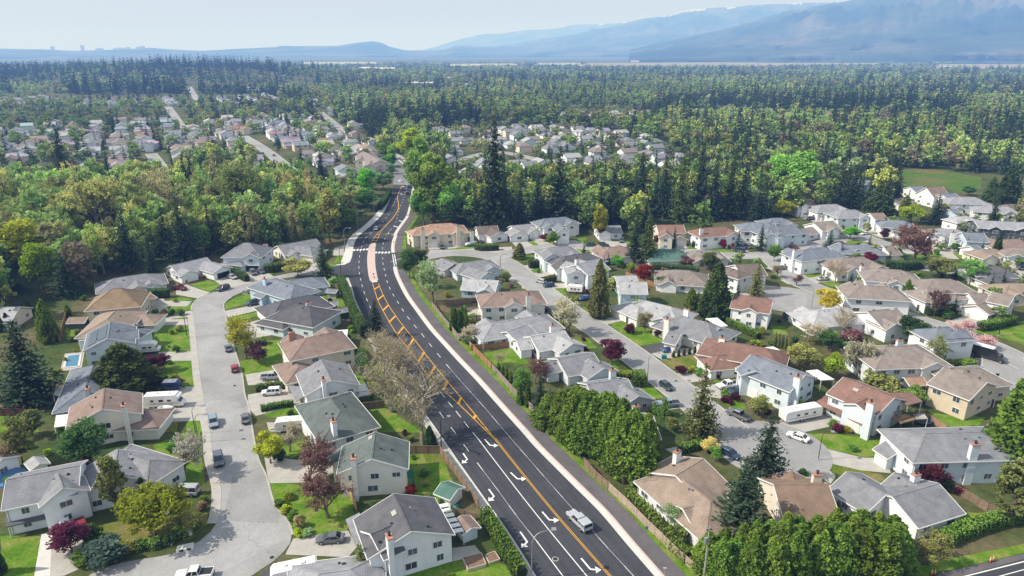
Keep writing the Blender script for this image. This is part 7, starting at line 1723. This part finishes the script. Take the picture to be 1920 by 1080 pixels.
def pool():
    P = line('a2', (505, 510), (608, 498), (590, 590), (480, 600)); flat('patio', [p + (p - sum(P, Vector()) / 4) * .45 for p in P], .03, M_CONC)
    c = sum(P, Vector()) / 4; root = thing('swimming_pool', 'blue swimming pool behind the solar-panel house', 'pool', tuple(c)); mb = MB(); mb.face([p - c + Vector((0, 0, .12)) for p in P][::-1]); mb.build('water', M_WATER, root); mb = MB()
    for i in range(4): mb.beam(P[i] - c + Vector((0, 0, .08)), P[(i + 1) % 4] - c + Vector((0, 0, .08)), .5, .18)
    mb.build('coping', M_KERB, root)
pool()
def hoops():
    a, b = at('b2', 720, 590), at('b2', 800, 530); root = thing('hoop_frame', 'white hoop frame of a small greenhouse in the back yard', 'greenhouse', tuple(a)); u = b - a; n = Vector((u.y, -u.x, 0)).normalized()
    for k in range(6):
        mb = MB(); o = u * k / 5; mb.tube([tuple(o + n * 1.6 * math.cos(t) + Vector((0, 0, 1.9 * math.sin(t)))) for t in np.linspace(0, math.pi, 11)], [.05] * 11, 5); mb.build('hoop', M_TRIM, root)
    mb = MB(); mb.beam(Vector((0, 0, 1.9)), u + Vector((0, 0, 1.9)), .06, .06); mb.build('ridge_pole', M_TRIM, root)
hoops()
def dome(label, v, x, y, r, h, m, name='garden_cover'):
    g = at(v, x, y); mb = MB(); n = 12
    mb.tube([(0, 0, 0)] + [(0, 0, h * math.sin(t)) for t in (.3, .7, 1.1, 1.45)], [r] + [r * math.cos(t) for t in (.3, .7, 1.1, 1.45)], n); o = mb.build(name, m); o.location = g; tag(o, label, 'garden cover')
dome('blue round cover on the lawn below the hoop frame', 'b2', 825, 650, 1.0, .7, M_BLUE)
dome('blue tarpaulin on the shed at the left edge', 'a3', 60, 350, 3.4, 1.2, M_BLUE, 'tarpaulin')
dome('green lidded bin beside the green-roofed shed', 'b3', 1500, 575, .7, .9, M_GREENP, 'compost_bin')
dome('teal rain barrel against the bottom right bungalow', 'd3', 1105, 730, .4, 1.0, M_GREENP, 'rain_barrel')
def trampoline(label, v, x, y, r):
    g = at(v, x, y); root = thing('trampoline', label, 'trampoline', tuple(g)); mb = MB(); mb.tube([(0, 0, .8), (0, 0, .86)], [r, r], 18); mb.build('mat', M_METAL, root)
    mb = MB(); pts = [(r * 1.06 * math.cos(t), r * 1.06 * math.sin(t), .85) for t in np.linspace(0, 6.283, 19)]; mb.tube(pts, [.1] * 19, 5); mb.build('rim', M_BLUE, root)
    for k in range(4): mb = MB(); t = k * 1.57; mb.tube([(r * math.cos(t), r * math.sin(t), 0), (r * math.cos(t), r * math.sin(t), .85)], [.05, .05], 5); mb.build('leg', M_GALV, root)
trampoline('round trampoline in the left back yard under the spruce', 'a2', 360, 860, 2.0)
trampoline('round trampoline behind the brick-red house patio', 'd2', 1150, 1010, 1.8)
def slide():
    g = at('b2', 1660, 215); root = thing('play_slide', 'white plastic slide in the fenced playground yard', 'slide', tuple(g)); mb = MB(); mb.beam((0, 0, 1.6), (2.2, -.6, .2), .6, .08); mb.build('chute', M_TRIM, root)
    for y in (-.3, .3): mb = MB(); mb.beam((-.1, y, 0), (-.1, y, 1.9), .08, .08, up=(0, 1, 0)); mb.build('post', M_ORANGE, root)
    mb = MB()
    for k in range(5): mb.beam((-.15, -.3, .3 * k + .2), (-.15, .3, .3 * k + .2), .06, .06)
    mb.build('ladder', M_BLUE, root)
slide()
for v, pts, m in (('b2', [(1560, 190), (1700, 140), (1760, 210), (1600, 250)], M_CONC), ('b2', [(1590, 200), (1640, 185), (1660, 215), (1600, 225)], M_LAWN)): flat('patio', line(v, *pts), .03 if m is M_CONC else .04, m)
def chair(label, v, x, y, rz):
    g = at(v, x, y, .03); root = thing('garden_chair', label, 'chair', tuple(g), rz)
    mb = MB(); mb.box((0, 0, .42), (.6, .6, .06)); mb.build('seat', M_TRIM, root); mb = MB(); mb.box((-.3, 0, .75), (.06, .6, .65)); mb.build('backrest', M_TRIM, root)
    for a in (-.26, .26):
        for b in (-.26, .26): mb = MB(); mb.box((a, b, .2), (.06, .06, .4)); mb.build('leg', M_TRIM, root)
chair('white garden chair on the tan patio, left one', 'c3', 1050, 485, 2.4); chair('white garden chair on the tan patio, right one', 'c3', 1115, 505, 2.2)
def columns():
    r, B, Wi = H[27]; 
    for x, y0 in ((1375, 520), (1418, 525), (1490, 512)):
        p = Wi @ at('d2', x, y0); mb = MB(); mb.box((p.x, p.y, 2.75), (.75, .75, 5.5)); mb.box((p.x, p.y, .15), (1, 1, .3)); mb.box((p.x, p.y, 5.4), (1, 1, .25)); mb.build('column', M_TRIM, r)
    q = [Wi @ at('d2', x, y, 5.5) for x, y in ((1345, 392), (1330, 330), (1480, 318), (1525, 378))]; mb = MB(); z = Vector((0, 0, .45)); c_ = sum(q, Vector()) / 4 + Vector((0, 0, 1.7)); n = (q[1] - q[0]).cross(q[2] - q[0]); q = q if n.z > 0 else q[::-1]
    mb.face(q[::-1])
    for i in range(4): mb.face([q[i], q[(i + 1) % 4], q[(i + 1) % 4] + z, q[i] + z])
    mb.build('portico_beam', M_TRIM, r); mb = MB()
    for i in range(4): mb.face([q[i] + z * 1.02 + (q[i] - c_).normalized() * .3, q[(i + 1) % 4] + z * 1.02 + (q[(i + 1) % 4] - c_).normalized() * .3, c_])
    mb.build('portico_roof', M_ROOF, r, ROOFC['bg'])
columns()
def solar():
    r, B, Wi = H[5]; b = B[0]; M = b['M']; roof = [c for c in r.children if c.name.startswith('roof')][0]; s = 1 if (M.to_3x3() @ Vector((0, 1, 0))).x * 1 < 0 or True else -1
    wl = (b['W'].to_3x3() @ Vector((0, 1, 0))); s = 1 if wl.x < 0 else -1; a = math.atan(b['pitch'])
    for i in range(2):
        for j in range(5):
            x = -b['L'] / 2 + 1 + (b['L'] - 2) * (j + .5) / 5; y = s * b['hw'] * (.28 + .44 * i); z = b['zr'] + .16 - b['pitch'] * abs(y); mb = MB(); mb.box((0, 0, 0), ((b['L'] - 2) / 5 * .93, b['hw'] * .4, .06))
            o = mb.build('solar_panel', M_PANEL, roof); o.matrix_local = M @ Matrix.Translation((x, y, z)) @ Matrix.Rotation(-s * a, 4, 'X')
solar()
# ------------------------------------------------------------------ far houses, woods
def inpoly(p, poly):
    c = False; j = len(poly) - 1
    for i in range(len(poly)):
        a, b = poly[i], poly[j]
        if (a.y > p.y) != (b.y > p.y) and p.x < (b.x - a.x) * (p.y - a.y) / (b.y - a.y) + a.x: c = not c
        j = i
    return c
# packed grid of what is taken
HG = {}
for c, r in HOUSES: HG.setdefault((int(c.x // 40), int(c.y // 40)), []).append((c, r))
SG = {}
for P, w in STREETS + [(ROADMID, 15)]:
    for p in P: SG.setdefault((int(p.x // 40), int(p.y // 40)), []).append((p, w / 2))
def clear(p, dh, ds):
    k = (int(p.x // 40), int(p.y // 40))
    for i in (-1, 0, 1):
        for j in (-1, 0, 1):
            for G, e in ((HG, dh), (SG, ds)):
                for c, r in G.get((k[0] + i, k[1] + j), ()):
                    if (c.x - p.x) ** 2 + (c.y - p.y) ** 2 < (r + e) ** 2: return False
    return True
WINPOS = {k: [] for k in range(6)}
def far_proto(k):
    rg = random.Random(k); wm, rm, fm = MB(), MB(), MB(); st = 5.3 if k % 2 else 3.2; L = rg.uniform(10, 13); w = rg.uniform(9, 11); M = Matrix()
    win = MB()
    def blk(M, L, w, ze, ty, pitch=.45):
        x, y = L / 2, w / 2
        def P(*c): return M @ Vector(c)
        for q in (((-x, -y, 0), (x, -y, 0), (x, -y, ze), (-x, -y, ze)), ((x, y, 0), (-x, y, 0), (-x, y, ze), (x, y, ze))): wm.face([P(*c) for c in q])
        for s in (-1, 1):
            q = [(s * x, -y * s, 0), (s * x, y * s, 0), (s * x, y * s, ze)] + ([(s * x, 0, ze + pitch * y - .03)] if ty == 'g' else []) + [(s * x, -y * s, ze)]; wm.face([P(*c) for c in q])
        if ty == 'g': roof_gable(rm, fm, M, L, y, ze, pitch)
        else: roof_hip(rm, fm, M, L, max(1, L - w * .9), y, ze, pitch)
        for s in (-1, 1):
            if M == Matrix():
                for i in (0, 1): WINPOS[k].append((-x + L * (i + .5) / 2, s * (y + .02), 4.1 if ze > 4.5 else 1.6))
    blk(M, L, w, st, 'h' if k in (0, 3) else 'g'); blk(Matrix.Translation((rg.uniform(-2, 2), -w / 2 - 1, 0)) @ Matrix.Rotation(math.pi / 2, 4, 'Z'), 6.5, 6.2, 2.9 if k % 3 else st, 'g', .5)
    if k > 2: blk(Matrix.Translation((-L / 2 - 1.5, 1, 0)), 5, 6.5, 2.8, 'h')
    return wm.mesh('wall', M_WALL), rm.mesh('roof', M_ROOF), win.mesh('window', M_GLASS), fm.mesh('gutter', M_TRIM)
FARP = [far_proto(k) for k in range(6)]
FARN = 0; FARMASS = []
def far_house(p, rz, label, group):
    global FARN
    if FARN >= 190:
        FARMASS.append((p, rz)); HG.setdefault((int(p.x // 40), int(p.y // 40)), []).append((p, 7.5)); return
    k = RND.randrange(6); a, b, c, g = FARP[k]; root = thing('house', label, 'house', (p.x, p.y, 0), rz, group); FARN += 1
    link('wall', a, root, RND.choice([WALLC['w']] * 4 + [WALLC['c'], WALLC['lb'], WALLC['cw'], WALLC['be']]))
    rc = ROOFC[RND.choice(['gy', 'mg', 'lg', 'mg', 'gy', 'br', 'gb', 'gb', 'lg', 'bg', 'mg'])]; r = link('roof', b, root, tuple(x * RND.uniform(.9, 1.25) for x in rc))
    if p.length < 760: link('gutter', g, r)
    if p.length < 640:
        for q in WINPOS[k]: link('window', WIN_PANE, root).location = q
    HG.setdefault((int(p.x // 40), int(p.y // 40)), []).append((p, 7.5))
def block(poly, ang, label, group, row=31, gap=15.5, skip=.1, limit=99):
    c = sum(poly, Vector()) / len(poly); u = Vector((math.cos(ang), math.sin(ang), 0)); n = Vector((-u.y, u.x, 0)); k = 0
    cand = []
    for i in range(-30, 31):
        for j in range(-40, 41):
            p = c + n * (i * row + RND.uniform(-3, 3)) + u * (j * gap + RND.uniform(-3.5, 3.5)); cand.append((p, i))
    cand.sort(key=lambda t: t[0].length)
    for p, i in cand:
        if k < limit and inpoly(p, poly) and RND.random() > skip and clear(p, 6.5, 7): far_house(p, ang + (math.pi if i % 2 else 0) + RND.choice((0, 0, math.pi / 2)), label, group); k += 1
    return k
LFAR = line('F', (-30, 322), (-30, 212), (150, 206), (330, 200), (470, 206), (620, 224), (690, 250), (715, 290), (700, 320), (640, 345), (560, 338), (430, 300), (260, 330), (180, 335), (130, 310))
d6 = at('F', 590, 350) - at('F', 480, 270); a6 = math.atan2(d6.y, d6.x)
block(LFAR, a6, 'house with pale walls in the far left neighbourhood beyond the ravine wood', 'houses of the far left neighbourhood', row=22, gap=14, skip=.24, limit=190)
CFAR = line('F', (835, 320), (825, 245), (900, 232), (1010, 238), (1180, 255), (1290, 285), (1330, 335), (1180, 350), (1060, 345), (1000, 345), (950, 338), (880, 335))
block(CFAR, .35, 'house with pale walls in the neighbourhood behind the tall central firs', 'houses behind the central firs', row=25, gap=14.5, skip=.22, limit=85)
block(line('F', (1040, 232), (1060, 202), (1220, 206), (1250, 224), (1180, 240)), .3, 'distant house in the clearing at the middle of the woods', 'houses in the middle woodland clearing', row=30, gap=16, limit=24)
block(line('F', (1290, 226), (1300, 205), (1400, 206), (1420, 222)), .2, 'distant house in the small clearing right of the centre', 'houses in the small right clearing', row=32, gap=18, limit=10)
block(line('F', (340, 155), (380, 140), (560, 152), (640, 165), (560, 172), (400, 168)), .2, 'tiny distant house near the straight road in the far left', 'tiny houses near the far straight road', row=40, gap=22, limit=22)
block(line('F', (0, 205), (0, 165), (130, 160), (140, 190)), .2, 'tiny distant house among the conifers at the far left edge', 'tiny houses at the far left edge', row=44, gap=26, skip=.4, limit=10)
block(line('F', (1380, 335), (1400, 318), (1560, 320), (1560, 345), (1480, 350)), .2, 'house half hidden at the foot of the right-hand wood', 'houses at the foot of the right-hand wood', row=34, gap=20, skip=.35, limit=6)

block(line('F', (-20, 205), (-20, 175), (200, 178), (460, 176), (600, 196), (480, 203), (300, 198), (150, 203)), a6, 'tiny house among trees beyond the far left neighbourhood', 'tiny houses beyond the far left neighbourhood', row=40, gap=24, skip=.3, limit=60)
block(line('F', (480, 195), (620, 185), (760, 200), (700, 225), (600, 215)), .2, 'tiny house among trees beyond the old road', 'tiny houses beyond the old road', row=40, gap=24, skip=.3, limit=30)
def far_mass():
    if not FARMASS: return
    Vv, Fc, Cc = [], [], []; n = 0
    for p, rz in FARMASS:
        k = RND.randrange(6); w = RND.choice([WALLC['w']] * 3 + [WALLC['c'], WALLC['lb']]); r = ROOFC[RND.choice(['gy', 'mg', 'lg', 'gy', 'lg', 'gb', 'mg'])]; M = Matrix.Translation((p.x, p.y, 0)) @ Matrix.Rotation(rz, 4, 'Z')
        for me, c in ((FARP[k][0], w), (FARP[k][1], r)):
            Vv += [tuple(M @ v.co) for v in me.vertices]; Fc += [[n + i for i in q.vertices] for q in me.polygons]; Cc += [c] * len(me.polygons); n += len(me.vertices)
    me = bpy.data.meshes.new('distant_houses'); me.from_pydata(Vv, [], Fc); ca = me.attributes.new('leafcol', 'FLOAT_COLOR', 'FACE')
    ca.data.foreach_set('color', np.concatenate([np.array(Cc), np.ones((len(Cc), 1))], 1).astype(np.float32).ravel()); m, nt, N, L = newmat('far house paint'); o = N('ShaderNodeOutputMaterial'); a = N('ShaderNodeAttribute'); a.attribute_name = 'leafcol'; d = N('ShaderNodeBsdfDiffuse'); L(a.outputs['Color'], d.inputs[0]); L(d.outputs[0], o.inputs[0])
    me.materials.append(m); o = link('distant_houses', me); o['kind'] = 'stuff'; tag(o, 'mass of tiny pale houses in the far neighbourhoods', 'houses')
far_mass()
# distant sheds and greenhouses on the plain
def warehouse(label, x, y, w, dp, h, m=M_TRIM):
    g = at('F', x, y); root = thing('warehouse', label, 'warehouse', (g.x, g.y, 0), RND.uniform(-.1, .1)); mb = MB(); h *= .6; mb.box((0, 0, h / 2), (w, dp, h)); mb.build('wall', M_CONC, root)
    mb = MB(); mb.prism([(-dp / 2 - 1, h + .1), (0, h + dp * .12), (dp / 2 + 1, h + .1)], -w / 2 - 1, w / 2 + 1, Matrix.Rotation(math.pi / 2, 4, 'Z')); mb.build('roof', M_KERB, root)
for x, y, w, dp, h in ((770, 159, 45, 25, 8), (797, 159, 40, 25, 7), (690, 130, 80, 40, 9), (722, 131, 90, 40, 9), (840, 149, 60, 25, 7), (866, 162, 45, 25, 7), (1190, 117, 60, 40, 12), (1770, 127, 60, 30, 9), (145, 139, 110, 40, 9)):
    warehouse('distant long white industrial shed on the hazy plain', x, y, w, dp, h)
for o in [o for o in COL.objects if o.get('category') == 'warehouse']: o['group'] = 'white sheds on the hazy plain'

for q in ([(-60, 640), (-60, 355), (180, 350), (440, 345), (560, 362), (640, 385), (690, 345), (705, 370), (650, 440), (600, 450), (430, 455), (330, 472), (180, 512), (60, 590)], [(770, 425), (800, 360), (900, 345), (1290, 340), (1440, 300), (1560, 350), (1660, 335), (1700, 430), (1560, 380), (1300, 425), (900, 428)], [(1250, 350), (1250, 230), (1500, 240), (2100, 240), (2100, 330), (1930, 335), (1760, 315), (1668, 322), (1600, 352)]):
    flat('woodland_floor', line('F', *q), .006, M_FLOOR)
# woods whose trees one can tell apart
NTREE = {'conifer': 0, 'leafy': 0}
LEAFC = [(.27, .38, .10), (.20, .32, .085), (.34, .37, .13), (.26, .37, .11), (.31, .39, .19), (.38, .42, .11), (.31, .35, .14), (.28, .38, .11), (.25, .36, .11)]
RAVINE = [(0.37, 0.47, 0.13), (0.3, 0.43, 0.12), (0.4, 0.45, 0.15), (0.28, 0.43, 0.13), (0.34, 0.45, 0.16), (0.38, 0.43, 0.14), (0.26, 0.4, 0.12), (0.36, 0.36, 0.16)]
CONC_ = [C_['fir'], C_['fir'], (.09, .135, .07), (.10, .14, .06), C_['spruce']]
def wood(poly, n, hr, conif, labels, group, gap=6.5, bare=.06, leafc=LEAFC, near_gap=2.0):
    xs = [p.x for p in poly]; ys = [p.y for p in poly]; placed = {}; k = 0
    heroes = [(g, r) for g, r in TREES if min(xs) - 15 < g.x < max(xs) + 15 and min(ys) - 10 < g.y < max(ys) + 30 and r > 1.5]
    for _ in range(n * 40):
        if k >= n: break
        p = Vector((RND.uniform(min(xs), max(xs)), RND.uniform(min(ys), max(ys)), 0))
        if not inpoly(p, poly) or not clear(p, near_gap, 4): continue
        if any((g - p).length < max(3.2, r * .9) or (0 < g.y - p.y < 26 and abs(p.x / p.y - g.x / g.y) * p.y < r * .95 + 2) for g, r in heroes): continue
        key = (int(p.x // gap), int(p.y // gap))
        if any((q - p).length < gap for i in (-1, 0, 1) for j in (-1, 0, 1) for q in placed.get((key[0] + i, key[1] + j), ())): continue
        placed.setdefault(key, []).append(p); k += 1; con = RND.random() < conif; kk = 'conifer' if con else 'leafy'
        if NTREE[kk] >= (250 if con else 215): STUFFPTS.append((p, RND.uniform(*hr), con)); continue
        NTREE[kk] += 1; h = RND.uniform(*hr) * (1.12 if con else .95); s = h / 10
        if con: me = RND.choice(PROTO['wconifer'])[2]; sx = s * RND.uniform(.75, 1.05); col = RND.choice(CONC_); nm, ct = 'conifer_tree', 'conifer'
        else:
            b = RND.random() < bare; me = RND.choice(PROTO['wbare' if b else 'wleafy'])[2]; sx = s * RND.uniform(.85, 1.15) * min(1.3, 15 / h); col = C_['budding'] if b else RND.choice(leafc); nm, ct = 'leafy_tree', 'tree'
        thing(nm, labels[0 if con else 1], ct, (p.x, p.y, 0), RND.uniform(0, 6.28), group + (' - conifers' if con else ' - leafy trees'), data=me, scale=(sx, sx, s), color=col)
STUFFPTS = []
wood(line('F', (-60, 600), (-40, 372), (180, 362), (330, 358), (440, 352), (560, 366), (640, 402), (660, 432), (640, 455), (560, 470), (430, 478), (330, 492), (270, 510), (180, 530), (150, 560), (40, 600)), 560, (15, 25), .07, ['dark conifer standing within the ravine wood', 'leafy spring tree within the ravine wood left of the road'], 'trees of the ravine wood', gap=5.2, bare=.1, leafc=RAVINE, near_gap=-2)
wood(line('F', (690, 402), (640, 385), (650, 350), (690, 345), (700, 370)), 9, (9, 14), .1, ['conifer above the road wall', 'leafy tree above the dark road wall'], 'trees above the road wall', gap=6)
wood(line('F', (790, 415), (870, 428), (900, 434), (1000, 434), (1040, 432), (1110, 442), (1300, 442), (1420, 430), (1480, 405), (1540, 402), (1560, 375), (1540, 352), (1420, 352), (1250, 356), (1060, 350), (900, 352), (830, 345), (800, 370)), 300, (13, 23), .33, ['dark conifer in the central wood behind the first house row', 'spring-green leafy tree in the central wood behind the first house row'], 'trees of the central wood', gap=5.6, near_gap=-1.5, leafc=RAVINE)
wood(line('F', (770, 300), (800, 330), (860, 330), (830, 270), (790, 255), (740, 240), (730, 262)), 26, (12, 22), .1, ['conifer beside the old road', 'spring-green tree beside the old road'], 'trees beside the old road', gap=8)
wood(line('F', (1660, 425), (1600, 400), (1560, 372), (1620, 345), (1665, 335), (1668, 352), (1700, 400), (1700, 430)), 22, (13, 21), .75, ['dark conifer at the left edge of the meadow', 'leafy tree at the left edge of the meadow'], 'trees left of the meadow', gap=8)
wood(line('F', (1545, 350), (1660, 335), (1668, 318), (1760, 312), (1850, 330), (1980, 345), (2050, 300), (1980, 255), (1700, 250), (1500, 262), (1420, 300), (1440, 340)), 210, (15, 27), .4, ['tall conifer in the right-hand wood above the meadow', 'leafy tree in the right-hand wood above the meadow'], 'trees of the right-hand wood', gap=9, leafc=[C_['spring'], C_['spring'], C_['olive'], C_['green'], (.18, .26, .06)])
wood(line('F', (1860, 440), (1840, 400), (1880, 370), (1990, 380), (1990, 430)), 10, (12, 18), .4, ['conifer right of the meadow', 'leafy tree right of the meadow'], 'trees right of the meadow', gap=8)
wood(line('F', (1280, 350), (1440, 345), (1440, 300), (1560, 255), (1350, 240), (1260, 245), (1250, 262), (1290, 300)), 150, (15, 27), .5, ['tall conifer in the woods right of the centre', 'leafy tree in the woods right of the centre'], 'trees right of the centre', gap=9.5)
wood(line('F', (640, 235), (760, 240), (840, 240), (1000, 236), (1040, 235), (1100, 246), (1250, 262), (1240, 230), (1040, 236), (900, 215), (700, 215)), 60, (15, 26), .35, ['conifer in the woods at the middle of the photo', 'leafy tree in the woods at the middle of the photo'], 'trees at the middle of the photo', gap=11)

# trees scattered among the far houses
def scatter(poly, n, labels, group, hr=(5, 13), conif=.4):
    wood(poly, n, hr, conif, labels, group, gap=6, bare=.1, near_gap=-2.5, leafc=[C_['green'], C_['spring'], C_['purple'], C_['olive'], C_['plum'], C_['yellowgreen'], C_['rust'], C_['dkgreen'], C_['pink'], C_['cream']])
scatter(LFAR, 380, ['conifer among the houses of the far left neighbourhood', 'garden tree among the houses of the far left neighbourhood'], 'garden trees of the far left neighbourhood', (7, 17), .5)
scatter(CFAR, 190, ['conifer among the houses behind the central firs', 'garden tree among the houses behind the central firs'], 'garden trees behind the central firs', (6, 14), .4)
# small garden trees in the near right-hand and left-hand blocks
scatter(line('F', (1000, 470), (1280, 462), (1480, 470), (1760, 400), (1920, 420), (1980, 640), (1800, 600), (1600, 540), (1440, 500), (1420, 560), (1300, 620), (1150, 560)), 130, ['small conifer between the houses of the right-hand block', 'small garden tree between the houses of the right-hand block'], 'small garden trees of the right-hand block', (3.5, 8), .5)
def shrubs(poly, n, label, group):
    xs = [p.x for p in poly]; ys = [p.y for p in poly]; k = 0
    for _ in range(n * 20):
        if k >= n: break
        p = Vector((RND.uniform(min(xs), max(xs)), RND.uniform(min(ys), max(ys)), 0))
        if not inpoly(p, poly) or not clear(p, .4, 1.5): continue
        if clear(p, 3.5, 400) and RND.random() < .6: continue
        k += 1; s = RND.uniform(.08, .2); thing('shrub', label, 'shrub', (p.x, p.y, 0), RND.uniform(0, 6), group, data=RND.choice(PROTO['shrub'])[0], scale=(s, s, s * RND.uniform(.8, 1.3)), color=RND.choice([C_['green'], C_['dkgreen'], C_['cedar'], C_['olive'], C_['purple'], C_['yellowgreen'], C_['green'], C_['plum']]))
shrubs(line('F', (1000, 480), (1420, 480), (1700, 600), (1900, 740), (1860, 960), (1640, 900), (1300, 930), (1220, 860), (1060, 720), (900, 640), (830, 560), (850, 500)), 110, 'small garden shrub against a house of the right-hand block', 'garden shrubs of the right-hand block')
shrubs(line('F', (160, 560), (300, 540), (340, 560), (330, 900), (150, 900), (40, 1000), (0, 860), (100, 640)), 40, 'small garden shrub beside a house left of the left street', 'garden shrubs left of the street')
shrubs(line('F', (500, 560), (640, 560), (700, 700), (790, 850), (840, 1000), (640, 1000), (540, 800), (490, 640)), 45, 'small garden shrub beside a house between the street and the main road', 'garden shrubs between the street and the road')
shrubs(line('F', (1420, 440), (1750, 420), (1940, 500), (1940, 640), (1600, 540)), 46, 'small garden shrub among the upper houses of the right-hand block', 'garden shrubs of the upper right-hand block')

# far woods: one mass of trees nobody could count
def far_woods():
    rg = np.random.RandomState(99)
    def pr(seed, con, nq):
        k = {650: 1, 260: 1.5, 110: 2.2, 50: 3.2}[nq]
        if con: lv, sh, _ = gen_conifer(seed, H=10, R=2.35 + rg.rand() * .7, n_wh=int(26 / k ** .8), per=7, dens=5 / k, qs=.62 * k ** .8)
        else: lv, sh, _ = gen_leafy(seed, R=3.4, z0=.3, n=nq * 2, ls=.62 * k ** .75, lumps=24, lr=(.7, 1.3), trunk=False, top=.3)
        n = len(sh); k = rg.permutation(n)[:nq]; L = lv.reshape(n, 4, 3)[k]; return L, sh[k]
    PR = {(c, q): [pr(300 + i + 10 * c + q, c, q) for i in range(4)] for c in (0, 1) for q in (650, 260, 110, 50)}
    out, shd, cols = [], [], []
    def add(x, y, h, con, z=0., wide=1.0):
        d = math.hypot(x, y); q = 650 if d < 560 else (260 if d < 900 else (110 if d < 1500 else 50)); L, s = PR[(int(con), q)][rg.randint(4)]; a = rg.rand() * 6.283; ca, sa = math.cos(a), math.sin(a); k = h / 10
        w = k * wide * rg.uniform(.85, 1.15) * (1.0 if con else min(1.45, 21 / h)); X = L[..., 0] * ca - L[..., 1] * sa; Y = L[..., 0] * sa + L[..., 1] * ca
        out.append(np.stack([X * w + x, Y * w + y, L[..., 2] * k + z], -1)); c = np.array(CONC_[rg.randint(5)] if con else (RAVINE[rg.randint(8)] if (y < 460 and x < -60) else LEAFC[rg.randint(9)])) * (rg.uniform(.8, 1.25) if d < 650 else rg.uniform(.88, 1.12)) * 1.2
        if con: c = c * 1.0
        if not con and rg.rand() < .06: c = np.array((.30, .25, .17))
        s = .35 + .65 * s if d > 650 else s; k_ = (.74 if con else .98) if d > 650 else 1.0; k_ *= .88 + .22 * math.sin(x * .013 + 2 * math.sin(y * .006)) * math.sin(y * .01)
        shd.append(s); cols.append(c[None] * s[:, None] * k_)  # each leaf's painted shade is multiplied into its stored colour
    for p, h, con in STUFFPTS: add(p.x, p.y, h, con)
    open_ = [line('F', *q) for q in ([(1080, 126), (1100, 118), (1330, 117), (1640, 115), (1650, 123), (1400, 126)], [(1740, 131), (1760, 121), (1960, 115), (2100, 118), (2100, 130), (1900, 131)], [(560, 123), (570, 115), (700, 115), (720, 122)], [(655, 136), (665, 127), (735, 127), (750, 135)], [(820, 147), (830, 139), (895, 139), (900, 147)], [(840, 126), (845, 119), (980, 119), (980, 125)], [(1000, 124), (1010, 118), (1090, 118), (1090, 124)], [(760, 163), (765, 156), (815, 156), (815, 163)])]
    town = [LFAR, CFAR] + [line('F', (-20, 205), (-20, 175), (200, 178), (460, 176), (600, 196), (480, 203), (300, 198), (150, 203))] + [line('F', *q) for q in ([(1040, 232), (1060, 202), (1220, 206), (1250, 224), (1180, 240)], [(1290, 226), (1300, 205), (1400, 206), (1420, 222)], [(340, 155), (380, 140), (560, 152), (640, 165), (560, 172), (400, 168)])]
    done = [line('F', (-60, 640), (-60, 360), (440, 345), (640, 380), (700, 440), (1440, 440), (1920, 445), (1980, 640)), line('d1', (925, 195), (1100, 185), (1300, 195), (1600, 250), (1600, 335), (1420, 365), (1330, 330), (1150, 315), (930, 315))]
    lo = math.log(470); hi = math.log(5200); n = 21000
    for _ in range(n):
        # even in the picture: density falls with the square of the distance
        y = math.exp(rg.uniform(lo, hi)); x = y * rg.uniform(-.86, .86); p = Vector((x, y, 0)); d = math.hypot(x, y)
        if any(inpoly(p, q) for q in open_) or any(inpoly(p, q) for q in done): continue
        if not clear(p, 4, 5): continue
        tn = any(inpoly(p, q) for q in town)
        if tn and (y < 760 or rg.rand() < .72): continue
        if y < 760 and not (x > .16 * y and y > 560): 
            if rg.rand() < .55: continue
        ix = 960 + x / d * FPX
        con = rg.rand() < (.62 if ix < 560 and 1000 < y < 3300 else (.3 if ix < 1000 else .4)); 
        # bands of one kind
        b = math.sin(x * .006 + 1.3 * math.sin(y * .004)) * math.sin(y * .007 + x * .002); con = (b > .2) if rg.rand() < .66 else con
        h = rg.uniform(13, 31) if con else rg.uniform(11, 23); big = 1.0
        if ix < 560 and 1300 < y < 3600 and con: h *= 1.25
        if y > 3300: h *= .75; big = 1.6
        if tn: h *= .6
        if d > 1500: big *= 1.0 + (d - 1500) / 2600
        add(x, y, h, con, rise_z(x, y) if x < 300 else 0, big)
    # darker stand on the rise at the far left
    for _ in range(900):
        x = rg.uniform(-2000, -600); y = 2150 + rg.uniform(-300, 350); add(x, y, rg.uniform(22, 36) * (1 + .25 * math.exp(-((x + 960) / 140) ** 2)), True, rise_z(x, y), .8)
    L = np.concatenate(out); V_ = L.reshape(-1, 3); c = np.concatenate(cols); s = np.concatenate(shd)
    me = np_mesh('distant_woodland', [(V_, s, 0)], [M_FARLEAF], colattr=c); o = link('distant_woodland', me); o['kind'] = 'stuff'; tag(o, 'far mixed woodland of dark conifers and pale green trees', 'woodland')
    print('FARWOOD trees', len(out), 'quads', len(s))
far_woods()
# distant city towers on the left skyline
for i, (x, w, h) in enumerate(((147, 40, 160), (200, 40, 190), (230, 90, 110), (265, 130, 120), (280, 60, 140), (300, 60, 150), (307, 50, 170), (318, 70, 120))):
    h = h * .55 + 25; d = 11500; X = (x - 960) / FPX * d; g = thing('tower', 'faint tower on the hazy left skyline', 'tower', (X, d, 0), 0, 'towers on the left skyline'); mb = MB(); mb.box((0, 0, (h + 40) / 2), (w, w, h + 40)); mb.build('wall', M_CONC, g); mb = MB(); mb.box((0, 0, h + 45), (w * .6, w * .6, 10)); mb.build('roof', M_CONC, g)

print('THINGS', sum(1 for o in COL.objects if o.parent is None), 'OBJECTS', len(COL.objects), 'FARHOUSES', FARN, NTREE, 'STUFF', len(STUFFPTS))
print('DUP', [k for k, n in LABELS.items() if n > 1][:20])
print('LONG', [o['label'] for o in COL.objects if 'label' in o and not 4 <= len(o['label'].split()) <= 16][:20])
